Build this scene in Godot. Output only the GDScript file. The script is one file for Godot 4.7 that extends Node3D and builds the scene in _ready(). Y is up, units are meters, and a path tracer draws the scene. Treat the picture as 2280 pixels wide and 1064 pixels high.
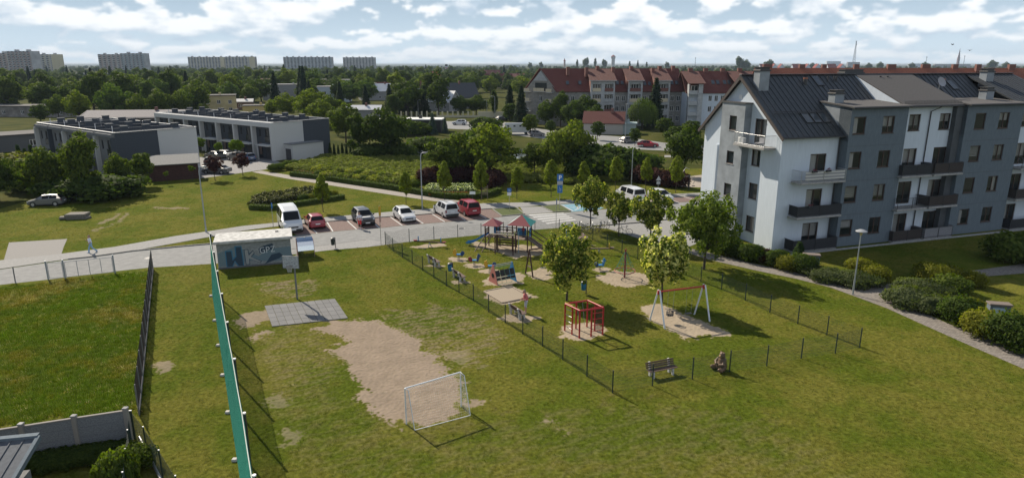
extends Node3D

const FOC := 1480.0
const HOR := 142.0
const EYE := 17.5
var pitch := atan((532.0 - HOR) / FOC)
var used := {}
var mats := {}
var texs := {}
var meshes := {}
var rng := RandomNumberGenerator.new()

class MB:
	var v := PackedVector3Array()
	var n := PackedVector3Array()
	var c := PackedColorArray()
	var uv := PackedVector2Array()
	var ix := PackedInt32Array()
	var col := Color.WHITE
	var tr := Transform3D.IDENTITY
	var use_c := false
	var use_uv := false

	func quad(a: Vector3, b: Vector3, d: Vector3, e: Vector3) -> MB:
		var k := v.size()
		var p := tr * a
		var q := tr * b
		var r := tr * d
		var s := tr * e
		var nn := (q - p).cross(r - p)
		if nn.length_squared() < 1e-14:
			nn = (r - p).cross(s - p)
		nn = nn.normalized()
		v.append_array([p, q, r, s])
		n.append_array([nn, nn, nn, nn])
		c.append_array([col, col, col, col])
		uv.append_array([Vector2(0, 1), Vector2(1, 1), Vector2(1, 0), Vector2(0, 0)])
		ix.append_array([k, k + 2, k + 1, k, k + 3, k + 2])
		return self

	func tri(a: Vector3, b: Vector3, d: Vector3) -> MB:
		var k := v.size()
		var p := tr * a
		var q := tr * b
		var r := tr * d
		var nn := (q - p).cross(r - p).normalized()
		v.append_array([p, q, r])
		n.append_array([nn, nn, nn])
		c.append_array([col, col, col])
		uv.append_array([Vector2(0, 1), Vector2(1, 1), Vector2(1, 0)])
		ix.append_array([k, k + 2, k + 1])
		return self

	func box(at: Vector3, s: Vector3, b := Basis.IDENTITY) -> MB:
		var h := s * 0.5
		var x := b.x * h.x
		var y := b.y * h.y
		var z := b.z * h.z
		quad(at - x - y + z, at + x - y + z, at + x + y + z, at - x + y + z)
		quad(at + x - y - z, at - x - y - z, at - x + y - z, at + x + y - z)
		quad(at + x - y + z, at + x - y - z, at + x + y - z, at + x + y + z)
		quad(at - x - y - z, at - x - y + z, at - x + y + z, at - x + y - z)
		quad(at - x + y + z, at + x + y + z, at + x + y - z, at - x + y - z)
		quad(at - x - y - z, at + x - y - z, at + x - y + z, at - x - y + z)
		return self

	func cbox(at: Vector3, s: Vector3, ch := 0.02, b := Basis.IDENTITY) -> MB:
		var h := s * 0.5
		var pts := []
		for ax in 3:
			for sg in [-1.0, 1.0]:
				var u := (ax + 1) % 3
				var w := (ax + 2) % 3
				var q := []
				for k in [[-1, -1], [1, -1], [1, 1], [-1, 1]]:
					var p := Vector3.ZERO
					p[ax] = sg * h[ax]
					p[u] = k[0] * (h[u] - ch)
					p[w] = k[1] * (h[w] - ch)
					q.append(at + b * p)
				if sg < 0:
					q.reverse()
				quad(q[0], q[1], q[2], q[3])
				pts.append(q)
		for ax in 3:
			var u := (ax + 1) % 3
			var w := (ax + 2) % 3
			for su in [-1.0, 1.0]:
				for sw in [-1.0, 1.0]:
					var q := []
					for k in [[-1, 0], [1, 0], [1, 1], [-1, 1]]:
						var p := Vector3.ZERO
						p[ax] = k[0] * (h[ax] - ch)
						p[u] = su * (h[u] - (ch if k[1] == 1 else 0.0))
						p[w] = sw * (h[w] - (0.0 if k[1] == 1 else ch))
						q.append(at + b * p)
					var nn: Vector3 = (q[1] - q[0]).cross(q[2] - q[0])
					var o := Vector3.ZERO
					o[u] = su
					o[w] = sw
					if nn.dot(b * o) < 0:
						q.reverse()
					quad(q[0], q[1], q[2], q[3])
		return self

	func tube(pts: Array, r, sides := 6, caps := true) -> MB:
		var rings := []
		var m := pts.size()
		var side := Vector3.ZERO
		for i in m:
			var d: Vector3 = (pts[mini(i + 1, m - 1)] - pts[maxi(i - 1, 0)]).normalized()
			if side == Vector3.ZERO:
				side = d.cross(Vector3.UP if absf(d.y) < 0.9 else Vector3.RIGHT).normalized()
			side = (side - d * side.dot(d)).normalized()
			var oth := d.cross(side)
			var rr: float = r[i] if r is Array else r
			var k := v.size()
			rings.append(k)
			for j in sides:
				var a := TAU * j / sides
				var o := side * cos(a) + oth * sin(a)
				v.append(tr * (pts[i] + o * rr))
				n.append((tr.basis * o).normalized())
				c.append(col)
				uv.append(Vector2(float(j) / sides, i))
		for i in m - 1:
			for j in sides:
				var a: int = rings[i] + j
				var b: int = rings[i] + (j + 1) % sides
				var e: int = rings[i + 1] + j
				var f: int = rings[i + 1] + (j + 1) % sides
				ix.append_array([a, e, b, b, e, f])
		if caps:
			for end in 2:
				var i := 0 if end == 0 else m - 1
				var k := v.size()
				var d: Vector3 = (pts[0] - pts[1]).normalized() if end == 0 else (pts[m - 1] - pts[m - 2]).normalized()
				d = (tr.basis * d).normalized()
				for j in sides:
					v.append(v[rings[i] + j])
					n.append(d)
					c.append(col)
					uv.append(Vector2.ZERO)
				for j in range(1, sides - 1):
					if end == 0:
						ix.append_array([k, k + j, k + j + 1])
					else:
						ix.append_array([k, k + j + 1, k + j])
		return self

	func rod(a: Vector3, b: Vector3, r: float, sides := 6) -> MB:
		return tube([a, b], r, sides)

	func lathe(prof: Array, sides := 12, at := Vector3.ZERO) -> MB:
		var k0 := v.size()
		var m := prof.size()
		for i in m:
			var t: Vector2 = prof[mini(i + 1, m - 1)] - prof[maxi(i - 1, 0)]
			var nn := Vector2(t.y, -t.x).normalized()
			for j in sides:
				var a := TAU * j / sides
				v.append(tr * (at + Vector3(cos(a) * prof[i].x, prof[i].y, sin(a) * prof[i].x)))
				n.append((tr.basis * Vector3(cos(a) * nn.x, nn.y, sin(a) * nn.x)).normalized())
				c.append(col)
				uv.append(Vector2(float(j) / sides, 0))
		for i in m - 1:
			for j in sides:
				var a := k0 + i * sides + j
				var b := k0 + i * sides + (j + 1) % sides
				ix.append_array([a, b, a + sides, b, b + sides, a + sides])
		return self

	func ball(at: Vector3, r: Vector3, seg := 8) -> MB:
		var k0 := v.size()
		var rows := maxi(4, seg / 2 + 1)
		for i in rows + 1:
			var t := PI * i / rows
			for j in seg:
				var a := TAU * j / seg
				var o := Vector3(sin(t) * cos(a), cos(t), sin(t) * sin(a))
				v.append(tr * (at + o * r))
				n.append((tr.basis * (o / r)).normalized())
				c.append(col)
				uv.append(Vector2.ZERO)
		for i in rows:
			for j in seg:
				var a := k0 + i * seg + j
				var b := k0 + i * seg + (j + 1) % seg
				ix.append_array([a, a + seg, b, b, a + seg, b + seg])
		return self

	func area(p: PackedVector2Array) -> float:
		var s := 0.0
		for i in p.size():
			s += p[i].cross(p[(i + 1) % p.size()])
		return s

	func poly(pts: PackedVector2Array, y: float, thick := 0.0) -> MB:
		var p := pts
		if area(p) < 0:
			p = p.duplicate()
			p.reverse()
		var t := Geometry2D.triangulate_polygon(p)
		var k := v.size()
		for q in p:
			v.append(tr * Vector3(q.x, y, q.y))
			n.append((tr.basis * Vector3.UP).normalized())
			c.append(col)
			uv.append(q)
		for i in range(0, t.size(), 3):
			var a := p[t[i]]
			var b := p[t[i + 1]]
			var d := p[t[i + 2]]
			if (b - a).cross(d - a) > 0:
				ix.append_array([k + t[i], k + t[i + 1], k + t[i + 2]])
			else:
				ix.append_array([k + t[i], k + t[i + 2], k + t[i + 1]])
		if thick > 0:
			for i in p.size():
				var a := p[i]
				var b := p[(i + 1) % p.size()]
				quad(Vector3(b.x, y - thick, b.y), Vector3(a.x, y - thick, a.y), Vector3(a.x, y, a.y), Vector3(b.x, y, b.y))
		return self

	func prism(pts: Array, depth: float) -> MB:
		var p := PackedVector2Array(pts)
		if area(p) < 0:
			p.reverse()
		var t := Geometry2D.triangulate_polygon(p)
		for i in range(0, t.size(), 3):
			var a := p[t[i]]
			var b := p[t[i + 1]]
			var d := p[t[i + 2]]
			if (b - a).cross(d - a) < 0:
				var e := b
				b = d
				d = e
			tri(Vector3(a.x, a.y, depth / 2), Vector3(b.x, b.y, depth / 2), Vector3(d.x, d.y, depth / 2))
			tri(Vector3(a.x, a.y, -depth / 2), Vector3(d.x, d.y, -depth / 2), Vector3(b.x, b.y, -depth / 2))
		for i in p.size():
			var a := p[i]
			var b := p[(i + 1) % p.size()]
			quad(Vector3(a.x, a.y, depth / 2), Vector3(a.x, a.y, -depth / 2), Vector3(b.x, b.y, -depth / 2), Vector3(b.x, b.y, depth / 2))
		return self

	func done() -> ArrayMesh:
		var a := []
		a.resize(Mesh.ARRAY_MAX)
		a[Mesh.ARRAY_VERTEX] = v
		a[Mesh.ARRAY_NORMAL] = n
		if use_c:
			a[Mesh.ARRAY_COLOR] = c
		if use_uv:
			a[Mesh.ARRAY_TEX_UV] = uv
		a[Mesh.ARRAY_INDEX] = ix
		var m := ArrayMesh.new()
		if v.size():
			m.add_surface_from_arrays(Mesh.PRIMITIVE_TRIANGLES, a)
		return m

func G(x: float, y: float, h := 0.0) -> Vector3:
	var dx := (x - 1140.0) / FOC
	var dy := (532.0 - y) / FOC
	var d := Vector3(dx, dy * cos(pitch) - sin(pitch), -dy * sin(pitch) - cos(pitch))
	var t := (h - EYE) / d.y
	return Vector3(d.x * t, h, d.z * t)

func at_depth(x: float, y: float, dist: float) -> Vector3:
	var dx := (x - 1140.0) / FOC
	var dy := (532.0 - y) / FOC
	var d := Vector3(dx, dy * cos(pitch) - sin(pitch), -dy * sin(pitch) - cos(pitch))
	return Vector3(0, EYE, 0) + d * (dist / -d.z)

func xz(p: Vector3) -> Vector2:
	return Vector2(p.x, p.z)

func px_poly(a: Array, h := 0.0) -> PackedVector2Array:
	var r := PackedVector2Array()
	for p in a:
		r.append(xz(G(p[0], p[1], h)))
	return r

func lin(r: float, g: float, b: float, a := 1.0) -> Color:
	var k := Color(r, g, b, a).linear_to_srgb()
	k.a = a
	return k

func numbered(called: String) -> String:
	if not used.has(called):
		used[called] = 0
		return called
	used[called] += 1
	return "%s_%03d" % [called, used[called]]

func tag(o: Node3D, label: String, category: String, group := "", kind := "") -> Node3D:
	o.set_meta("label", label)
	if category != "":
		o.set_meta("category", category)
	if group != "":
		o.set_meta("group", group)
	if kind != "":
		o.set_meta("kind", kind)
	return o

func thing(called: String, label: String, category: String, at := Vector3.ZERO, turn := 0.0, group := "") -> Node3D:
	var o := Node3D.new()
	o.name = numbered(called)
	add_child(o)
	o.position = at
	o.rotation.y = turn
	tag(o, label, category, group)
	return o

func part(parent: Node3D, called: String, m: Mesh, mat: Material, at := Vector3.ZERO, b := Basis.IDENTITY) -> MeshInstance3D:
	var o := MeshInstance3D.new()
	o.name = called
	o.mesh = m
	o.material_override = mat
	o.transform = Transform3D(b, at)
	parent.add_child(o, true)
	return o

func single(called: String, m: Mesh, mat: Material, label: String, category: String, at := Vector3.ZERO, turn := 0.0, group := "", kind := "") -> MeshInstance3D:
	var o := MeshInstance3D.new()
	o.name = numbered(called)
	o.mesh = m
	o.material_override = mat
	add_child(o)
	o.position = at
	o.rotation.y = turn
	tag(o, label, category, group, kind)
	return o

func struct(called: String, m: Mesh, mat: Material, label := "", category := "") -> MeshInstance3D:
	return single(called, m, mat, label, category, Vector3.ZERO, 0.0, "", "structure")

func copy(o: Node3D, at: Vector3, turn := 0.0, label := "", size := 1.0) -> Node3D:
	var c := o.duplicate() as Node3D
	var plain := String(o.name)
	if plain.length() > 4 and plain[plain.length() - 4] == "_" and plain.right(3).is_valid_int():
		plain = plain.left(plain.length() - 4)
	c.name = numbered(plain)
	add_child(c)
	c.position = at
	c.rotation.y = turn
	c.scale = Vector3.ONE * size
	if label != "":
		c.set_meta("label", label)
	return c

func noise_tex(key: String, freq: float, lo: Color, hi: Color, size := 256, octaves := 4, mid := -1.0, type := FastNoiseLite.TYPE_SIMPLEX_SMOOTH) -> NoiseTexture2D:
	if texs.has(key):
		return texs[key]
	var f := FastNoiseLite.new()
	f.seed = key.hash() % 1000
	f.noise_type = type
	f.frequency = freq
	f.fractal_octaves = octaves
	var t := NoiseTexture2D.new()
	t.width = size
	t.height = size
	t.seamless = true
	t.noise = f
	var g := Gradient.new()
	g.set_color(0, lo)
	g.set_color(1, hi)
	if mid >= 0:
		g.add_point(mid, lo.lerp(hi, 0.5))
	t.color_ramp = g
	texs[key] = t
	return t

func mat(key: String, r: float, g: float, b: float, rough := 0.9, opt := {}) -> StandardMaterial3D:
	if mats.has(key):
		return mats[key]
	var m := StandardMaterial3D.new()
	m.resource_name = key
	m.albedo_color = lin(r, g, b, opt.get("a", 1.0))
	m.roughness = rough
	m.metallic = opt.get("metal", 0.0)
	m.metallic_specular = opt.get("spec", 0.5)
	if opt.has("a"):
		m.transparency = BaseMaterial3D.TRANSPARENCY_ALPHA
	if opt.get("vc", false):
		m.vertex_color_use_as_albedo = true
	if opt.has("tex"):
		m.albedo_texture = opt.tex
		m.uv1_triplanar = true
		m.uv1_world_triplanar = opt.get("world", true)
		var s: float = opt.get("scale", 1.0)
		m.uv1_scale = Vector3(s, s * opt.get("tall", 1.0), s)
	if opt.has("bump"):
		m.heightmap_enabled = true
		m.heightmap_texture = opt.bump
		m.heightmap_scale = opt.get("bump_cm", 1.0)
		if not opt.has("tex"):
			m.uv1_triplanar = true
			m.uv1_world_triplanar = opt.get("world", true)
			var s: float = opt.get("scale", 1.0)
			m.uv1_scale = Vector3(s, s, s)
	if opt.has("coat"):
		m.clearcoat_enabled = true
		m.clearcoat = opt.coat
		m.clearcoat_roughness = 0.08
	if opt.has("back"):
		m.backlight_enabled = true
		m.backlight = opt.back
	mats[key] = m
	return m

func wear(key: String, lo := 0.8, hi := 1.0, freq := 0.012, oct := 5) -> NoiseTexture2D:
	return noise_tex("wear_" + key, freq, Color(lo, lo, lo), Color(hi, hi, hi), 256, oct)

func box_mesh(s: Vector3, ch := 0.0) -> ArrayMesh:
	var key := "box %s %s" % [s, ch]
	if not meshes.has(key):
		meshes[key] = (MB.new().cbox(Vector3.ZERO, s, ch) if ch > 0 else MB.new().box(Vector3.ZERO, s)).done()
	return meshes[key]

func cyl_mesh(r: float, h: float, sides := 8) -> ArrayMesh:
	var key := "cyl %s %s %s" % [r, h, sides]
	if not meshes.has(key):
		meshes[key] = MB.new().rod(Vector3.ZERO, Vector3(0, h, 0), r, sides).done()
	return meshes[key]

const SUN_AZ := 39.5
const SUN_EL := 37.0

func set_view() -> void:
	var cam := Camera3D.new()
	cam.name = "camera"
	cam.fov = rad_to_deg(2.0 * atan(532.0 / FOC))
	cam.position = Vector3(0, EYE, 0)
	cam.rotation.x = -pitch
	cam.near = 0.1
	cam.far = 9000.0
	add_child(cam)
	cam.current = true
	var e := Environment.new()
	e.background_mode = Environment.BG_SKY
	e.tonemap_mode = Environment.TONE_MAPPER_LINEAR
	e.tonemap_exposure = 1.42
	e.sdfgi_enabled = true
	e.ssao_enabled = true
	e.ssil_enabled = true
	var s := Sky.new()
	var p := PanoramaSkyMaterial.new()
	p.panorama = ImageTexture.create_from_image(sky_image())
	s.sky_material = p
	e.sky = s
	e.background_energy_multiplier = 0.84
	e.fog_enabled = true
	e.fog_density = 0.00008
	e.fog_light_color = Color(0.78, 0.86, 0.95)
	var w := WorldEnvironment.new()
	w.name = "air"
	w.environment = e
	add_child(w)
	var sun := DirectionalLight3D.new()
	sun.name = "sun"
	sun.light_energy = 1.6
	sun.light_color = Color(1.0, 0.955, 0.88)
	sun.light_angular_distance = 0.53
	sun.shadow_enabled = true
	add_child(sun)
	sun.rotation = Vector3(-deg_to_rad(SUN_EL), deg_to_rad(180.0 + SUN_AZ), 0)

var cloud_noise: FastNoiseLite

func cloud_at(az: float, v: float) -> float:
	var p := Vector3(cos(az) * 150.0, sin(az) * 150.0, v * 36.0)
	return cloud_noise.get_noise_3dv(p) * 0.8 + cloud_noise.get_noise_3dv(p * 0.27 + Vector3(31, 7, 3)) * 0.45

func sky_color(az: float, el: float) -> Color:
	var up := clampf(sin(el), 0.0, 1.0)
	var t := pow(1.0 - up, 5.0)
	var c := Color(0.034, 0.082, 0.185).lerp(Color(0.54, 0.69, 0.80), t)
	c = c.lerp(Color(0.74, 0.83, 0.885), pow(1.0 - up, 26.0) * 0.6)
	var sdir := cos(el) * cos(deg_to_rad(SUN_EL)) * cos(az + deg_to_rad(SUN_AZ)) + up * sin(deg_to_rad(SUN_EL))
	var glow := exp(-acos(clampf(sdir, -1.0, 1.0)) / 0.42)
	c += Color(0.9, 0.93, 0.95) * glow * 0.75
	var v := log(rad_to_deg(el) + 1.6)
	var n := cloud_at(az, v)
	var cover := smoothstep(-0.10, 0.05, n + 0.03)
	var lit := clampf(0.60 + 2.0 * (n - cloud_at(az, v + 0.22)) - 0.5 * maxf(n - 0.15, 0.0), 0.0, 1.0)
	var cl := Color(0.47, 0.58, 0.69).lerp(Color(0.95, 0.96, 0.965), lit)
	cl += Color(0.75, 0.76, 0.76) * glow * 0.6
	c = c.lerp(cl, cover * lerpf(0.92, 0.22, smoothstep(0.05, 0.45, up)))
	c = c.lerp(Color(0.72, 0.80, 0.85) + Color(0.5, 0.5, 0.5) * glow, pow(1.0 - up, 60.0) * 0.4)
	c.a = 1.0
	return c

func sky_image() -> Image:
	cloud_noise = FastNoiseLite.new()
	cloud_noise.seed = 11
	cloud_noise.noise_type = FastNoiseLite.TYPE_SIMPLEX_SMOOTH
	cloud_noise.frequency = 0.075
	cloud_noise.fractal_octaves = 6
	cloud_noise.fractal_gain = 0.58
	var wl := 768
	var hl := 192
	var lo := Image.create(wl, hl, false, Image.FORMAT_RGBF)
	for y in hl:
		var el := (0.5 - (y + 0.5) / hl * 0.5) * PI
		for x in wl:
			lo.set_pixel(x, y, sky_color(((x + 0.5) / wl - 0.5) * TAU, el))
	var w := 3072
	var h := 1536
	lo.resize(w, h / 2, Image.INTERPOLATE_CUBIC)
	var im := Image.create(w, h, false, Image.FORMAT_RGBF)
	im.fill(Color(0.16, 0.17, 0.12))
	im.blit_rect(lo, Rect2i(0, 0, w, h / 2), Vector2i.ZERO)
	var rows := int(9.0 / 180.0 * h)
	for k in rows:
		var y := h / 2 - 1 - k
		var el := (0.5 - (y + 0.5) / h) * PI
		for x in w:
			im.set_pixel(x, y, sky_color(((x + 0.5) / w - 0.5) * TAU, el))
	return im

const MX := -64.0
const MZ := -114.0
const MW := 128.0
const MD := 104.0
const MS := 10.0
var map_w := int(MW * MS)
var map_h := int(MD * MS)
var soil := PackedByteArray()
var sandy := PackedByteArray()
var bare := PackedByteArray()
var wild := PackedByteArray()
var nn1 := PackedByteArray()
var nn2 := PackedByteArray()
var nn3 := PackedByteArray()
var lawn_rgb := PackedByteArray()

func noise_bytes(sd: int, freq: float, oct: int) -> PackedByteArray:
	var f := FastNoiseLite.new()
	f.seed = sd
	f.noise_type = FastNoiseLite.TYPE_SIMPLEX_SMOOTH
	f.frequency = freq
	f.fractal_octaves = oct
	var im := f.get_image(map_w, map_h)
	im.convert(Image.FORMAT_L8)
	return im.get_data()

func stamp(p: PackedVector2Array, into: PackedByteArray, amount := 255, jitter := 1.2) -> void:
	var lo := Vector2(1e9, 1e9)
	var hi := Vector2(-1e9, -1e9)
	for q in p:
		lo = lo.min(q)
		hi = hi.max(q)
	lo -= Vector2.ONE * jitter
	hi += Vector2.ONE * jitter
	for y in range(clampi(int((lo.y - MZ) * MS), 0, map_h - 1), clampi(int((hi.y - MZ) * MS) + 1, 0, map_h)):
		for x in range(clampi(int((lo.x - MX) * MS), 0, map_w - 1), clampi(int((hi.x - MX) * MS) + 1, 0, map_w)):
			var k := y * map_w + x
			var j := (nn2[k] - 128) / 128.0 * jitter
			var j2 := (nn3[k] - 128) / 128.0 * jitter * 0.4
			if Geometry2D.is_point_in_polygon(Vector2(MX + x / MS + j + j2, MZ + y / MS + j - j2), p):
				into[k] = maxi(into[k], amount)

func ring(c: Vector2, rx: float, rz: float, turn := 0.0) -> PackedVector2Array:
	var p := PackedVector2Array()
	for i in 14:
		var a := TAU * i / 14
		p.append(c + Vector2(cos(a) * rx, sin(a) * rz).rotated(turn))
	return p

func zoomed(a: Array, ox: float, oy: float, s: float) -> PackedVector2Array:
	var r := PackedVector2Array()
	for i in range(0, a.size(), 2):
		r.append(xz(G(ox + a[i] / s, oy + a[i + 1] / s)))
	return r

func fleck(x: float, y: float, rx: float, rz: float, amount := 230, jitter := 0.8, is_sand := false) -> void:
	var p := ring(xz(G(x, y)), rx, rz)
	stamp(p, soil, amount, jitter)
	if is_sand:
		stamp(p, sandy, 255, jitter)

func sand_poly(p: PackedVector2Array, jitter := 0.6) -> void:
	stamp(p, soil, 255, jitter)
	stamp(p, sandy, 255, jitter)

func make_lawn() -> void:
	nn1 = noise_bytes(3, 0.011, 3)
	nn2 = noise_bytes(5, 0.06, 3)
	nn3 = noise_bytes(8, 0.42, 2)
	for a in [soil, sandy, bare, wild]:
		a.resize(map_w * map_h)
	stamp(zoomed([262, 297, 460, 262, 640, 252, 700, 290, 800, 330, 895, 375, 845, 410, 955, 430, 935, 470, 990, 490, 1000, 525, 1062, 545, 1066, 640, 1068, 725, 960, 770, 870, 800, 800, 770, 722, 800, 680, 770, 620, 740, 600, 700, 545, 665, 600, 625, 540, 590, 490, 530, 480, 470, 390, 420, 440, 385, 500, 372, 430, 335, 330, 312], 560, 600, 2.293), soil, 255, 0.85)
	stamp(zoomed([660, 215, 900, 200, 1080, 190, 1250, 260, 1300, 330, 1280, 440, 1150, 520, 1000, 470, 900, 380, 760, 310], 560, 600, 2.293), bare, 150, 1.6)
	stamp(zoomed([60, 300, 330, 290, 420, 420, 450, 560, 300, 640, 120, 560, 80, 420], 560, 600, 2.293), bare, 90, 1.6)
	stamp(px_poly([[560, 760], [900, 960], [1500, 900], [1800, 960], [1900, 1064], [700, 1064]]), bare, 45, 2.0)
	stamp(zoomed([40, 70, 340, 55, 350, 110, 200, 150, 60, 120], 560, 600, 2.293), bare, 205, 0.9)
	fleck(562, 707, 1.4, 1.6)
	fleck(580, 745, 0.35, 1.3)
	fleck(610, 890, 0.6, 0.7, 110)
	fleck(640, 975, 0.4, 0.9, 110)
	fleck(1020, 790, 0.8, 1.0, 100)
	fleck(1055, 895, 0.9, 0.4, 220)
	fleck(363, 815, 0.45, 0.6, 190)
	fleck(1220, 940, 0.3, 0.25, 170)
	fleck(1266, 967, 0.3, 0.2, 170)
	fleck(380, 463, 2.2, 0.7, 160)
	stamp(px_poly([[215, 497], [250, 482], [262, 474], [267, 476], [252, 488], [218, 500]]), soil, 150, 0.5)
	stamp(px_poly([[200, 512], [255, 497], [280, 473], [285, 475], [268, 493], [205, 516]]), soil, 150, 0.5)
	sand_poly(zoomed([1065, 590, 1230, 520, 1300, 520, 1700, 690, 2128, 855, 2010, 905, 1850, 900, 1640, 960, 1340, 805, 1150, 700], 1230, 580, 5.32))
	sand_poly(zoomed([80, 800, 180, 770, 420, 720, 600, 770, 655, 830, 600, 900, 470, 905, 300, 945, 60, 930, 110, 870], 1230, 580, 5.32))
	sand_poly(ring(xz(G(1392, 620)), 2.3, 2.2), 0.5)
	sand_poly(px_poly([[912, 551], [935, 545], [990, 541], [992, 547], [940, 553]]), 0.3)
	sand_poly(ring(xz(G(1021, 578)), 0.95, 0.85), 0.4)
	sand_poly(ring(xz(G(1056, 591)), 1.0, 0.85), 0.4)
	sand_poly(ring(xz(G(1091, 604)), 0.95, 0.8), 0.4)
	sand_poly(ring(xz(G(1340, 600)), 0.8, 0.8), 0.4)
	sand_poly(px_poly([[1057, 553], [1075, 552], [1105, 560], [1142, 575], [1190, 570], [1235, 556], [1260, 550], [1215, 548], [1150, 545], [1080, 540], [1048, 536], [1050, 542]]), 0.5)
	sand_poly(px_poly([[1168, 612], [1180, 600], [1210, 597], [1235, 606], [1225, 622], [1190, 622]]), 0.5)
	sand_poly(px_poly([[1068, 634], [1082, 618], [1110, 612], [1160, 606], [1164, 630], [1125, 636]]), 0.5)
	sand_poly(px_poly([[1072, 660], [1100, 643], [1150, 640], [1170, 650], [1195, 660], [1160, 672], [1110, 676]]), 0.5)
	sand_poly(ring(xz(G(1155, 708)), 1.6, 0.7), 0.4)
	for q in [[968, 592], [1022, 628], [1300, 545]]:
		sand_poly(ring(xz(G(q[0], q[1])), 0.9, 0.4), 0.4)
	stamp(px_poly([[-200, 660], [0, 640], [338, 602], [310, 925], [285, 912], [0, 950], [-400, 1000]]), wild, 255, 0.5)
	lawn_rgb.resize(map_w * map_h * 3)
	var fence_b := xz(G(1364, 875))
	for y in map_h:
		var z := MZ + y / MS
		for x in map_w:
			var k := y * map_w + x
			var a := nn1[k] / 255.0
			var b := nn2[k] / 255.0
			var f := nn3[k] / 255.0
			var wx := MX + x / MS
			var dry := clampf((a - 0.5) * 1.7 + (b - 0.5) * 1.2 + 0.5, 0.0, 1.0)
			var r := lerpf(0.076, 0.126, dry)
			var g := lerpf(0.098, 0.122, dry)
			var bl := lerpf(0.011, 0.023, dry)
			if wild[k]:
				r = lerpf(0.072, 0.140, clampf((b - 0.4) * 1.4 + (a - 0.5) * 1.6, 0, 1))
				g = lerpf(0.094, 0.120, b)
				bl = lerpf(0.006, 0.022, a)
			elif bare[k]:
				var rows := 0.5 + 0.5 * sin((wx * 0.5 + z * 0.86) * 10.0 + b * 9.0)
				var m := bare[k] / 255.0 * smoothstep(0.42, 0.75, b * 0.45 + f * 0.35 + rows * 0.3)
				r = lerpf(r, 0.20, m)
				g = lerpf(g, 0.158, m)
				bl = lerpf(bl, 0.108, m)
			var q := 0.52 + 0.90 * f
			r *= q
			g *= q
			bl *= q
			if soil[k]:
				var s := soil[k] / 255.0 * (0.82 + 0.3 * f)
				s = clampf(s, 0, 1)
				var t := 0.80 + 0.24 * b + 0.14 * (f - 0.5)
				var sr := 0.268 * t
				var sg := 0.212 * t
				var sb := 0.162 * t
				if sandy[k]:
					sr = 0.345 * t
					sg = 0.283 * t
					sb = 0.212 * t
				r = lerpf(r, sr, s)
				g = lerpf(g, sg, s)
				bl = lerpf(bl, sb, s)
			var o := Color(r, g, bl).linear_to_srgb()
			lawn_rgb[k * 3] = int(o.r * 255.0)
			lawn_rgb[k * 3 + 1] = int(o.g * 255.0)
			lawn_rgb[k * 3 + 2] = int(o.b * 255.0)
	var im := Image.create_from_data(map_w, map_h, false, Image.FORMAT_RGB8, lawn_rgb)
	var m := StandardMaterial3D.new()
	m.resource_name = "lawn"
	m.albedo_texture = ImageTexture.create_from_image(im)
	m.texture_repeat = false
	m.roughness = 1.0
	m.metallic_specular = 0.1
	var bumps := PackedByteArray()
	bumps.resize(map_w * map_h)
	for k in bumps.size():
		bumps[k] = (nn3[k] * 3 + nn2[k]) >> 2
	m.heightmap_enabled = true
	m.heightmap_texture = ImageTexture.create_from_image(Image.create_from_data(map_w, map_h, false, Image.FORMAT_L8, bumps))
	m.heightmap_scale = 9.0
	var mb := MB.new()
	mb.use_uv = true
	mb.quad(Vector3(MX, 0, MZ + MD), Vector3(MX + MW, 0, MZ + MD), Vector3(MX + MW, 0, MZ), Vector3(MX, 0, MZ))
	struct("lawn", mb.done(), m, "mown lawn with worn bare earth and playground sand", "lawn")
	var far := mat("far_ground", 0.075, 0.085, 0.026, 1.0, {"tex": noise_tex("farg", 0.02, Color(0.62, 0.7, 0.6), Color(1.1, 1.0, 1.0), 512, 5), "scale": 0.012, "spec": 0.1})
	var fg := MB.new()
	fg.quad(Vector3(-5000, -0.006, 60), Vector3(5000, -0.006, 60), Vector3(5000, -0.006, -7000), Vector3(-5000, -0.006, -7000))
	struct("ground", fg.done(), far, "flat green land reaching to the horizon", "ground")

func map_index(p: Vector2) -> int:
	var x := int((p.x - MX) * MS)
	var y := int((p.y - MZ) * MS)
	if x < 0 or y < 0 or x >= map_w or y >= map_h:
		return -1
	return y * map_w + x

var paved: Array[PackedVector2Array] = []

func is_paved(p: Vector2) -> bool:
	for q in paved:
		if Geometry2D.is_point_in_polygon(p, q):
			return true
	return false

func tuft_mesh(h: float, r: float, blades: int, sd: int) -> ArrayMesh:
	var g := RandomNumberGenerator.new()
	g.seed = sd
	var mb := MB.new()
	for i in blades:
		var a := g.randf() * TAU
		var o := Vector3(cos(a), 0, sin(a)) * r * sqrt(g.randf())
		var lean := Vector3(g.randf_range(-1, 1), 0, g.randf_range(-1, 1)) * h * 0.55
		var w := Vector3(cos(a + 1.3), 0, sin(a + 1.3)) * h * 0.10
		var top := o + Vector3(0, h * g.randf_range(0.55, 1.0), 0) + lean
		mb.tri(o - w - Vector3(0, 0.01, 0), o + w - Vector3(0, 0.01, 0), top)
	for i in mb.n.size():
		mb.n[i] = (mb.n[i] * 0.35 + Vector3.UP).normalized()
	return mb.done()

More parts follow.
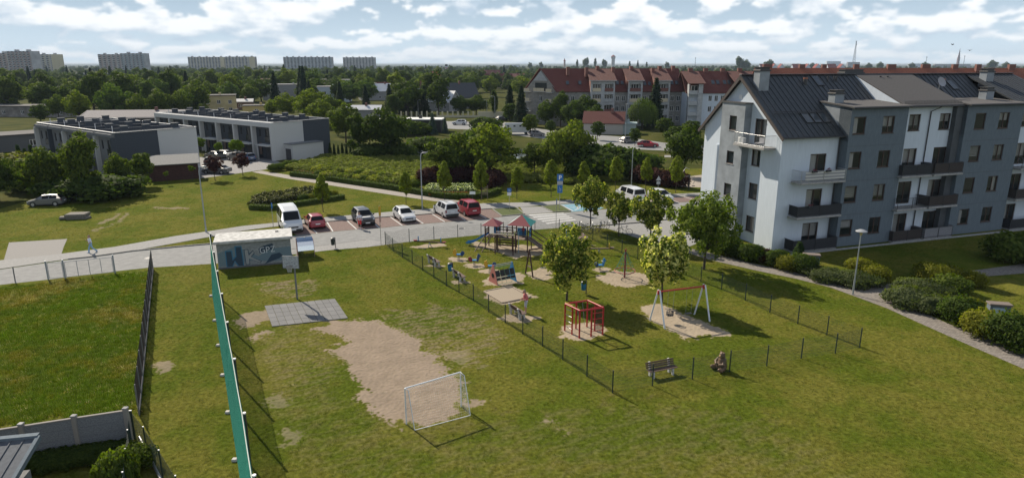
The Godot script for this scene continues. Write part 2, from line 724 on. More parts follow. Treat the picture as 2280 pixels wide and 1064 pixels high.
func scatter_grass() -> void:
	var g := RandomNumberGenerator.new()
	g.seed = 77
	var sets := []
	var m := mat("grass_blades", 1, 1, 1, 0.95, {"vc": true, "spec": 0.1, "back": Color(0.7, 0.8, 0.35)})
	var zones := [
		["mown_grass", "short mown grass on the lawn round the pitch and playground", 190000, 0.058, -32.0, 40.0, -66.0, -21.0, 0],
		["meadow_grass", "tall uncut meadow grass behind the dark wire fence", 30000, 0.15, -48.0, -17.0, -57.0, -24.0, 1],
		["verge_grass", "short grass on the lawns beyond the road", 60000, 0.075, -62.0, 60.0, -113.0, -62.0, 2],
	]
	for zn in zones:
		var where: Array[Transform3D] = []
		var tint: Array[Color] = []
		var tries := 0
		while where.size() < zn[2] and tries < zn[2] * 3:
			tries += 1
			var t := g.randf()
			var z := lerpf(zn[7], zn[6], t * (0.55 + 0.45 * t))
			var p := Vector2(g.randf_range(zn[4], zn[5]), z)
			if absf(p.x) > -z * 0.82 + 4.0:
				continue
			var k := map_index(p)
			if k < 0 or (wild[k] > 0) != (zn[8] == 1):
				continue
			if soil[k] > 60 and g.randf() < 0.985:
				continue
			if bare[k] > 60 and nn3[k] > 120 and g.randf() < 0.6:
				continue
			if is_paved(p):
				continue
			var sc := g.randf_range(0.6, 1.4)
			if zn[8] != 1:
				sc *= 0.75 + 0.7 * maxf(0.0, nn2[k] / 255.0 - 0.45)
			var weed: bool = zn[8] != 1 and g.randf() < 0.012
			var wide := 1.0
			if weed:
				sc *= g.randf_range(1.6, 3.2)
				wide = g.randf_range(1.0, 2.2)
			where.append(Transform3D(Basis(Vector3.UP, g.randf() * TAU).scaled(Vector3(wide, sc, wide)), Vector3(p.x, 0, p.y)))
			var c := Color(lawn_rgb[k * 3] / 255.0, lawn_rgb[k * 3 + 1] / 255.0, lawn_rgb[k * 3 + 2] / 255.0).srgb_to_linear()
			var q := g.randf_range(0.95, 1.75) * (1.25 if zn[8] == 1 else 1.0)
			var y := g.randf_range(0.9, 1.15)
			if zn[8] == 1 and g.randf() < 0.03 + 0.8 * maxf(0.0, nn1[k] / 255.0 - 0.6):
				c = Color(0.30, 0.26, 0.13)
			if weed:
				c = Color(0.045, 0.085, 0.012)
			tint.append(Color(c.r * q * y, c.g * q, c.b * q))
		var mm := MultiMesh.new()
		mm.transform_format = MultiMesh.TRANSFORM_3D
		mm.use_colors = true
		mm.mesh = tuft_mesh(zn[3], 0.12 if zn[8] == 0 else 0.17, 8, 5)
		mm.instance_count = where.size()
		for i in where.size():
			mm.set_instance_transform(i, where[i])
			mm.set_instance_color(i, tint[i])
		var o := MultiMeshInstance3D.new()
		o.name = zn[0]
		o.multimesh = mm
		o.material_override = m
		add_child(o)
		tag(o, zn[1], "grass", "", "stuff")

func sheet(called: String, p: PackedVector2Array, y: float, m: Material, label: String, category := "path", thick := 0.0) -> MeshInstance3D:
	paved.append(p)
	return struct(called, MB.new().poly(p, y, thick).done(), m, label, category)

func band(a: Array, b: Array) -> PackedVector2Array:
	var r := px_poly(a)
	var q := px_poly(b)
	q.reverse()
	r.append_array(q)
	return r

func kerb_line(called: String, pts: Array, m: Material, label: String, w := 0.15, h := 0.11) -> void:
	var mb := MB.new()
	for i in pts.size() - 1:
		var a: Vector2 = pts[i]
		var b: Vector2 = pts[i + 1]
		var d := b - a
		var t := Basis(Vector3.UP, atan2(-d.y, d.x))
		mb.box(Vector3((a.x + b.x) / 2, h / 2 - 0.01, (a.y + b.y) / 2), Vector3(d.length() + 0.01, h + 0.02, w), t)
	struct(called, mb.done(), m, label, "kerb")

func make_roads() -> void:
	var asphalt := mat("asphalt", 0.222, 0.223, 0.222, 0.92, {"tex": noise_tex("asph", 0.02, Color(0.88, 0.88, 0.88), Color(1.02, 1.02, 1.01), 512, 6), "scale": 0.11, "bump": noise_tex("asphb", 0.3, Color.BLACK, Color.WHITE, 256, 2), "bump_cm": 0.3})
	var slabs := mat("path_slabs", 0.262, 0.261, 0.256, 0.92, {"tex": noise_tex("slab", 0.03, Color(0.87, 0.87, 0.87), Color(1.02, 1.01, 1.0), 512, 5), "scale": 0.2})
	var redpave := mat("red_pavers", 0.170, 0.118, 0.104, 0.92, {"tex": noise_tex("redp", 0.05, Color(0.76, 0.76, 0.78), Color(1.12, 1.08, 1.06), 512, 5), "scale": 0.16})
	var brick := mat("path_blocks", 0.27, 0.248, 0.23, 0.92, {"tex": block_tex(), "scale": 0.5})
	var white := mat("road_paint", 0.66, 0.66, 0.65, 0.8, {"tex": wear("paint", 0.7, 1.0, 0.05), "scale": 0.6})
	var kerbm := mat("kerb_stone", 0.30, 0.29, 0.275, 0.92, {"tex": wear("kerb", 0.75, 1.0, 0.03), "scale": 0.5})
	var gravel := mat("gravel_pad", 0.275, 0.268, 0.255, 0.95, {"tex": noise_tex("grav", 0.2, Color(0.72, 0.72, 0.72), Color(1.08, 1.06, 1.05), 512, 3), "scale": 0.25})
	var near := [[-330, 672], [0, 634], [110, 622], [265, 603], [330, 596], [480, 587], [560, 578], [690, 562], [735, 557], [820, 550], [905, 539], [1030, 527], [1086, 521], [1185, 512], [1239, 508], [1277, 505], [1351, 500.5], [1420, 495], [1500, 486.5], [1580, 479]]
	var far := [[-330, 636], [0, 600], [144, 579.5], [197, 574], [296, 560], [465, 544.5], [600, 530], [694, 521], [740, 516], [793, 511], [850, 507.5], [894, 502.7], [942, 498.7], [990, 494.7], [1038, 491], [1087, 487], [1128, 481.5], [1170, 478], [1230, 474.5], [1272, 472], [1330, 467.5], [1420, 459], [1500, 452], [1580, 446]]
	sheet("road", band(near, far), 0.008, asphalt, "pale worn asphalt street past the parking bays", "road")
	sheet("pavement", px_poly([[654, 571], [689, 549.8], [817, 533.2], [856, 540], [820, 550], [735, 557], [690, 562]]), 0.014, slabs, "concrete pavement between the street and the pitch", "pavement")
	kerb_line("kerb", [xz(G(600, 561)), xz(G(689, 549.8)), xz(G(817, 533.2))], kerbm, "low kerb stone between street and near pavement", 0.12, 0.03)
	var up := [[-330, 607], [0, 580], [135, 565.5], [254, 550], [389, 526], [465, 515], [540, 503.5], [616, 496], [726, 484], [878, 471], [971, 464], [1076, 453], [1140, 451.5], [1200, 450.5], [1290, 443.5], [1380, 438], [1495, 432.5], [1580, 428.5]]
	var dn := [[-330, 634], [0, 599], [144, 578], [299, 558], [465, 528], [540, 514], [600, 506], [645, 501.5], [726, 493.5], [782, 489], [850, 483.6], [930, 478.3], [969, 475], [1072, 466], [1092, 464.6], [1160, 461], [1240, 455], [1300, 451], [1380, 446], [1495, 439.5], [1580, 435]]
	sheet("footway", band(dn, up), 0.035, slabs, "long pale concrete footway behind the parked cars", "pavement", 0.05)
	var kp := []
	for q in [[150, 577.8], [197, 573], [296, 559.2], [400, 549.5], [465, 543.8], [560, 534]]:
		kp.append(xz(G(q[0], q[1])))
	kerb_line("kerb", kp, kerbm, "grey kerb stone along the street by the grass strip")
	kp = []
	for q in [[640, 502], [726, 494], [782, 489.5], [850, 484], [930, 478.8], [969, 475.5], [1072, 466.5], [1092, 465]]:
		kp.append(xz(G(q[0], q[1])))
	kerb_line("kerb", kp, kerbm, "grey kerb stone at the head of the red parking bays", 0.16, 0.10)
	sheet("parking_bays", px_poly([[694, 520.6], [740, 515.6], [793, 510.6], [850, 507.2], [894, 502.3], [942, 498.3], [990, 494.3], [1038, 490.6], [1087, 486.6], [1118, 482.6], [1092, 465], [1072, 466.5], [969, 475.5], [930, 478.8], [850, 484], [782, 489.5], [726, 494], [640, 502], [623, 504], [660, 524]]), 0.014, redpave, "parking bays paved in dull red blocks", "parking")
	for q in [[683, 498, 705, 519.5], [727, 493.8, 740.5, 515.5], [771, 490.6, 793, 510.5], [820, 486.6, 844, 507.5], [868, 482.8, 895, 502.2], [915, 479.8, 942, 498], [962, 476.6, 990, 494], [1008, 472.6, 1036, 490.4], [1050, 469, 1083, 486.4]]:
		var a := xz(G(q[0], q[1]))
		var b := xz(G(q[2], q[3]))
		var s := (b - a).normalized().orthogonal() * 0.07
		struct("bay_line", MB.new().poly(PackedVector2Array([a - s, a + s, b + s, b - s]), 0.02).done(), white, "thin white line between two parking bays", "marking").set_meta("group", "white bay lines")
	sheet("parking_bays", px_poly([[1372, 463], [1420, 458.6], [1500, 451.6], [1580, 445.6], [1580, 435.6], [1495, 440], [1380, 446.6], [1350, 449]]), 0.014, redpave, "red block parking bays beside the white van", "parking")
	for q in [[1440, 443.5, 1468, 454.5], [1482, 441, 1512, 450.8], [1524, 438.4, 1556, 447.6]]:
		var a := xz(G(q[0], q[1]))
		var b := xz(G(q[2], q[3]))
		var s := (b - a).normalized().orthogonal() * 0.07
		struct("bay_line", MB.new().poly(PackedVector2Array([a - s, a + s, b + s, b - s]), 0.02).done(), white, "thin white line between two parking bays", "marking").set_meta("group", "white bay lines")
	sheet("footway", px_poly([[1158, 461], [1204, 460], [1232, 473.5], [1172, 477.5], [1168, 477]]), 0.016, slabs, "short concrete footway leading to the zebra crossing", "pavement")
	var za := xz(G(1176, 478.2))
	var zb := xz(G(1254, 473.6))
	var zc := xz(G(1219, 499))
	var zd := xz(G(1283, 490))
	for i in 5:
		var t0 := (i * 2.0) / 9.0
		var t1 := (i * 2.0 + 1.0) / 9.0
		struct("zebra_stripe", MB.new().poly(PackedVector2Array([za.lerp(zc, t0), zb.lerp(zd, t0), zb.lerp(zd, t1), za.lerp(zc, t1)]), 0.016).done(), white, "broad white stripe of the zebra crossing", "marking").set_meta("group", "zebra crossing stripes")
	var blue := mat("blue_bay", 0.16, 0.33, 0.42, 0.9, {"tex": wear("bluebay", 0.8, 1.05, 0.03), "scale": 0.3})
	var bq := px_poly([[1246, 455.6], [1300, 452], [1345, 463], [1330, 466.8], [1272, 471.5]])
	sheet("disabled_bay", bq, 0.014, blue, "blue painted bay for disabled drivers", "parking")
	for q in [[1248, 456.5, 1300, 453.5], [1252, 457.5, 1276, 470], [1300, 453.5, 1330, 466], [1280, 468.5, 1304, 455], [1268, 462, 1296, 461.5], [1284, 456, 1288, 466]]:
		var a := xz(G(q[0], q[1]))
		var b := xz(G(q[2], q[3]))
		var s := (b - a).normalized().orthogonal() * 0.08
		struct("bay_line", MB.new().poly(PackedVector2Array([a - s, a + s, b + s, b - s]), 0.022).done(), white, "white line on the blue disabled bay", "marking").set_meta("group", "white lines on the blue bay")
	for q in [[[1097, 466.5], [1118, 482], [1128, 480.8], [1168, 477.2], [1160, 471], [1150, 462.5]], [[1206, 460.5], [1246, 456], [1271, 470.4], [1232, 473]]]:
		var p := px_poly(q)
		var pts := Array(p)
		pts.append(p[0])
		kerb_line("kerb", pts, kerbm, "kerb round a small grass island by the crossing", 0.12, 0.10)
		struct("grass_island", MB.new().poly(p, 0.07, 0.07).done(), mat("island_grass", 0.075, 0.10, 0.022, 1.0, {"tex": noise_tex("isl", 0.15, Color(0.6, 0.65, 0.6), Color(1.2, 1.15, 1.0), 256, 3), "scale": 0.6}), "small kerbed grass island beside the zebra crossing", "verge")
	sheet("side_yard", px_poly([[1277, 513], [1351, 502], [1420, 496], [1500, 488], [1580, 481], [1580, 530], [1520, 556], [1466, 545], [1438, 536], [1354, 509.5], [1325, 507]]), 0.012, slabs, "pale paved yard beside the bicycle stands", "pavement")
	kp = []
	for q in [[1351, 501.4], [1420, 495.8], [1500, 487.2], [1572, 480.3]]:
		kp.append(xz(G(q[0], q[1])))
	kerb_line("kerb", kp, kerbm, "kerb stone between the street and the side yard", 0.35, 0.12)
	sheet("block_path", band([[1500, 553], [1579, 578], [1680, 601.5], [1770, 620], [1850, 640], [1898, 657.5], [1975, 686], [2059, 724], [2160, 769], [2280, 821], [2420, 886]], [[1530, 552], [1600, 567], [1680, 587], [1793, 611], [1850, 624], [1915, 639.5], [1985, 662], [2050, 693], [2116, 722], [2200, 754], [2280, 785], [2420, 838]]), 0.012, brick, "footpath of small pale blocks past the apartment house", "path")
	sheet("block_path", px_poly([[1915, 640], [1985, 664], [1992, 650], [2010, 639], [2060, 630], [2120, 622], [2280, 609], [2420, 598], [2420, 577], [2280, 588], [2120, 609], [2020, 626], [1980, 632]]), 0.02, brick, "branch of the block path to the house entrance", "path")
	sheet("gravel_pad", px_poly([[6, 581], [18, 540], [148, 532], [140, 550], [135, 566]]), 0.012, gravel, "square pad of pale fine gravel on the lawn", "pad")
	sheet("garden_path", band([[560, 383], [640, 398], [737, 413], [878, 435], [960, 447], [1030, 456]], [[580, 380], [650, 391], [737, 404.5], [878, 426], [960, 438.5], [1060, 452]]), 0.012, mat("sandy_path", 0.32, 0.285, 0.25, 0.95, {"tex": wear("sandyp", 0.8, 1.05, 0.04), "scale": 0.3}), "narrow sandy path from the terraced houses to the footway", "path")
	sheet("sand_court", px_poly([[1512, 416], [1500, 404], [1520, 394], [1575, 388], [1580, 418]]), 0.012, mat("court_sand", 0.36, 0.31, 0.255, 0.95, {"tex": wear("csand", 0.85, 1.0, 0.05), "scale": 0.3}), "bare sandy ground under the outdoor gym", "ground")
	sheet("drive", px_poly([[441, 398], [530, 386], [585, 378], [640, 369], [600, 352], [520, 347], [440, 350]]), 0.012, mat("drive_blocks", 0.24, 0.233, 0.23, 0.9, {"tex": wear("drv", 0.75, 1.05, 0.04), "scale": 0.2}), "grey paved drive in front of the terraced houses", "drive")

func block_tex() -> ImageTexture:
	var im := Image.create(256, 256, false, Image.FORMAT_RGB8)
	var g := RandomNumberGenerator.new()
	g.seed = 9
	im.fill(Color(0.55, 0.53, 0.5))
	for r in 20:
		for k in 11:
			var t := g.randf_range(0.78, 1.0)
			var x := k * 26 + (13 if r % 2 else 0)
			var c := Color(t, t * 0.985, t * 0.96)
			im.fill_rect(Rect2i(x % 256, int(r * 12.8) + 1, 24, 11), c)
			if x % 256 > 232:
				im.fill_rect(Rect2i(0, int(r * 12.8) + 1, (x % 256) - 232, 11), c)
	return ImageTexture.create_from_image(im)

var protos := {}

func leaf_mat(key: String, r: float, g: float, b: float) -> StandardMaterial3D:
	return mat("leaf_" + key, r, g, b, 0.75, {"vc": true, "spec": 0.25, "back": Color(0.94, 1.0, 0.5)})

func add_leaf(mb: MB, p: Vector3, nrm: Vector3, soft: Vector3, s: float, c: Color, g: RandomNumberGenerator, long := 1.3) -> void:
	var t := nrm.cross(Vector3(g.randf_range(-1, 1), g.randf_range(-1, 1), g.randf_range(-1, 1))).normalized()
	var q := nrm.cross(t)
	var k := mb.v.size()
	var a := t * s * 0.5 * long
	var b := q * s * 0.5
	mb.v.append_array([p - a, p + b, p + a, p - b])
	mb.n.append_array([soft, soft, soft, soft])
	mb.c.append_array([c, c, c, c])
	mb.uv.append_array([Vector2.ZERO, Vector2.ZERO, Vector2.ZERO, Vector2.ZERO])
	if (b + a).cross(a * 2.0).dot(soft) > 0:
		mb.ix.append_array([k, k + 2, k + 1, k, k + 3, k + 2])
	else:
		mb.ix.append_array([k, k + 1, k + 2, k, k + 2, k + 3])

func rand_dir(g: RandomNumberGenerator) -> Vector3:
	var y := g.randf_range(-1, 1)
	var a := g.randf() * TAU
	var r := sqrt(1.0 - y * y)
	return Vector3(r * cos(a), y, r * sin(a))

func clump(mb: MB, at: Vector3, r: Vector3, count: int, size: float, g: RandomNumberGenerator, mid: Vector3, ca: Color, cb: Color, tip := Color(0, 0, 0, 0), tip_share := 0.0) -> void:
	for i in count:
		var d := rand_dir(g)
		if d.y < -0.35 and g.randf() < 0.6:
			d.y = -d.y
		var p := at + d * r * g.randf_range(0.55, 1.08)
		var out := (d * 0.75 + (p - mid).normalized() * 0.6).normalized()
		var nr := (out + rand_dir(g) * 0.85).normalized()
		var soft := (nr * 0.65 + out * 0.5).normalized()
		var c := ca.lerp(cb, g.randf())
		if tip_share > 0 and g.randf() < tip_share:
			c = tip * g.randf_range(0.7, 1.1)
		add_leaf(mb, p, nr, soft, size * g.randf_range(0.7, 1.25), c, g)

func crown_tree(key: String, h: float, trunk_h: float, rad: Vector3, clumps: int, leaves: int, size: float, trunk_r: float, ca: Color, cb: Color, leaf: Material, bark: Material, sd: int, opt := {}) -> Node3D:
	var g := RandomNumberGenerator.new()
	g.seed = sd
	var mid := Vector3(0, h - rad.y, 0)
	var mb := MB.new()
	mb.use_c = true
	var wood := MB.new()
	var top := Vector3(g.randf_range(-0.1, 0.1), trunk_h, g.randf_range(-0.1, 0.1))
	wood.tube([Vector3(0, -0.05, 0), Vector3(0.02, trunk_h * 0.5, 0), top, mid + Vector3(0, rad.y * 0.35, 0)], [trunk_r * 1.15, trunk_r * 0.9, trunk_r * 0.75, trunk_r * 0.15], 7)
	var cs: float = opt.get("clump", 0.36)
	var lumpy: float = opt.get("lumpy", 0.25)
	for i in clumps:
		var t := float(i) / clumps
		var y := 1.0 - 2.0 * fmod(t * 1.0 + 0.5 / clumps, 1.0)
		y = clampf(y + g.randf_range(-0.12, 0.12), -0.92, 0.98)
		var a := i * 2.39996 + g.randf_range(-0.4, 0.4)
		var rr := sqrt(maxf(0.0, 1.0 - y * y))
		var e := 1.0 - cs * 0.75 + g.randf_range(-lumpy, lumpy * 0.6)
		if i % 4 == 3:
			e *= 0.5
		var shape: float = opt.get("egg", 0.0)
		var wide := 1.0 - shape * y
		var p := mid + Vector3(rr * cos(a) * rad.x * wide, y * rad.y, rr * sin(a) * rad.z * wide) * e
		var cr := rad * cs * g.randf_range(0.75, 1.2)
		cr.y *= opt.get("flat", 0.8)
		clump(mb, p, cr, leaves / clumps, size, g, mid, ca, cb, opt.get("tip", Color(0, 0, 0, 0)), opt.get("tip_share", 0.0))
		if i % 3 == 0 and y < 0.7:
			wood.tube([top - Vector3(0, trunk_h * 0.12, 0), top.lerp(p, 0.5) + Vector3(0, 0.12 * rad.y, 0), p], [trunk_r * 0.5, trunk_r * 0.3, trunk_r * 0.08], 5, false)
	var o := Node3D.new()
	o.name = key
	part(o, "trunk", wood.done(), bark)
	part(o, "crown", mb.done(), leaf)
	protos[key] = o
	return o

func conifer(key: String, h: float, r: float, tiers: int, leaves: int, size: float, ca: Color, cb: Color, leaf: Material, bark: Material, sd: int, bare_h := 0.06) -> Node3D:
	var g := RandomNumberGenerator.new()
	g.seed = sd
	var mb := MB.new()
	mb.use_c = true
	var wood := MB.new()
	wood.tube([Vector3(0, -0.05, 0), Vector3(0, h * 0.5, 0), Vector3(0, h * 0.98, 0)], [h * 0.016, h * 0.01, 0.01], 6)
	for i in tiers:
		var t := (i + 0.5) / tiers
		var y := h * lerpf(bare_h, 0.99, t)
		var rr := r * pow(1.0 - t, 0.85) * g.randf_range(0.85, 1.12) + 0.05
		var arms := maxi(5, int(11 * (1.0 - t * 0.6)))
		var off := g.randf() * TAU
		for k in arms:
			var a := off + TAU * k / arms + g.randf_range(-0.2, 0.2)
			var ln := rr * g.randf_range(0.75, 1.1)
			var n := maxi(5, int(leaves / float(tiers * arms) * (1.5 - t)))
			for j in n:
				var e := sqrt((j + g.randf()) / n)
				var p := Vector3(cos(a) * ln * e, y - ln * 0.32 * e * e + 0.05 * ln * sin(e * 3.0), sin(a) * ln * e)
				p += Vector3(g.randf_range(-1, 1), g.randf_range(-0.5, 0.5), g.randf_range(-1, 1)) * size * 0.7
				var out := Vector3(cos(a) * 0.7, 0.65, sin(a) * 0.7).normalized()
				var nr := (out + rand_dir(g) * 0.7).normalized()
				add_leaf(mb, p, nr, (nr * 0.6 + out * 0.5).normalized(), size * g.randf_range(0.7, 1.2), ca.lerp(cb, g.randf()), g, 1.9)
	var o := Node3D.new()
	o.name = key
	part(o, "trunk", wood.done(), bark)
	part(o, "crown", mb.done(), leaf)
	protos[key] = o
	return o

func willow(key: String, h: float, r: float, leaf: Material, bark: Material, sd: int) -> void:
	var g := RandomNumberGenerator.new()
	g.seed = sd
	var mb := MB.new()
	mb.use_c = true
	var wood := MB.new()
	wood.tube([Vector3(0, -0.05, 0), Vector3(0.1, h * 0.3, 0), Vector3(0, h * 0.7, 0)], [0.4, 0.3, 0.1], 7)
	for i in 150:
		var a := i * 2.39996
		var e := sqrt((i + 0.5) / 150.0)
		var p := Vector3(cos(a) * r * e, h * (1.0 - 0.42 * e * e) + g.randf_range(-0.5, 0.4), sin(a) * r * e)
		var drop := p.y - h * g.randf_range(0.12, 0.45)
		var n := int(drop * 9.0)
		var out := Vector3(cos(a), 0.5, sin(a)).normalized()
		for j in n:
			var t := float(j) / n
			var q := p + Vector3(cos(a) * 0.25 * sin(t * 3.0), -drop * t, sin(a) * 0.25 * sin(t * 3.0)) + rand_dir(g) * 0.16
			var nr := (out + rand_dir(g) * 0.8).normalized()
			add_leaf(mb, q, nr, (nr * 0.5 + out * 0.6).normalized(), 0.3 * g.randf_range(0.7, 1.2), Color(0.055, 0.085, 0.022).lerp(Color(0.085, 0.115, 0.03), g.randf()), g, 1.6)
	var o := Node3D.new()
	o.name = key
	part(o, "trunk", wood.done(), bark)
	part(o, "crown", mb.done(), leaf)
	protos[key] = o

func bush_proto(key: String, rad: Vector3, clumps: int, leaves: int, size: float, ca: Color, cb: Color, leaf: Material, sd: int, opt := {}) -> void:
	var g := RandomNumberGenerator.new()
	g.seed = sd
	var mb := MB.new()
	mb.use_c = true
	var mid := Vector3(0, rad.y * 0.35, 0)
	for i in clumps:
		var a := i * 2.39996
		var e: float = sqrt((i + 0.4) / clumps) * opt.get("reach", 0.74)
		var y: float = rad.y * sqrt(maxf(0.02, 1.0 - e * e)) * opt.get("rise", 0.72) * g.randf_range(0.86, 1.08)
		var p := Vector3(cos(a) * rad.x * e, y * g.randf_range(0.75, 1.0), sin(a) * rad.z * e)
		var cr: Vector3 = Vector3(rad.x, rad.y * 0.8, rad.z) * opt.get("clump", 0.34) * g.randf_range(0.8, 1.2)
		clump(mb, p, cr, leaves / clumps, size, g, mid, ca, cb, opt.get("tip", Color(0, 0, 0, 0)), opt.get("tip_share", 0.0))
		if i % 2 == 0 and not opt.has("high"):
			clump(mb, Vector3(p.x * 1.1, p.y * 0.42, p.z * 1.1), Vector3(cr.x, p.y * 0.42, cr.z), leaves / clumps / 2, size, g, mid, ca, cb)
	var wood := MB.new()
	for i in 5:
		var a := TAU * i / 5
		wood.tube([Vector3(0, -0.03, 0), Vector3(cos(a) * rad.x * 0.2, rad.y * 0.4, sin(a) * rad.z * 0.2), Vector3(cos(a) * rad.x * 0.45, rad.y * 0.7, sin(a) * rad.z * 0.45)], [0.03, 0.02, 0.006], 4, false)
	var o := Node3D.new()
	o.name = key
	part(o, "stem", wood.done(), mats["bark"])
	part(o, "foliage", mb.done(), leaf)
	protos[key] = o

func make_protos() -> void:
	var bark := mat("bark", 0.075, 0.06, 0.045, 0.95, {"tex": wear("bark", 0.6, 1.1, 0.06), "scale": 0.8})
	mat("bark_grey", 0.13, 0.12, 0.105, 0.95, {"tex": wear("barkg", 0.6, 1.1, 0.06), "scale": 0.8})
	var leaf := leaf_mat("plain", 1.4, 1.4, 1.3)
	leaf_mat("dark", 0.9, 1.0, 1.0)
	leaf_mat("light", 2.1, 1.95, 1.4)
	leaf_mat("cool", 1.35, 1.5, 2.1)
	leaf_mat("warm", 2.0, 1.5, 1.2)
	var a := Color(0.045, 0.072, 0.015)
	var b := Color(0.105, 0.130, 0.024)
	crown_tree("broad_tree", 10.0, 3.0, Vector3(4.3, 4.0, 4.3), 34, 5200, 0.42, 0.22, a, b, leaf, bark, 21)
	crown_tree("tall_tree", 13.0, 4.0, Vector3(4.0, 5.4, 4.0), 38, 5600, 0.44, 0.25, a, b, leaf, bark, 22, {"lumpy": 0.35})
	crown_tree("spreading_tree", 9.0, 2.2, Vector3(5.4, 3.6, 5.0), 44, 6000, 0.42, 0.26, a, b, leaf, bark, 23, {"lumpy": 0.32, "clump": 0.30})
	crown_tree("young_tree", 7.0, 2.2, Vector3(2.7, 2.7, 2.7), 22, 3000, 0.34, 0.12, a, b, leaf, bark, 24)
	crown_tree("poplar", 17.0, 2.0, Vector3(2.0, 7.8, 2.0), 30, 3600, 0.42, 0.22, a, b, leaf, bark, 25, {"clump": 0.3, "lumpy": 0.2})
	conifer("spruce", 14.0, 3.0, 24, 5200, 0.34, Color(0.012, 0.026, 0.014), Color(0.03, 0.05, 0.024), leaf, bark, 26)
	conifer("blue_spruce", 8.0, 2.1, 16, 3400, 0.26, Color(0.035, 0.06, 0.055), Color(0.075, 0.11, 0.10), leaf, bark, 27)
	willow("weeping_willow", 11.0, 5.6, leaf, bark, 28)
	var mg := Color(0.058, 0.095, 0.016)
	var mg2 := Color(0.115, 0.15, 0.024)
	var tip := Color(0.42, 0.40, 0.10)
	crown_tree("playground_maple", 5.6, 1.6, Vector3(2.0, 2.15, 2.0), 72, 6800, 0.18, 0.085, mg, mg2, leaf, bark, 31, {"clump": 0.20, "lumpy": 0.34, "tip": tip, "tip_share": 0.34, "flat": 1.5})
	crown_tree("pale_maple", 5.2, 1.7, Vector3(1.7, 1.9, 1.7), 64, 6000, 0.18, 0.08, mg, mg2, leaf, bark, 32, {"clump": 0.21, "lumpy": 0.36, "tip": Color(0.62, 0.58, 0.24), "tip_share": 0.5, "flat": 1.5})
	crown_tree("street_maple", 5.0, 1.8, Vector3(1.75, 1.75, 1.75), 60, 5600, 0.18, 0.075, mg, mg2, leaf, bark, 33, {"clump": 0.21, "lumpy": 0.36, "tip": tip, "tip_share": 0.34, "flat": 1.5})
	crown_tree("great_maple", 7.2, 2.0, Vector3(3.3, 2.75, 3.2), 100, 11000, 0.2, 0.12, mg, mg2, leaf, bark, 34, {"clump": 0.17, "lumpy": 0.4, "tip": Color(0.20, 0.24, 0.05), "tip_share": 0.3, "flat": 1.6})
	crown_tree("hornbeam", 5.0, 1.3, Vector3(0.95, 1.95, 0.95), 34, 4600, 0.15, 0.045, Color(0.062, 0.092, 0.014), Color(0.125, 0.155, 0.022), leaf, bark, 35, {"clump": 0.30, "lumpy": 0.12, "egg": 0.32, "flat": 0.7})
	crown_tree("ball_tree", 3.6, 1.9, Vector3(1.15, 1.0, 1.15), 30, 3600, 0.14, 0.06, Color(0.07, 0.115, 0.012), Color(0.13, 0.18, 0.02), leaf, bark, 36, {"clump": 0.34, "lumpy": 0.08})
	crown_tree("plum_tree", 4.2, 1.2, Vector3(1.4, 1.5, 1.4), 26, 3200, 0.16, 0.06, Color(0.030, 0.014, 0.018), Color(0.075, 0.030, 0.038), leaf, bark, 37, {"clump": 0.3, "lumpy": 0.35})
	crown_tree("sapling", 2.4, 1.4, Vector3(0.6, 0.5, 0.6), 8, 420, 0.15, 0.03, Color(0.07, 0.10, 0.015), Color(0.12, 0.16, 0.02), leaf, bark, 38)
	bush_proto("round_shrub", Vector3(0.9, 1.2, 0.9), 22, 4200, 0.085, Color(0.028, 0.05, 0.010), Color(0.06, 0.085, 0.016), leaf, 41, {"clump": 0.44, "reach": 0.62})
	bush_proto("gold_shrub", Vector3(0.9, 1.1, 0.9), 22, 4200, 0.085, Color(0.09, 0.10, 0.012), Color(0.17, 0.165, 0.022), leaf, 42, {"clump": 0.44, "reach": 0.62})
	bush_proto("burgundy_shrub", Vector3(1.0, 1.4, 1.0), 20, 3400, 0.10, Color(0.028, 0.012, 0.013), Color(0.075, 0.032, 0.034), leaf, 43)
	bush_proto("juniper_mound", Vector3(2.2, 1.1, 1.8), 40, 9000, 0.11, Color(0.045, 0.062, 0.028), Color(0.10, 0.115, 0.052), leaf, 44, {"clump": 0.26})
	bush_proto("wild_bush", Vector3(2.4, 2.6, 2.4), 26, 4200, 0.24, a, b, leaf, 45)
	bush_proto("white_hydrangea", Vector3(0.9, 1.1, 0.9), 16, 2600, 0.10, Color(0.05, 0.085, 0.016), Color(0.09, 0.12, 0.02), leaf, 46, {"tip": Color(0.75, 0.75, 0.66), "tip_share": 0.42})
	bush_proto("rose_bush", Vector3(0.7, 0.7, 0.7), 12, 1500, 0.09, Color(0.04, 0.07, 0.014), Color(0.08, 0.105, 0.02), leaf, 47, {"tip": Color(0.50, 0.10, 0.07), "tip_share": 0.24})
	bush_proto("blush_shrub", Vector3(1.0, 1.2, 1.0), 16, 2400, 0.11, Color(0.045, 0.055, 0.02), Color(0.09, 0.09, 0.035), leaf, 48, {"tip": Color(0.50, 0.44, 0.38), "tip_share": 0.15})
	bush_proto("lavender", Vector3(0.6, 0.55, 0.6), 10, 1300, 0.06, Color(0.06, 0.07, 0.05), Color(0.11, 0.11, 0.09), leaf, 49, {"tip": Color(0.20, 0.13, 0.30), "tip_share": 0.4})
	bush_proto("clipped_box", Vector3(0.62, 0.75, 0.62), 14, 3000, 0.06, Color(0.028, 0.05, 0.008), Color(0.062, 0.085, 0.012), leaf, 50, {"clump": 0.42, "reach": 0.62})
	conifer("thuja", 3.0, 0.55, 18, 1700, 0.13, Color(0.018, 0.04, 0.012), Color(0.04, 0.07, 0.018), leaf, bark, 51, 0.02)
	bush_proto("tall_herb", Vector3(1.0, 1.1, 1.0), 14, 1500, 0.16, Color(0.10, 0.13, 0.026), Color(0.19, 0.19, 0.06), leaf, 52, {"clump": 0.4})

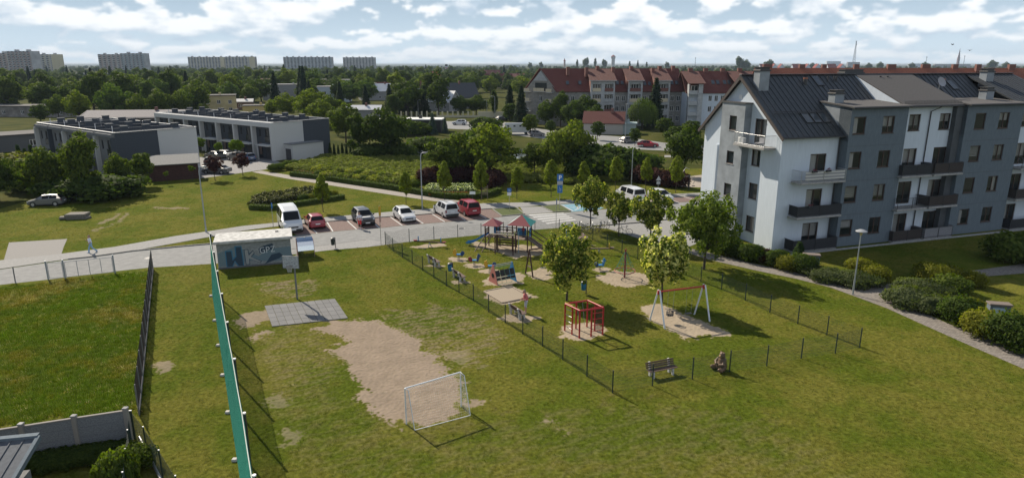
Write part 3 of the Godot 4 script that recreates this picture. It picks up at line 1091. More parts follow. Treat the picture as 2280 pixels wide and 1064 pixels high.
func plant(key: String, at: Vector3, label: String, category: String, group := "", size := Vector3.ONE, tint := "", turn := -1.0, called := "") -> Node3D:
	var o := protos[key].duplicate() as Node3D
	o.name = numbered(called if called != "" else key)
	add_child(o)
	o.position = at
	o.rotation.y = turn if turn >= 0 else rng.randf() * TAU
	o.scale = size
	tag(o, label, category, group)
	if tint != "":
		var c := o.get_node_or_null("crown")
		if c == null:
			c = o.get_node_or_null("foliage")
		c.material_override = mats["leaf_" + tint]
	return o

func hedge(pts: Array, w: float, h: float, size: float, ca: Color, cb: Color, label: String, sd: int, flowers := Color(0, 0, 0, 0), share := 0.0) -> void:
	var g := RandomNumberGenerator.new()
	g.seed = sd
	var mb := MB.new()
	mb.use_c = true
	for i in pts.size() - 1:
		var a: Vector3 = pts[i]
		var b: Vector3 = pts[i + 1]
		var d := b - a
		var ln := d.length()
		d /= ln
		var s := d.cross(Vector3.UP)
		var n := int(ln * (2.0 * h + w) / (size * size) * 1.5)
		for k in n:
			var u := g.randf() * ln
			var face := g.randf() * (2.0 * h + w)
			var p := a + d * u
			var out := Vector3.UP
			if face < w:
				p += s * (face - w * 0.5) + Vector3.UP * h
			elif face < w + h:
				p += s * w * 0.5 + Vector3.UP * (face - w)
				out = s
			else:
				p += -s * w * 0.5 + Vector3.UP * (face - w - h)
				out = -s
			p += rand_dir(g) * size * 0.8
			p.y = maxf(p.y, 0.02)
			var nr := (out + rand_dir(g) * 0.9).normalized()
			var c := ca.lerp(cb, g.randf())
			if share > 0 and g.randf() < share:
				c = flowers * g.randf_range(0.7, 1.1)
			add_leaf(mb, p, nr, (nr * 0.6 + out * 0.5).normalized(), size * g.randf_range(0.8, 1.3), c, g)
	var core := MB.new()
	for i in pts.size() - 1:
		var a: Vector3 = pts[i]
		var b: Vector3 = pts[i + 1]
		var d := b - a
		core.box((a + b) / 2 + Vector3(0, h * 0.46, 0), Vector3(d.length(), h * 0.92, w * 0.82), Basis(Vector3.UP, atan2(-d.z, d.x)))
	var o := thing("hedge", label, "hedge", pts[0])
	part(o, "twigs", core.done(), mat("hedge_twigs", 0.07, 0.095, 0.02, 1.0), -pts[0])
	part(o, "foliage", mb.done(), mats["leaf_plain"], -pts[0])

func wall_poly(mb: MB, o: Vector3, ex: Vector3, outline: Array, holes := [], reveal := 0.16) -> void:
	var xs := []
	var ys := []
	var lo := Vector2(1e9, 1e9)
	var hi := Vector2(-1e9, -1e9)
	var pg := PackedVector2Array()
	for p in outline:
		pg.append(p)
		lo = lo.min(p)
		hi = hi.max(p)
	xs.append_array([lo.x, hi.x])
	ys.append_array([lo.y, hi.y])
	for h in holes:
		xs.append_array([h[0], h[0] + h[2]])
		ys.append_array([h[1], h[1] + h[3]])
	xs.sort()
	ys.sort()
	var out := ex.cross(Vector3.UP)
	var at := func(p: Vector2) -> Vector3: return o + ex * p.x + Vector3.UP * p.y
	var rect: bool = outline.size() == 4 and outline[0].y == outline[1].y and outline[2].y == outline[3].y and outline[0].x == outline[3].x
	for i in xs.size() - 1:
		if xs[i + 1] - xs[i] < 1e-4:
			continue
		for j in ys.size() - 1:
			if ys[j + 1] - ys[j] < 1e-4:
				continue
			var c := Vector2((xs[i] + xs[i + 1]) / 2, (ys[j] + ys[j + 1]) / 2)
			var inside := false
			for h in holes:
				if c.x > h[0] and c.x < h[0] + h[2] and c.y > h[1] and c.y < h[1] + h[3]:
					inside = true
			if inside:
				continue
			var cell := PackedVector2Array([Vector2(xs[i], ys[j]), Vector2(xs[i + 1], ys[j]), Vector2(xs[i + 1], ys[j + 1]), Vector2(xs[i], ys[j + 1])])
			if rect:
				mb.quad(at.call(cell[0]), at.call(cell[1]), at.call(cell[2]), at.call(cell[3]))
				continue
			for q in Geometry2D.intersect_polygons(cell, pg):
				var t := Geometry2D.triangulate_polygon(q)
				for k in range(0, t.size(), 3):
					var a: Vector2 = q[t[k]]
					var b: Vector2 = q[t[k + 1]]
					var d: Vector2 = q[t[k + 2]]
					if (b - a).cross(d - a) < 0:
						mb.tri(at.call(a), at.call(d), at.call(b))
					else:
						mb.tri(at.call(a), at.call(b), at.call(d))
	var back := -out * reveal
	for h in holes:
		var a: Vector3 = at.call(Vector2(h[0], h[1]))
		var b: Vector3 = at.call(Vector2(h[0] + h[2], h[1]))
		var c: Vector3 = at.call(Vector2(h[0] + h[2], h[1] + h[3]))
		var d: Vector3 = at.call(Vector2(h[0], h[1] + h[3]))
		mb.quad(a, b, b + back, a + back)
		mb.quad(b, c, c + back, b + back)
		mb.quad(c, d, d + back, c + back)
		mb.quad(d, a, a + back, d + back)

func frame_mesh(w: float, h: float, bar: float, mull: int, deep := 0.07) -> ArrayMesh:
	var key := "frame %s %s %s %s" % [w, h, bar, mull]
	if meshes.has(key):
		return meshes[key]
	var mb := MB.new()
	mb.box(Vector3(0, bar / 2, 0), Vector3(w, bar, deep))
	mb.box(Vector3(0, h - bar / 2, 0), Vector3(w, bar, deep))
	mb.box(Vector3(-w / 2 + bar / 2, h / 2, 0), Vector3(bar, h - 2 * bar, deep))
	mb.box(Vector3(w / 2 - bar / 2, h / 2, 0), Vector3(bar, h - 2 * bar, deep))
	for i in mull:
		mb.box(Vector3(-w / 2 + w * (i + 1) / (mull + 1), h / 2, 0), Vector3(bar * 1.1, h - 2 * bar, deep * 0.9))
	meshes[key] = mb.done()
	return meshes[key]

func quad_mesh(w: float, h: float) -> ArrayMesh:
	var key := "quad %s %s" % [w, h]
	if not meshes.has(key):
		meshes[key] = MB.new().quad(Vector3(-w / 2, 0, 0), Vector3(w / 2, 0, 0), Vector3(w / 2, h, 0), Vector3(-w / 2, h, 0)).done()
	return meshes[key]

func blind_mesh(w: float, h: float) -> ArrayMesh:
	var key := "blind %s %s" % [w, h]
	if not meshes.has(key):
		var mb := MB.new()
		var n := int(h / 0.16)
		for i in n:
			mb.box(Vector3(0, h - (i + 0.5) * 0.16, 0), Vector3(w, 0.09, 0.01))
		meshes[key] = mb.done()
	return meshes[key]

func window(parent: Node3D, at: Vector3, b: Basis, w: float, h: float, frame: Material, glass: Material, opt := {}) -> MeshInstance3D:
	var back: float = opt.get("back", 0.11)
	var o := part(parent, opt.get("called", "window"), frame_mesh(w, h, opt.get("bar", 0.085), opt.get("mull", 1)), frame, at - b.z * back, b)
	part(o, "pane", quad_mesh(w - 0.1, h - 0.1), glass, Vector3(0, 0.05, -0.012))
	if not opt.get("no_sill", false):
		part(o, "sill", box_mesh(Vector3(w + 0.08, 0.05, back + 0.09)), opt.get("sill", frame), Vector3(0, -0.025, (back + 0.09) / 2 - 0.03))
	match opt.get("inside", ""):
		"curtain":
			part(o, "curtain", quad_mesh(w * 0.42, h - 0.12), mats["curtain"], Vector3(-w * 0.24, 0.06, -0.12))
		"curtain2":
			part(o, "curtain", quad_mesh(w * 0.35, h - 0.12), mats["curtain"], Vector3(w * 0.27, 0.06, -0.12))
		"net":
			part(o, "curtain", quad_mesh(w - 0.12, h * 0.6), mats["curtain_dim"], Vector3(0, h * 0.38, -0.14))
		"blind":
			part(o, "blind", blind_mesh(w * 0.86, h * 0.72), mats["blind"], Vector3(0, h * 0.26, -0.1))
		"half":
			part(o, "blind", quad_mesh(w - 0.14, h * 0.45), mats["curtain_dim"], Vector3(0, h * 0.5, -0.1))
	return o

func railing(parent: Node3D, w: float, d: float, h: float, at: Vector3, b: Basis, m: Material, panel: Material = null, called := "railing", step := 0.13) -> Node3D:
	var key := "rail %s %s %s %s" % [w, d, h, step]
	if not meshes.has(key):
		var mb := MB.new()
		mb.rod(Vector3(-w / 2, h, d), Vector3(w / 2, h, d), 0.025, 5)
		mb.rod(Vector3(-w / 2, 0.1, d), Vector3(w / 2, 0.1, d), 0.018, 4)
		for s in [-1, 1]:
			mb.rod(Vector3(s * w / 2, h, 0), Vector3(s * w / 2, h, d), 0.025, 5)
			mb.rod(Vector3(s * w / 2, 0.1, 0), Vector3(s * w / 2, 0.1, d), 0.018, 4)
			for i in int(d / step):
				mb.rod(Vector3(s * w / 2, 0.1, i * step + 0.05), Vector3(s * w / 2, h, i * step + 0.05), 0.009, 4)
			mb.rod(Vector3(s * w / 2, -0.1, d), Vector3(s * w / 2, h, d), 0.025, 5)
		mb.rod(Vector3(0, -0.1, d), Vector3(0, h, d), 0.025, 5)
		for i in int(w / step):
			mb.rod(Vector3(-w / 2 + i * step + 0.06, 0.1, d), Vector3(-w / 2 + i * step + 0.06, h, d), 0.009, 4)
		meshes[key] = mb.done()
	var o := part(parent, called, meshes[key], m, at, b)
	if panel:
		var k2 := "railp %s %s %s" % [w, d, h]
		if not meshes.has(k2):
			var mb := MB.new()
			mb.box(Vector3(0, h * 0.5 + 0.04, d - 0.03), Vector3(w - 0.06, h - 0.16, 0.012))
			mb.box(Vector3(-w / 2 + 0.03, h * 0.5 + 0.04, d / 2), Vector3(0.012, h - 0.16, d - 0.1))
			mb.box(Vector3(w / 2 - 0.03, h * 0.5 + 0.04, d / 2), Vector3(0.012, h - 0.16, d - 0.1))
			meshes[k2] = mb.done()
		part(o, "panel", meshes[k2], panel)
	return o

func slope_basis(run: float, rise: float) -> Basis:
	var y := Vector3(0, rise, -run).normalized()
	return Basis(Vector3.RIGHT, y, Vector3.RIGHT.cross(y))

func seam_roof(parent: Node3D, s0: float, s1: float, zr: float, yr: float, ze: float, ye: float, m: Material, step := 0.62, called := "roof_sheet", seams := true) -> void:
	var n := maxi(1, roundi(absf(s1 - s0) / step))
	var w := (s1 - s0) / n
	var run := Vector2(ze - zr, yr - ye)
	var ln := run.length()
	var y := Vector3(0, yr - ye, zr - ze).normalized()
	var nz := Vector3.RIGHT.cross(y)
	if nz.y < 0:
		nz = -nz
	var b := Basis(Vector3.RIGHT, y, nz)
	var key := "seam %.3f %.3f %s" % [w, ln, seams]
	if not meshes.has(key):
		var mb := MB.new()
		mb.box(Vector3(0, ln / 2, -0.06), Vector3(w, ln, 0.12))
		if seams:
			mb.box(Vector3(-w / 2 + 0.02, ln / 2, 0.02), Vector3(0.035, ln, 0.05))
		meshes[key] = mb.done()
	for i in n:
		part(parent, called, meshes[key], m, Vector3(s0 + (i + 0.5) * w, ye, ze), b)

func house_mats() -> void:
	mat("white_wall", 0.575, 0.635, 0.70, 0.92, {"tex": noise_tex("ww", 0.03, Color(0.93, 0.935, 0.94), Color(1.0, 1.0, 1.0), 512, 6), "scale": 0.3, "tall": 0.12})
	mat("grey_wall", 0.128, 0.160, 0.186, 0.92, {"tex": noise_tex("gw", 0.04, Color(0.88, 0.88, 0.89), Color(1.03, 1.03, 1.03), 512, 6), "scale": 0.3, "tall": 0.15})
	mat("grey_wall_dark", 0.10, 0.11, 0.12, 0.92, {"tex": wear("gwd"), "scale": 0.2})
	mat("tower_wall", 0.28, 0.31, 0.34, 0.92, {"tex": wear("tw", 0.82, 1.02), "scale": 0.2})
	mat("roof_metal", 0.042, 0.047, 0.052, 0.5, {"tex": wear("rm", 0.75, 1.1, 0.03), "scale": 0.3, "spec": 0.5})
	mat("roof_felt", 0.088, 0.083, 0.082, 0.95, {"tex": wear("rf", 0.8, 1.08, 0.05), "scale": 0.4})
	mat("brown_frame", 0.055, 0.030, 0.020, 0.5)
	mat("dark_trim", 0.05, 0.05, 0.052, 0.6)
	mat("white_frame", 0.68, 0.68, 0.67, 0.5)
	mat("curtain", 0.62, 0.61, 0.58, 0.9)
	mat("curtain_dim", 0.55, 0.54, 0.52, 0.9)
	mat("blind", 0.6, 0.6, 0.58, 0.8)
	mat("rail_dark", 0.035, 0.036, 0.04, 0.5)
	mat("rail_steel", 0.45, 0.45, 0.45, 0.35, {"metal": 0.7})
	mat("concrete", 0.40, 0.39, 0.375, 0.92, {"tex": wear("conc", 0.75, 1.04, 0.03), "scale": 0.4})
	mat("panel_dark", 0.030, 0.032, 0.038, 0.8)
	mat("panel_brown", 0.055, 0.042, 0.038, 0.8)
	mat("panel_grey", 0.30, 0.30, 0.32, 0.8)
	mat("glass", 0.02, 0.03, 0.035, 0.03, {"a": 0.35})
	mat("far_glass", 0.025, 0.03, 0.036, 0.12)
	mat("copper", 0.28, 0.10, 0.05, 0.5)
	mat("sky_glass", 0.06, 0.07, 0.08, 0.02)

func chimney(parent: Node3D, at: Vector3, s: Vector3, m: Material, cap: Material, called := "chimney") -> void:
	var o := part(parent, called, box_mesh(s, 0.02), m, at + Vector3(0, s.y / 2, 0))
	part(o, "cap", box_mesh(Vector3(s.x + 0.16, 0.14, s.z + 0.16), 0.02), cap, Vector3(0, s.y / 2 + 0.07, 0))
	part(o, "cap", box_mesh(Vector3(s.x - 0.1, 0.22, s.z - 0.1)), cap, Vector3(0, s.y / 2 + 0.25, 0))
	part(o, "cap", box_mesh(Vector3(s.x + 0.05, 0.06, s.z + 0.05)), cap, Vector3(0, s.y / 2 + 0.39, 0))

func make_apartment_house() -> void:
	house_mats()
	var h := thing("apartment_house", "four storey white and grey apartment house with dark metal roof", "building", G(1718, 558), deg_to_rad(18.5))
	var W: Material = mats["white_wall"]
	var K: Material = mats["grey_wall"]
	var BF: Material = mats["brown_frame"]
	var GL: Material = mats["glass"]
	var ex := Vector3.RIGHT
	var front := Basis.IDENTITY
	var tops := [2.70, 6.04, 9.36, 12.66]
	var sp := 2.0
	var w1 := MB.new()
	var doors := [[3.45, 0.25, 1.9, 2.2], [3.45, 3.6, 1.9, 2.2], [3.45, 6.95, 1.9, 2.25]]
	wall_poly(w1, Vector3(0, 0, 0), ex, [Vector2(0, -0.1), Vector2(6.8, -0.1), Vector2(6.8, 11.15), Vector2(0, 11.15)], doors)
	part(h, "wall", w1.done(), W)
	for i in 3:
		var q: Array = doors[i]
		window(h, Vector3(q[0] + q[2] / 2, q[1], 0), front, q[2], q[3], BF, GL, {"called": "balcony_door", "inside": ["net", "curtain", "curtain"][i], "no_sill": true})
	for k in 2:
		var s0 := 6.8 if k == 0 else 21.6
		var s1 := 13.8 if k == 0 else 29.6
		var g := MB.new()
		var holes := []
		var cols := [7.2, 10.75] if k == 0 else [22.85, 26.2]
		for t in tops:
			for c in cols:
				holes.append([c - s0, t - 1.62, 1.45, 1.62])
		wall_poly(g, Vector3(s0, 0, 0.95), ex, [Vector2(0, -0.1), Vector2(s1 - s0, -0.1), Vector2(s1 - s0, 13.55), Vector2(0, 13.55)], holes)
		g.quad(Vector3(s0, -0.1, -0.5), Vector3(s0, -0.1, 0.95), Vector3(s0, 13.55, 0.95), Vector3(s0, 13.55, -0.5))
		g.quad(Vector3(s1, -0.1, 0.95), Vector3(s1, -0.1, -0.5), Vector3(s1, 13.55, -0.5), Vector3(s1, 13.55, 0.95))
		part(h, "bay_wall", g.done(), K)
		var ins := ["curtain", "", "", "curtain2", "blind", "blind", "", "half"] if k == 1 else ["half", "", "blind", "blind", "curtain", "", "curtain", "net"]
		for i in holes.size():
			var q: Array = holes[i]
			window(h, Vector3(s0 + q[0] + q[2] / 2, q[1], 0.95), front, q[2], q[3], BF, GL, {"inside": ins[i], "mull": i % 2})
		for t in [3.2, 6.55, 9.9]:
			part(h, "joint", box_mesh(Vector3(s1 - s0, 0.03, 0.012)), mats["grey_wall_dark"], Vector3((s0 + s1) / 2, t, 0.95))
		seam_roof(h, s0 - 0.15, s1 + 0.15, -3.3, 13.98, 1.3, 13.62, mats["roof_felt"], 1.2, "bay_roof", false)
		part(h, "gutter", MB.new().rod(Vector3(s0 - 0.2, 13.52, 1.34), Vector3(s1 + 0.2, 13.52, 1.34), 0.08, 6).done(), mats["dark_trim"])
		for s in [s0, s1]:
			part(h, "cheek", MB.new().quad(Vector3(s, 10.4, 0.95), Vector3(s, 13.6, 0.95), Vector3(s, 13.95, -3.3), Vector3(s, 10.4, -0.4)).done(), mats["tower_wall"])
	for k in 2:
		var s0 := 13.8 if k == 0 else 29.6
		var s1 := 21.6 if k == 0 else 37.0
		var w := MB.new()
		var holes := []
		var cols := [15.1, 19.15] if k == 0 else [30.9, 34.5]
		for c in cols:
			holes.append([c - s0, 12.66 - 1.62, 1.5, 1.62])
			for f in 3:
				holes.append([c - s0 - 0.15, [0.25, 3.6, 6.95][f], 1.8, 2.3])
		wall_poly(w, Vector3(s0, 0, 0), ex, [Vector2(0, -0.1), Vector2(s1 - s0, -0.1), Vector2(s1 - s0, 13.5), Vector2(0, 13.5)], holes)
		part(h, "wall", w.done(), W)
		var n := 0
		for q in holes:
			window(h, Vector3(s0 + q[0] + q[2] / 2, q[1], 0), front, q[2], q[3], BF, GL, {"called": "window" if q[3] < 2 else "balcony_door", "inside": ["blind", "curtain", "", "net", "half", "", "curtain", ""][n % 8], "no_sill": q[3] > 2})
			n += 1
	part(h, "pilaster", box_mesh(Vector3(0.9, 13.5, 0.5)), mats["grey_wall_dark"], Vector3(21.15, 6.75, 0.26))
	var slab := box_mesh(Vector3(5.3, 0.2, 1.35), 0.03)
	for f in 2:
		var y: float = [3.4, 6.75][f]
		var b := part(h, "balcony", slab, mats["concrete"], Vector3(4.1, y - 0.1, 0.68))
		railing(b, 5.2, 1.25, 1.05, Vector3(0, 0.1, -0.65), front, mats["rail_dark"] if f == 0 else mats["rail_steel"], mats["panel_dark"] if f == 0 else null)
		if f == 1:
			for i in 5:
				part(b, "awning_cloth", box_mesh(Vector3(4.6, 0.15, 0.012)), mats["curtain"] if i % 2 == 0 else mats["panel_grey"], Vector3(0.2, 0.38 + i * 0.15, 0.57))
		for i in 1 + f:
			var box := part(b, "flower_box", box_mesh(Vector3(0.6, 0.16, 0.18), 0.02), mats["panel_dark"], Vector3(-1.2 + 1.6 * i, 1.1, 0.68))
			var fl := MB.new()
			fl.use_c = true
			clump(fl, Vector3(0, 0.14, 0), Vector3(0.3, 0.14, 0.12), 60, 0.07, rng, Vector3.ZERO, Color(0.35, 0.06, 0.22), Color(0.05, 0.08, 0.02))
			part(box, "blossoms", fl.done(), mats["leaf_plain"])
	var gb := part(h, "garden_fence", box_mesh(Vector3(5.3, 0.06, 1.35)), mats["concrete"], Vector3(4.0, 0.03, 0.68))
	railing(gb, 5.2, 1.3, 1.1, Vector3(0, 0.03, -0.65), front, mats["rail_dark"], mats["panel_dark"])
	for f in 3:
		for k in 2:
			var x := 15.55 + k * 4.05 if k == 0 else 19.75
			var y: float = [0.0, 3.4, 6.75][f]
			var b := part(h, "balcony" if f else "garden_fence", box_mesh(Vector3(3.95, 0.2 if f else 0.06, 1.5), 0.02), mats["concrete"], Vector3(x, y - (0.1 if f else -0.03), 0.75))
			var pm: Material = [[mats["panel_brown"], mats["panel_grey"]], [null, mats["panel_brown"]], [mats["panel_dark"], mats["panel_brown"]]][f][k]
			railing(b, 3.85, 1.4, 1.08, Vector3(0, 0.1 if f else 0.03, -0.72), front, mats["rail_dark"], pm)
	for f in 2:
		var b := part(h, "balcony", box_mesh(Vector3(5.0, 0.2, 1.5), 0.02), mats["concrete"], Vector3(32.6, [3.3, 6.65][f], 0.75))
		railing(b, 4.9, 1.4, 1.08, Vector3(0, 0.1, -0.72), front, mats["rail_dark"], mats["panel_brown"] if f == 0 else null)
	var gb2 := part(h, "garden_fence", box_mesh(Vector3(5.0, 0.06, 1.5)), mats["concrete"], Vector3(32.6, 0.03, 0.75))
	railing(gb2, 4.9, 1.4, 1.08, Vector3(0, 0.03, -0.72), front, mats["rail_dark"], mats["panel_dark"])
	var D := 12.3
	var gz := Vector3(0, 0, 1)
	var side := Basis(Vector3(0, 0, 1), Vector3.UP, Vector3(-1, 0, 0))
	var rz := -6.4
	var gw := MB.new()
	var gholes := []
	for i in 4:
		var dz := 0.1 * i
		if i < 3:
			gholes.append([D - 4.15, tops[i] - 1.62, 1.3, 1.6])
		else:
			gholes.append([D - 4.05, 9.95, 1.7, 2.4])
	wall_poly(gw, Vector3(0, 0, -D), gz, [Vector2(0, -0.1), Vector2(D, -0.1), Vector2(D, 11.15), Vector2(D + rz, 16.1), Vector2(0, 10.9)], gholes)
	part(h, "gable_wall", gw.done(), W)
	for i in 4:
		var q: Array = gholes[i]
		window(h, Vector3(0, q[1], -D + q[0] + q[2] / 2), side, q[2], q[3], BF, GL, {"inside": ["curtain2", "", "curtain", "curtain2"][i], "mull": 1 if i == 3 else 0, "called": "window" if i < 3 else "balcony_door", "no_sill": i == 3, "sill": mats["concrete"]})
	var tw := MB.new()
	var th := [[1.35, 4.25, 1.15, 1.3], [1.35, 7.6, 1.15, 1.3], [1.35, 11.0, 1.15, 1.45], [1.35, 1.0, 1.15, 1.3]]
	var T := MB.new()
	wall_poly(T, Vector3(-0.8, 0, -8.4), gz, [Vector2(0, -0.1), Vector2(3.7, -0.1), Vector2(3.7, 13.7), Vector2(0, 13.7)], th)
	T.quad(Vector3(-0.8, -0.1, -4.7), Vector3(0, -0.1, -4.7), Vector3(0, 13.7, -4.7), Vector3(-0.8, 13.7, -4.7))
	T.quad(Vector3(0, -0.1, -8.4), Vector3(-0.8, -0.1, -8.4), Vector3(-0.8, 13.7, -8.4), Vector3(0, 13.7, -8.4))
	part(h, "stair_tower", T.done(), mats["tower_wall"])
	part(h, "tower_coping", box_mesh(Vector3(1.0, 0.12, 3.9)), mats["dark_trim"], Vector3(-0.4, 13.76, -6.55))
	for q in th:
		window(h, Vector3(-0.8, q[1], -8.4 + q[0] + q[2] / 2), side, q[2], q[3], BF, GL, {"mull": 0, "sill": mats["concrete"]})
	part(h, "wall_step", box_mesh(Vector3(0.3, 9.2, 0.35)), W, Vector3(-0.16, 4.6, -9.6))
	var gbal := part(h, "balcony", box_mesh(Vector3(1.35, 0.22, 4.6), 0.02), mats["concrete"], Vector3(-0.68, 9.75, -3.1))
	railing(gbal, 4.5, 1.25, 1.1, Vector3(0.65, 0.11, 0), side, mats["rail_steel"])
	part(gbal, "cooling_unit", box_mesh(Vector3(0.35, 0.6, 0.85), 0.03), mats["white_frame"], Vector3(-0.2, 0.41, -1.6))
	part(gbal, "garden_chair", MB.new().box(Vector3(0, 0.3, 0), Vector3(0.6, 0.08, 0.7)).box(Vector3(0.28, 0.55, 0), Vector3(0.06, 0.5, 0.7)).box(Vector3(0, 0.15, 0.3), Vector3(0.5, 0.3, 0.05)).box(Vector3(0, 0.15, -0.3), Vector3(0.5, 0.3, 0.05)).done(), mats["panel_grey"], Vector3(-0.1, 0.11, 0.9))
	part(h, "vent", box_mesh(Vector3(0.04, 0.4, 0.45)), mats["white_frame"], Vector3(-0.02, 14.3, -6.6))
	var bk := MB.new()
	bk.quad(Vector3(37, -0.1, -D), Vector3(0, -0.1, -D), Vector3(0, 10.9, -D), Vector3(37, 10.9, -D))
	bk.quad(Vector3(37, -0.1, 0), Vector3(37, -0.1, -D), Vector3(37, 10.9, -D), Vector3(37, 13.5, 0))
	bk.tri(Vector3(37, 13.5, 0), Vector3(37, 10.9, -D), Vector3(37, 16.1, rz))
	part(h, "back_wall", bk.done(), W)
	for f in 4:
		part(h, "floor_slab", box_mesh(Vector3(36.8, 0.2, D - 0.3)), mats["concrete"], Vector3(18.5, [0.0, 3.3, 6.65, 9.95][f], -D / 2 - 0.2))
	part(h, "inner_wall", box_mesh(Vector3(36.6, 13.0, 0.15)), mats["curtain_dim"], Vector3(18.5, 5.5, -4.6))
	var R: Material = mats["roof_metal"]
	seam_roof(h, -0.42, 6.78, rz, 16.42, 0.55, 10.93, R, 0.6)
	seam_roof(h, 6.78, 13.8, rz, 16.42, -2.6, 13.42, R, 0.6)
	seam_roof(h, 13.8, 21.6, rz, 16.5, 0.62, 13.55, mats["roof_felt"], 1.3, "felt_strip", false)
	seam_roof(h, 21.6, 29.6, rz, 16.42, -2.6, 13.42, R, 0.6)
	seam_roof(h, 29.6, 37.2, rz, 16.42, 0.6, 13.4, R, 0.6)
	seam_roof(h, -0.42, 37.2, rz, 16.42, -12.9, 10.55, R, 0.62, "back_roof_sheet")
	part(h, "ridge_cap", box_mesh(Vector3(37.7, 0.08, 0.4), 0.02), R, Vector3(18.4, 16.47, rz))
	part(h, "cheek", MB.new().quad(Vector3(13.79, 13.4, 0.5), Vector3(13.79, 13.46, 0.5), Vector3(13.79, 16.4, rz), Vector3(13.79, 13.4, -2.6)).done(), W)
	for k in 2:
		var a := Vector3(-0.42, 16.36, rz)
		var b := Vector3(-0.42, 10.85, 0.6) if k == 0 else Vector3(-0.42, 10.5, -12.95)
		var d := b - a
		var y := d.normalized()
		part(h, "verge_board", box_mesh(Vector3(0.06, d.length(), 0.3)), mats["panel_brown"], (a + b) / 2 - Vector3(0, 0.16, 0), Basis(Vector3.RIGHT, y, Vector3.RIGHT.cross(y)))
	part(h, "gutter", MB.new().rod(Vector3(-0.4, 10.84, 0.62), Vector3(6.8, 10.84, 0.62), 0.07, 6).done(), mats["dark_trim"])
	part(h, "gutter", MB.new().rod(Vector3(13.6, 13.44, 0.68), Vector3(21.9, 13.44, 0.68), 0.08, 6).done(), mats["dark_trim"])
	for s in [6.62, 29.75]:
		part(h, "drain_pipe", MB.new().rod(Vector3(s, 0, 0.12), Vector3(s, 11.0 if s < 10 else 13.3, 0.12), 0.06, 6).done(), mats["dark_trim"])
	part(h, "drain_pipe", MB.new().tube([Vector3(18.4, 13.35, 0.6), Vector3(17.75, 12.9, 0.1), Vector3(17.7, 0, 0.1)], 0.06, 6).done(), mats["dark_trim"])
	var sg := MB.new()
	for i in 40:
		var x := 14.0 + i * 0.19
		sg.rod(Vector3(x, 13.7, 0.25), Vector3(x, 13.98, 0.22), 0.014, 4)
	for y in [13.75, 13.86, 13.97]:
		sg.rod(Vector3(13.9, y, 0.24), Vector3(21.6, y, 0.24), 0.016, 4)
	part(h, "snow_guard", sg.done(), mats["dark_trim"])
	part(h, "snow_guard", MB.new().rod(Vector3(0.2, 12.95, -1.75), Vector3(6.4, 12.95, -1.75), 0.03, 5).rod(Vector3(0.2, 13.1, -1.85), Vector3(6.4, 13.1, -1.85), 0.03, 5).done(), mats["dark_trim"])
	var rise := 16.42 - 10.93
	var rb := slope_basis(0.55 - rz, rise)
	var on := func(s: float, t: float) -> Vector3: return Vector3(s, lerpf(16.42, 10.93, t), lerpf(rz, 0.55, t))
	for q in [[3.75, 0.80], [4.75, 0.80], [5.75, 0.80], [8.4, 0.2]]:
		var o := part(h, "roof_window", frame_mesh(0.85, 1.5, 0.09, 0), mats["dark_trim"], on.call(q[0], q[1]) + rb.z * 0.06, rb)
		part(o, "pane", quad_mesh(0.68, 1.32), mats["sky_glass"], Vector3(0, 0.09, 0.03))
	var o2 := part(h, "roof_window", frame_mesh(0.85, 1.5, 0.09, 0), mats["dark_trim"], on.call(26.2, 0.30) + rb.z * 0.06, rb)
	part(o2, "pane", quad_mesh(0.68, 1.32), mats["sky_glass"], Vector3(0, 0.09, 0.03))
	var CW: Material = mats["grey_wall"]
	chimney(h, Vector3(1.0, 14.7, -5.0), Vector3(1.15, 2.1, 0.95), mats["tower_wall"], mats["dark_trim"])
	chimney(h, Vector3(7.5, 13.5, -1.9), Vector3(1.1, 1.15, 0.9), mats["tower_wall"], mats["dark_trim"])
	chimney(h, Vector3(27.6, 13.5, -1.9), Vector3(1.1, 1.2, 0.9), mats["tower_wall"], mats["dark_trim"])
	chimney(h, Vector3(31.2, 15.0, -4.9), Vector3(1.1, 1.6, 0.9), mats["tower_wall"], mats["dark_trim"])
	chimney(h, Vector3(15.5, 15.4, -8.5), Vector3(2.6, 1.1, 1.0), mats["tower_wall"], mats["dark_trim"])
	for q in [[6.6, 0.16], [24.9, 0.2]]:
		var p: Vector3 = on.call(q[0], q[1])
		part(h, "roof_vent", MB.new().rod(Vector3(0, -0.2, 0), Vector3(0, 0.45, 0), 0.2, 8).done(), mats["dark_trim"], p)
		part(h, "vent_cap", MB.new().rod(Vector3(0, 0.47, 0), Vector3(0, 0.62, 0), 0.22, 8).done(), mats["copper"], p)
	for q in [[9.7, 0.12], [10.5, 0.12], [10.8, 0.12], [16.6, 0.12], [17.6, 0.12]]:
		var p: Vector3 = on.call(q[0], q[1])
		part(h, "roof_vent", MB.new().rod(Vector3(0, -0.1, 0), Vector3(0, 0.4, 0), 0.07, 6).rod(Vector3(0, 0.4, 0), Vector3(0, 0.5, 0), 0.12, 6).done(), mats["dark_trim"], p)
	var dish := part(h, "satellite_dish", MB.new().rod(Vector3(0, -0.5, 0), Vector3(0, 1.2, 0), 0.03, 5).done(), mats["rail_steel"], on.call(23.2, 0.35))
	part(dish, "reflector", MB.new().lathe([Vector2(0.02, 0), Vector2(0.3, 0.05), Vector2(0.55, 0.16)], 14).done(), mats["panel_grey"], Vector3(0, 1.1, 0.1), Basis(Vector3.RIGHT, deg_to_rad(65)))
	part(h, "plinth_strip", box_mesh(Vector3(38, 0.04, 0.5)), mats["concrete"], Vector3(18.5, 0.012, 1.75))

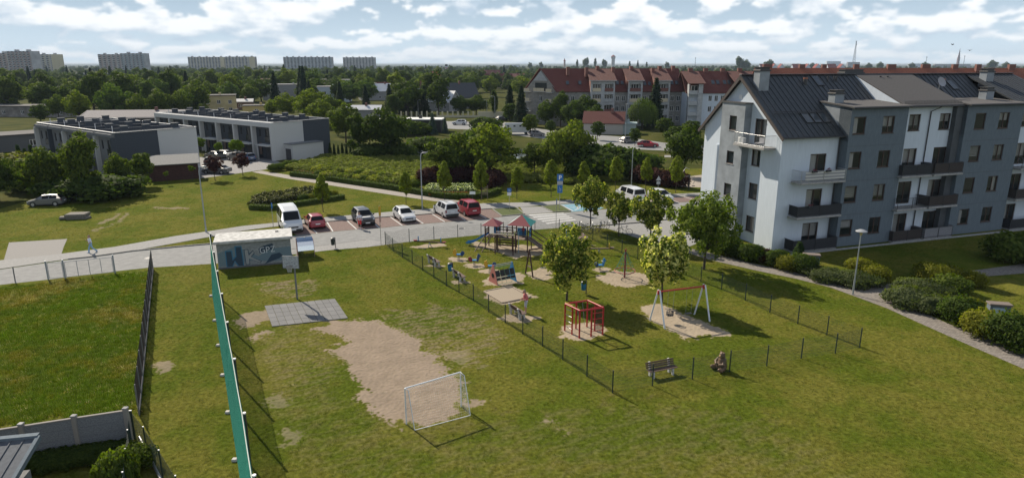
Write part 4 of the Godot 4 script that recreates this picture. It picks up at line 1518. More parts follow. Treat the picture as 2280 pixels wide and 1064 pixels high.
func make_terrace(called: String, label: String, at: Vector3, turn: float, wid: float, ln: float, bays: int, frames: bool) -> Node3D:
	var h := thing(called, label, "building", at, turn)
	var H := 7.0
	var dark := mat("terrace_dark", 0.055, 0.065, 0.08, 0.9, {"tex": wear("td", 0.8, 1.1, 0.05), "scale": 0.4})
	var white := mat("terrace_white", 0.56, 0.56, 0.55, 0.92, {"tex": noise_tex("tww", 0.08, Color(0.86, 0.86, 0.86), Color(1.02, 1.02, 1.02), 256, 4), "scale": 0.4})
	var grey := mat("terrace_grey", 0.20, 0.205, 0.21, 0.92, {"tex": wear("tg", 0.8, 1.05, 0.05), "scale": 0.4})
	var felt := mat("terrace_roof", 0.06, 0.06, 0.065, 0.9)
	var cap := mat("parapet_cap", 0.42, 0.43, 0.44, 0.5)
	var ex := Vector3.RIGHT
	var split := wid * 0.5
	var e1 := MB.new()
	wall_poly(e1, Vector3.ZERO, ex, [Vector2(0, -0.1), Vector2(split, -0.1), Vector2(split, H), Vector2(0, H)])
	part(h, "end_wall", e1.done(), dark if not frames else white)
	var e2 := MB.new()
	wall_poly(e2, Vector3(split, 0, 0), ex, [Vector2(0, -0.1), Vector2(wid - split, -0.1), Vector2(wid - split, H), Vector2(0, H)])
	part(h, "end_wall", e2.done(), white if not frames else dark)
	var bw := MB.new()
	bw.quad(Vector3(wid, -0.1, 0), Vector3(wid, -0.1, -ln), Vector3(wid, H, -ln), Vector3(wid, H, 0))
	bw.quad(Vector3(wid, -0.1, -ln), Vector3(0, -0.1, -ln), Vector3(0, H, -ln), Vector3(wid, H, -ln))
	part(h, "back_wall", bw.done(), white)
	var step := ln / bays
	var side := Basis(Vector3(0, 0, 1), Vector3.UP, Vector3(-1, 0, 0))
	var fw := MB.new()
	var holes := []
	for i in bays:
		var t := i * step
		holes.append([t + step * 0.16, 4.1, 0.75, 1.5])
		holes.append([t + step * 0.5, 3.3, 1.9, 2.4])
		holes.append([t + step * 0.12, 0.1, 1.1, 2.2])
		holes.append([t + step * 0.45, 0.1, 2.5, 2.3])
	wall_poly(fw, Vector3(0, 0, -ln), Vector3(0, 0, 1), [Vector2(0, -0.1), Vector2(ln, -0.1), Vector2(ln, H), Vector2(0, H)], holes)
	part(h, "front_wall", fw.done(), dark if frames else grey)
	for i in holes.size():
		var q: Array = holes[i]
		var kind: String = ["window", "balcony_door", "door", "garage_door"][i % 4]
		if kind == "garage_door":
			part(h, kind, box_mesh(Vector3(0.06, q[3], q[2])), felt, Vector3(0.1, q[1] + q[3] / 2, -ln + q[0] + q[2] / 2))
		else:
			window(h, Vector3(0, q[1], -ln + q[0] + q[2] / 2), side, q[2], q[3], mats["dark_trim"], mats["far_glass"], {"called": kind, "no_sill": true, "mull": 1 if q[2] > 1.5 else 0})
		if kind == "balcony_door":
			part(h, "balustrade", box_mesh(Vector3(0.05, 1.0, 2.1)), mats["far_glass"], Vector3(-0.1, 3.75, -ln + q[0] + q[2] / 2))
	if frames:
		part(h, "fascia", box_mesh(Vector3(0.9, 0.9, ln)), white, Vector3(-0.45, H - 0.45, -ln / 2))
		for i in bays + 1:
			part(h, "pilaster", box_mesh(Vector3(0.9, H - 0.9, 0.42)), white, Vector3(-0.45, (H - 0.9) / 2, -clampf(i * step, 0.22, ln - 0.22)))
		for i in bays:
			part(h, "porch", box_mesh(Vector3(1.5, 0.25, step * 0.62)), white, Vector3(-0.76, 2.75, -ln + i * step + step * 0.62))
			part(h, "porch_post", box_mesh(Vector3(0.2, 2.6, 0.2)), white, Vector3(-1.35, 1.3, -ln + i * step + step * 0.36))
			part(h, "spandrel", box_mesh(Vector3(0.05, 2.2, 0.8)), mat("brick_dull", 0.14, 0.095, 0.08, 0.9), Vector3(-0.03, 1.9, -ln + i * step + step * 0.1 + 0.6))
		part(h, "annex", box_mesh(Vector3(wid * 0.56, 2.9, 2.6)), white, Vector3(wid * 0.42, 1.45, 1.3))
		part(h, "annex_roof", box_mesh(Vector3(wid * 0.58, 0.12, 2.75)), grey, Vector3(wid * 0.42, 2.97, 1.33))
		part(h, "annex_door", box_mesh(Vector3(0.05, 2.1, 1.6)), felt, Vector3(wid * 0.14 - 0.02, 1.05, 1.2))
	else:
		for i in bays + 1:
			part(h, "fin_wall", box_mesh(Vector3(0.7, 6.2, 0.3)), white if i % 2 else dark, Vector3(-0.35, 3.1, -clampf(i * step, 0.16, ln - 0.16)))
		for i in bays:
			part(h, "eaves_panel", box_mesh(Vector3(0.6, 0.5, step - 0.5)), grey, Vector3(-0.3, H - 0.5, -(i + 0.5) * step))
	part(h, "roof", box_mesh(Vector3(wid - 0.3, 0.1, ln - 0.3)), felt, Vector3(wid / 2, H - 0.42, -ln / 2))
	for q in [[wid / 2, 0.0, wid, 0.32], [wid / 2, -ln, wid, 0.32]]:
		part(h, "parapet_cap", box_mesh(Vector3(q[2] + 0.1, 0.06, q[3])), cap, Vector3(q[0], H + 0.03, q[1]))
	for x in [0.0, wid]:
		part(h, "parapet_cap", box_mesh(Vector3(0.32, 0.06, ln - 0.34)), cap, Vector3(x, H + 0.031, -ln / 2))
	var g := RandomNumberGenerator.new()
	g.seed = called.hash() % 999 + bays
	for i in bays:
		part(h, "party_wall", box_mesh(Vector3(wid - 0.4, 0.5, 0.25)), dark, Vector3(wid / 2, H - 0.1, -clampf(i * step, 0.3, ln)))
		for k in 3:
			var c := part(h, "chimney", box_mesh(Vector3(1.1, 1.0 + 0.3 * g.randf(), 0.55)), dark, Vector3(wid * (0.2 + 0.28 * k) + g.randf_range(-0.4, 0.4), H + 0.2, -(i + g.randf_range(0.15, 0.85)) * step))
			part(c, "cap", box_mesh(Vector3(1.2, 0.1, 0.65)), grey, Vector3(0, 0.62, 0))
		part(h, "roof_light", MB.new().lathe([Vector2(0.6, 0), Vector2(0.5, 0.2), Vector2(0.2, 0.32), Vector2(0.01, 0.35)], 10).done(), mats["white_frame"], Vector3(wid * 0.45, H - 0.36, -(i + 0.4) * step))
		part(h, "vent_pipe", cyl_mesh(0.06, 1.1, 6), mats["white_frame"], Vector3(wid * 0.12, H - 0.4, -(i + 0.7) * step))
	part(h, "aerial", MB.new().rod(Vector3.ZERO, Vector3(0, 1.8, 0), 0.025, 5).rod(Vector3(-0.5, 1.6, 0), Vector3(0.5, 1.6, 0), 0.015, 4).rod(Vector3(-0.3, 1.3, 0), Vector3(0.3, 1.3, 0), 0.015, 4).done(), mats["rail_steel"], Vector3(wid * 0.3, H - 0.4, -ln * 0.45))
	return h

func tile_roof(parent: Node3D, a: Vector3, b: Vector3, c: Vector3, d: Vector3, m: Material, called := "roof") -> MeshInstance3D:
	var n := (b - a).cross(d - a).normalized() * 0.16
	var mb := MB.new()
	mb.quad(a, b, c, d)
	mb.quad(b - n, a - n, d - n, c - n)
	mb.quad(a - n, b - n, b, a)
	mb.quad(b - n, c - n, c, b)
	mb.quad(c - n, d - n, d, c)
	mb.quad(d - n, a - n, a, d)
	return part(parent, called, mb.done(), m)

func make_red_row() -> void:
	var base := Vector3(13.0, 0, -196.0)
	var h := thing("red_roofed_apartments", "long grey apartment row with red tiled roof and loggias behind the trees", "building", base, deg_to_rad(2.0))
	var red := mat("red_tiles", 0.125, 0.033, 0.024, 0.85, {"tex": noise_tex("rt", 0.05, Color(0.72, 0.72, 0.74), Color(1.1, 1.06, 1.04), 512, 5), "scale": 0.12})
	var red2 := mat("brown_tiles", 0.112, 0.040, 0.030, 0.85, {"tex": wear("rt2", 0.75, 1.1, 0.05), "scale": 0.12})
	var wall := mat("row_wall", 0.27, 0.262, 0.242, 0.92, {"tex": wear("roww", 0.82, 1.04, 0.03), "scale": 0.12})
	var pale := mat("row_pale", 0.42, 0.432, 0.436, 0.92, {"tex": wear("rowp", 0.86, 1.02, 0.03), "scale": 0.12})
	var cream := mat("row_cream", 0.55, 0.47, 0.33, 0.9)
	var brickm := mat("row_brick", 0.17, 0.075, 0.06, 0.9)
	var BF: Material = mats["white_frame"]
	var GL: Material = mats["far_glass"]
	var ex := Vector3.RIGHT
	var eave := 9.9
	var ridge := 16.2
	var dep := 13.0
	var gb := Vector3(-8.6, 0, -9.4)
	var gl := gb.length()
	var gx := (Vector3.ZERO - gb).normalized()
	var gw := MB.new()
	var ghol := []
	for f in 3:
		ghol.append([gl * 0.44, 1.1 + f * 2.85, 1.2, 1.5])
	wall_poly(gw, gb, gx, [Vector2(0, -0.1), Vector2(gl, -0.1), Vector2(gl, eave), Vector2(gl * 0.5, ridge - 0.4), Vector2(0, eave)], ghol)
	part(h, "gable_wall", gw.done(), wall)
	var gb2 := Basis(gx, Vector3.UP, gx.cross(Vector3.UP))
	for q in ghol:
		window(h, gb + gx * (q[0] + q[2] / 2) + Vector3(0, q[1], 0), gb2, q[2], q[3], BF, GL, {"no_sill": true})
	for f in 4:
		for s in [0.12, 0.82]:
			var b := part(h, "balcony", box_mesh(Vector3(2.2, 0.18, 1.2)), pale, gb + gx * gl * s + Vector3(0, 0.9 + f * 2.85 + 0.0, 0) + gb2.z * 0.6, gb2)
			part(b, "balcony_panel", box_mesh(Vector3(2.2, 0.95, 0.06)), cream if f > 1 else pale, Vector3(0, 0.55, 0.57))
	var gm := part(h, "balcony", box_mesh(Vector3(4.4, 0.18, 1.1)), pale, gb + gx * gl * 0.5 + Vector3(0, 9.6, 0) + gb2.z * 0.5, gb2)
	for k in 3:
		part(gm, "balcony_panel", box_mesh(Vector3(1.35, 0.95, 0.06)), cream, Vector3(-1.45 + 1.45 * k, 0.55, 0.55))
	part(h, "gable_top", MB.new().prism([Vector2(-2.7, 0), Vector2(2.7, 0), Vector2(0, 2.75)], 0.1).done(), pale, gb + gx * gl * 0.5 + Vector3(0, 12.7, 0) + gb2.z * 0.25, gb2)
	part(h, "gable_loggia", box_mesh(Vector3(4.6, 2.4, 0.08)), mats["far_glass"], gb + gx * gl * 0.5 + Vector3(0, 10.9, 0) + gb2.z * 0.06, gb2)
	var segs := [[0.0, 6.4, "r"], [6.4, 9.6, "n"], [9.6, 16.6, "l"], [16.6, 20.4, "r"], [20.4, 24.6, "l"], [24.6, 28.4, "r"], [28.4, 32.6, "l"], [32.6, 36.6, "r"]]
	var rl := 60.0
	for s in segs:
		var x0: float = s[0]
		var x1: float = s[1]
		var w := MB.new()
		var holes := []
		var top := eave if s[2] != "l" else 12.9
		var z := 0.0 if s[2] != "l" else 1.1
		if s[2] != "l":
			for f in 3:
				for c in [0.26, 0.72]:
					holes.append([(x1 - x0) * c - 0.55, 1.3 + f * 2.85, 1.1, 1.5])
		else:
			var bayn := 2 if x1 - x0 > 6 else 1
			for f in 4:
				for c in bayn:
					var cw := (x1 - x0) / bayn
					holes.append([cw * c + 0.5, 1.0 + f * 2.95, cw - 1.0, 2.1])
		wall_poly(w, Vector3(x0, 0, z), ex, [Vector2(0, -0.1), Vector2(x1 - x0, -0.1), Vector2(x1 - x0, top), Vector2(0, top)], holes, 0.2 if s[2] != "l" else 1.1)
		if s[2] == "l":
			w.quad(Vector3(x0, -0.1, 0), Vector3(x0, -0.1, z), Vector3(x0, top, z), Vector3(x0, top, 0))
			w.quad(Vector3(x1, -0.1, z), Vector3(x1, -0.1, 0), Vector3(x1, top, 0), Vector3(x1, top, z))
			w.quad(Vector3(x0, -0.1, 0.0), Vector3(x1, -0.1, 0.0), Vector3(x1, top, 0.0), Vector3(x0, top, 0.0))
		part(h, "wall", w.done(), wall if s[2] != "l" else pale)
		var n := 0
		for q in holes:
			if s[2] != "l":
				window(h, Vector3(x0 + q[0] + q[2] / 2, q[1], z), Basis.IDENTITY, q[2], q[3], BF, GL, {"no_sill": true})
			else:
				window(h, Vector3(x0 + q[0] + q[2] / 2, q[1] + 0.02, 0.16), Basis.IDENTITY, minf(2.2, q[2]), q[3] - 0.1, BF, GL, {"no_sill": true, "mull": 2})
				part(h, "balcony_panel", box_mesh(Vector3(q[2] - 0.1, 0.95, 0.06)), [cream, pale, cream, brickm][n % 4], Vector3(x0 + q[0] + q[2] / 2, q[1] + 0.45, z + 0.1))
			n += 1
		if s[2] == "l":
			tile_roof(h, Vector3(x0 - 0.4, top, z + 0.5), Vector3(x1 + 0.4, top, z + 0.5), Vector3(x1 + 0.4, ridge - 0.1, -dep / 2), Vector3(x0 - 0.4, ridge - 0.1, -dep / 2), red2, "tower_roof")
			part(h, "gutter", box_mesh(Vector3(x1 - x0 + 0.9, 0.16, 0.16)), pale, Vector3((x0 + x1) / 2, top - 0.05, z + 0.58))
			for x in [x0 - 0.05, x1 + 0.05]:
				part(h, "cheek", MB.new().quad(Vector3(x, eave - 0.2, 0.3), Vector3(x, top, z + 0.2), Vector3(x, ridge - 0.3, -dep / 2), Vector3(x, eave + 3.0, -3.4)).done(), brickm)
	var ra := Vector3(-0.3, eave - 0.15, 0.5)
	tile_roof(h, ra, Vector3(36.8, eave - 0.15, 0.5), Vector3(36.8, ridge, -dep / 2), gb * 0.5 + Vector3(-0.4, ridge, -dep / 4 + 0.4), red)
	tile_roof(h, Vector3(36.8, eave, -dep), gb + Vector3(-0.5, eave, -0.5), gb * 0.5 + Vector3(-0.4, ridge, -dep / 4 + 0.4), Vector3(36.8, ridge, -dep / 2), red, "back_roof")
	for q in [[9.0, 0.3, 2.2], [3.6, 0.22, 1.8], [16.9, 0.25, 1.9], [28.6, 0.28, 1.9], [12.5, 0.05, 1.0], [22.5, 0.05, 1.0], [31.0, 0.05, 1.0], [35.0, 0.05, 1.1]]:
		part(h, "chimney", box_mesh(Vector3(0.9, q[2] + 0.6, 1.4)), brickm, Vector3(q[0], lerpf(ridge, eave, q[1]) + q[2] / 2 - 0.3, lerpf(-dep / 2, 0.5, q[1])))
	var rb := slope_basis(dep / 2 + 0.5, ridge - eave)
	for q in [[3.2, 0.72], [6.8, 0.72], [17.8, 0.72], [19.2, 0.72], [25.8, 0.76], [27.2, 0.76], [33.8, 0.72], [35.2, 0.72]]:
		var o := part(h, "roof_window", frame_mesh(0.9, 1.5, 0.1, 0), mats["dark_trim"], Vector3(q[0], lerpf(ridge, eave, q[1]), lerpf(-dep / 2, 0.5, q[1])) + rb.z * 0.08, rb)
		part(o, "pane", quad_mesh(0.75, 1.35), mats["sky_glass"], Vector3(0, 0.08, 0.03))
	var at := base + Vector3(36.5, 0, 3.5)
	var k := thing("red_roofed_block", "pale block with low red roof and corner loggias beside the long grey row", "building", at, deg_to_rad(2.0))
	var e2 := 9.6
	var holes := []
	for f in 3:
		for c in 4:
			holes.append([6.4 + c * 1.75, 1.2 + f * 3.0, 1.0, 1.6])
	var w := MB.new()
	wall_poly(w, Vector3.ZERO, ex, [Vector2(0, -0.1), Vector2(30, -0.1), Vector2(30, e2), Vector2(0, e2)], holes)
	w.quad(Vector3(0, -0.1, -8), Vector3(0, -0.1, 0), Vector3(0, e2, 0), Vector3(0, e2, -8))
	part(k, "wall", w.done(), mats["white_wall"])
	for q in holes:
		window(k, Vector3(q[0] + q[2] / 2, q[1], 0), Basis.IDENTITY, q[2], q[3], BF, GL, {"no_sill": true})
	for x in [0.2, 13.6, 18.2]:
		for f in 4:
			var b := part(k, "balcony", box_mesh(Vector3(4.0, 0.2, 1.6)), pale, Vector3(x + 2.0, 0.4 + f * 2.95, 0.8))
			part(b, "balcony_panel", box_mesh(Vector3(2.4, 0.9, 0.06)), pale if f != 2 or x < 5 else brickm, Vector3(-0.7, 0.55, 0.76))
			part(b, "fin_wall", box_mesh(Vector3(0.25, 2.75, 1.6)), pale, Vector3(-1.9, 1.4, 0))
			part(b, "fin_wall", box_mesh(Vector3(1.3, 2.75, 0.2)), pale, Vector3(1.35, 1.4, 0.7))
			window(b, Vector3(0, 0.15, -0.72), Basis.IDENTITY, 2.0, 2.1, BF, GL, {"no_sill": true})
		tile_roof(k, Vector3(x - 0.4, 12.2, 2.1), Vector3(x + 4.6, 12.2, 2.1), Vector3(x + 4.6, 15.4, -6.0), Vector3(x - 0.4, 15.4, -6.0), red2, "tower_roof")
		part(k, "cheek", MB.new().quad(Vector3(x + 4.0, 9.4, 0.3), Vector3(x + 4.0, 12.2, 1.4), Vector3(x + 4.0, 15.2, -6.0), Vector3(x + 4.0, 12.6, -3)).done(), mat("orange_clad", 0.25, 0.085, 0.035, 0.8))
	tile_roof(k, Vector3(-0.3, e2 - 0.1, 0.5), Vector3(30, e2 - 0.1, 0.5), Vector3(30, 15.5, -6.2), Vector3(-0.3, 15.5, -6.2), red)
	tile_roof(k, Vector3(30, e2, -12.6), Vector3(-0.3, e2, -12.6), Vector3(-0.3, 15.5, -6.2), Vector3(30, 15.5, -6.2), red, "back_roof")
	for q in [[8.2, 0.62], [9.6, 0.62], [11.6, 0.62], [12.9, 0.62]]:
		var rb2 := slope_basis(6.7, 15.5 - e2)
		var o := part(k, "roof_window", frame_mesh(0.95, 1.6, 0.1, 0), mats["dark_trim"], Vector3(q[0], lerpf(15.5, e2, q[1]), lerpf(-6.2, 0.5, q[1])) + rb2.z * 0.08, rb2)
		part(o, "pane", quad_mesh(0.8, 1.45), mats["sky_glass"], Vector3(0, 0.08, 0.03))
	for x in [2.5, 7.0, 12.0, 17.0, 23.0]:
		part(k, "chimney", box_mesh(Vector3(1.2, 1.4, 0.9)), brickm, Vector3(x, 15.6, -6.2))
	var r := thing("red_roofed_row", "far red tiled roofs with many chimneys showing over the dark metal roof", "building", Vector3(84.0, 0, -186), deg_to_rad(-2.0))
	part(r, "wall", MB.new().box(Vector3(45, 5.2, -6), Vector3(120, 10.6, 12)).done(), wall)
	tile_roof(r, Vector3(-16, 10.4, 0.6), Vector3(106, 10.4, 0.6), Vector3(106, 16.4, -6), Vector3(-16, 16.4, -6), mat("orange_tiles", 0.27, 0.085, 0.045, 0.85, {"tex": wear("ort", 0.7, 1.1, 0.05), "scale": 0.2}))
	tile_roof(r, Vector3(106, 10.4, -12.6), Vector3(-16, 10.4, -12.6), Vector3(-16, 16.4, -6), Vector3(106, 16.4, -6), mats["orange_tiles"], "back_roof")
	var gg := RandomNumberGenerator.new()
	gg.seed = 12
	for i in 14:
		part(r, "chimney", box_mesh(Vector3(gg.randf_range(1.2, 2.6), 2.0, 1.0)), brickm, Vector3(-12 + i * 8.3 + gg.randf_range(-2, 2), 16.4, -6 + gg.randf_range(-0.5, 1.2)))

func gable_house(label: String, at: Vector3, turn: float, s: Vector3, rise: float, wallm: Material, roofm: Material, called := "house", wins := 2, flat := false, group := "") -> Node3D:
	var h := thing(called, label, "house", at, turn, group)
	var mb := MB.new()
	var w := s.x / 2
	var d := s.z / 2
	var storeys := maxi(1, int(s.y / 2.7))
	var holes := []
	for f in storeys:
		for i in wins:
			holes.append([s.x * (i + 0.5) / wins - 0.6, 0.9 + f * 2.7, 1.2, 1.3])
	wall_poly(mb, Vector3(-w, 0, d), Vector3.RIGHT, [Vector2(0, -0.2), Vector2(s.x, -0.2), Vector2(s.x, s.y), Vector2(0, s.y)], holes)
	mb.quad(Vector3(w, -0.2, -d), Vector3(-w, -0.2, -d), Vector3(-w, s.y, -d), Vector3(w, s.y, -d))
	for k in [-1.0, 1.0]:
		var a := Vector3(k * w, -0.2, -d * k)
		var b := Vector3(k * w, -0.2, d * k)
		mb.quad(b, a, a + Vector3(0, s.y + 0.2, 0), b + Vector3(0, s.y + 0.2, 0))
		if not flat:
			mb.tri(b + Vector3(0, s.y + 0.2, 0), a + Vector3(0, s.y + 0.2, 0), Vector3(k * w, s.y + rise, 0))
	part(h, "wall", mb.done(), wallm)
	for q in holes:
		window(h, Vector3(-w + q[0] + q[2] / 2, q[1], d), Basis.IDENTITY, q[2], q[3], mats["white_frame"], mats["far_glass"], {"no_sill": true, "mull": 1})
	if flat:
		part(h, "roof", box_mesh(Vector3(s.x + 0.5, 0.25, s.z + 0.5)), roofm, Vector3(0, s.y + 0.125, 0))
		part(h, "chimney", box_mesh(Vector3(0.8, 0.9, 0.6)), wallm, Vector3(w * 0.3, s.y + 0.6, 0))
	else:
		tile_roof(h, Vector3(-w - 0.4, s.y - 0.2, d + 0.4), Vector3(w + 0.4, s.y - 0.2, d + 0.4), Vector3(w + 0.4, s.y + rise, 0), Vector3(-w - 0.4, s.y + rise, 0), roofm)
		tile_roof(h, Vector3(w + 0.4, s.y - 0.2, -d - 0.4), Vector3(-w - 0.4, s.y - 0.2, -d - 0.4), Vector3(-w - 0.4, s.y + rise, 0), Vector3(w + 0.4, s.y + rise, 0), roofm)
		part(h, "chimney", box_mesh(Vector3(0.7, 1.6, 0.7)), mat("chim_brick", 0.16, 0.08, 0.065, 0.9), Vector3(w * 0.4, s.y + rise, 0.3))
	return h

func tower_block(label: String, x0: float, x1: float, ytop: float, dist: float, hgt: float, wallm: Material, sidem: Material, cols: int, turn: float, side_share := 0.0) -> void:
	var a := at_depth(x0, ytop, dist)
	var b := at_depth(x1, ytop, dist)
	var mid := (a + b) / 2
	var wid := (b - a).length() * 0.97
	var h := thing("tower_block", label, "building", Vector3(mid.x, 0, mid.z), turn, "tower blocks on the skyline")
	var dep := 12.0 + wid * 0.03
	part(h, "wall", MB.new().box(Vector3(0, hgt / 2, 0), Vector3(wid, hgt, dep)).done(), wallm)
	var floors := 11
	var fh := hgt / floors
	for c in cols:
		var x := -wid / 2 + wid * (c + 0.5) / cols
		var cw := wid / cols
		var m := MB.new()
		for f in floors:
			m.box(Vector3(0, (f + 0.5) * fh + 0.3, dep / 2 + 0.05), Vector3(cw * 0.5, fh * 0.5, 0.1))
		part(h, "window_column", m.done(), mats["far_glass"], Vector3(x - cw * 0.12, 0, 0))
		var bm := MB.new()
		for f in floors:
			bm.box(Vector3(0, (f + 0.25) * fh, dep / 2 + 0.6), Vector3(cw * 0.36, fh * 0.38, 1.2))
		part(h, "balcony_column", bm.done(), sidem, Vector3(x + cw * 0.26, 0, 0))
	if side_share > 0:
		part(h, "end_panel", box_mesh(Vector3(wid * side_share, hgt - 0.3, dep)), sidem, Vector3(wid / 2 - wid * side_share / 2, hgt / 2 - 0.15, 0.3))
	for i in maxi(2, int(wid / 14)):
		part(h, "roof_house", box_mesh(Vector3(3.5, 2.2, 4)), wallm, Vector3(-wid / 2 + wid * (i + 0.5) / maxi(2, int(wid / 14)), hgt + 0.9, 0))

func make_town() -> void:
	make_terrace("terraced_houses", "low terrace with dark and white end wall behind the brick shed", Vector3(-62.5, 0, -105.1), deg_to_rad(53), 13.2, 32.0, 5, false)
	make_terrace("terraced_houses", "long terrace of white framed dark bays with flat roof behind the drive", Vector3(-44.0, 0, -124.1), deg_to_rad(53), 12.4, 44.0, 7, true)
	make_red_row()
	var sh := thing("brick_shed", "dark red brick shed with grey lean-to roof against the terrace", "shed", G(333, 405), 0.0)
	var a := xz(G(333, 405))
	var b := xz(G(443, 397.5))
	var d := b - a
	sh.rotation.y = atan2(-d.y, d.x)
	var ln := d.length()
	part(sh, "wall", MB.new().box(Vector3(ln / 2, 1.2, -2.0), Vector3(ln, 2.6, 4.0)).done(), mat("shed_brick", 0.095, 0.042, 0.035, 0.92, {"tex": brick_tex(), "scale": 0.6}))
	seam_roof(sh, -0.3, ln + 0.3, -4.4, 3.5, 0.35, 2.55, mat("eternit", 0.20, 0.20, 0.195, 0.92, {"tex": wear("eter", 0.75, 1.08, 0.05), "scale": 0.4}), 1.1, "roof_sheet", false)
	var wm := mat("cottage_white", 0.58, 0.585, 0.58, 0.92, {"tex": wear("cw", 0.85, 1.02, 0.03), "scale": 0.2})
	var eh := thing("white_house", "white two storey house with red brown window shutters", "house", Vector3(-97, 0, -122), deg_to_rad(42))
	var w := MB.new()
	var holes := [[5.0, 3.6, 2.0, 1.6], [4.4, 0.2, 1.6, 2.0], [6.6, 0.2, 1.6, 2.0]]
	wall_poly(w, Vector3(-10, 0, 0), Vector3.RIGHT, [Vector2(0, -0.1), Vector2(10, -0.1), Vector2(10, 7.2), Vector2(0, 7.2)], holes)
	w.quad(Vector3(0, -0.1, 0), Vector3(0, -0.1, -9), Vector3(0, 7.2, -9), Vector3(0, 7.2, 0))
	w.quad(Vector3(-10, 7.2, 0), Vector3(0, 7.2, 0), Vector3(0, 7.2, -9), Vector3(-10, 7.2, -9))
	part(eh, "wall", w.done(), wm)
	for q in holes:
		window(eh, Vector3(-10 + q[0] + q[2] / 2, q[1], 0), Basis.IDENTITY, q[2], q[3], mats["white_frame"], mats["far_glass"], {"no_sill": true})
	for x in [-5.35, -2.65]:
		part(eh, "shutter", box_mesh(Vector3(0.65, 1.6, 0.05)), mat("shutter_red", 0.13, 0.028, 0.024, 0.7), Vector3(x, 4.4, 0.04))
	gable_house("long dark garage with flat grey roof beside the white house", G(60, 330), deg_to_rad(50), Vector3(16, 3.2, 9), 0.0, mat("garage_dark", 0.09, 0.095, 0.10, 0.9), mats["roof_felt"], "garage", 1, true)
	gable_house("cream two storey house with flat roof among the trees", G(478, 252), deg_to_rad(20), Vector3(15, 6.4, 9), 0.0, mat("cream_wall", 0.50, 0.42, 0.23, 0.9, {"tex": wear("crw", 0.85, 1.03), "scale": 0.1}), mats["roof_felt"], "house", 4, true)
	gable_house("little yellow outbuilding with open dark doorway", G(573, 255), deg_to_rad(15), Vector3(9, 3.2, 7), 0.0, mat("yellow_wall", 0.50, 0.38, 0.15, 0.9), mats["roof_felt"], "outbuilding", 1, true)
	gable_house("small timber barn with pale roof beside the cream house", G(537, 243), deg_to_rad(15), Vector3(9, 3.2, 6), 0.9, mat("barn_wood", 0.11, 0.06, 0.04, 0.9), mat("pale_roof", 0.42, 0.42, 0.42, 0.8), "barn", 1)
	gable_house("low workshop with patterned grey roof behind the terrace", G(310, 282), deg_to_rad(8), Vector3(26, 3.2, 14), 1.6, mats["roof_felt"], mat("fibre_roof", 0.24, 0.235, 0.235, 0.9, {"tex": noise_tex("fib", 0.12, Color(0.6, 0.6, 0.62), Color(1.15, 1.1, 1.1), 256, 2), "scale": 0.25}), "workshop", 3)
	gable_house("red roofed garage beside the long apartment row", G(1345, 296), deg_to_rad(-12), Vector3(10, 3.0, 7), 2.6, mat("garage_stucco", 0.36, 0.34, 0.31, 0.9), mats["red_tiles"], "garage", 1)
	gable_house("pale metal shed next to the red roofed garage", G(1390, 297), deg_to_rad(-10), Vector3(6, 2.6, 4), 0.0, mat("metal_shed", 0.30, 0.36, 0.36, 0.6), mat("metal_shed_roof", 0.32, 0.40, 0.40, 0.5), "shed", 0, true)
	gable_house("long grey low building with chimneys at the wood's edge", G(75, 258), deg_to_rad(-4), Vector3(34, 3.5, 10), 0.0, mat("weathered", 0.27, 0.25, 0.23, 0.9, {"tex": wear("wth", 0.6, 1.05), "scale": 0.1}), mats["roof_felt"], "workshop", 5, true)
	var WR: Material = mats["white_wall"]
	var RT: Material = mats["red_tiles"]
	var DK := mat("slate_roof", 0.05, 0.052, 0.058, 0.7)
	var SR := mat("silver_roof", 0.50, 0.51, 0.53, 0.35)
	var GY := mat("house_grey", 0.24, 0.24, 0.24, 0.9)
	var YW: Material = mats["cream_wall"]
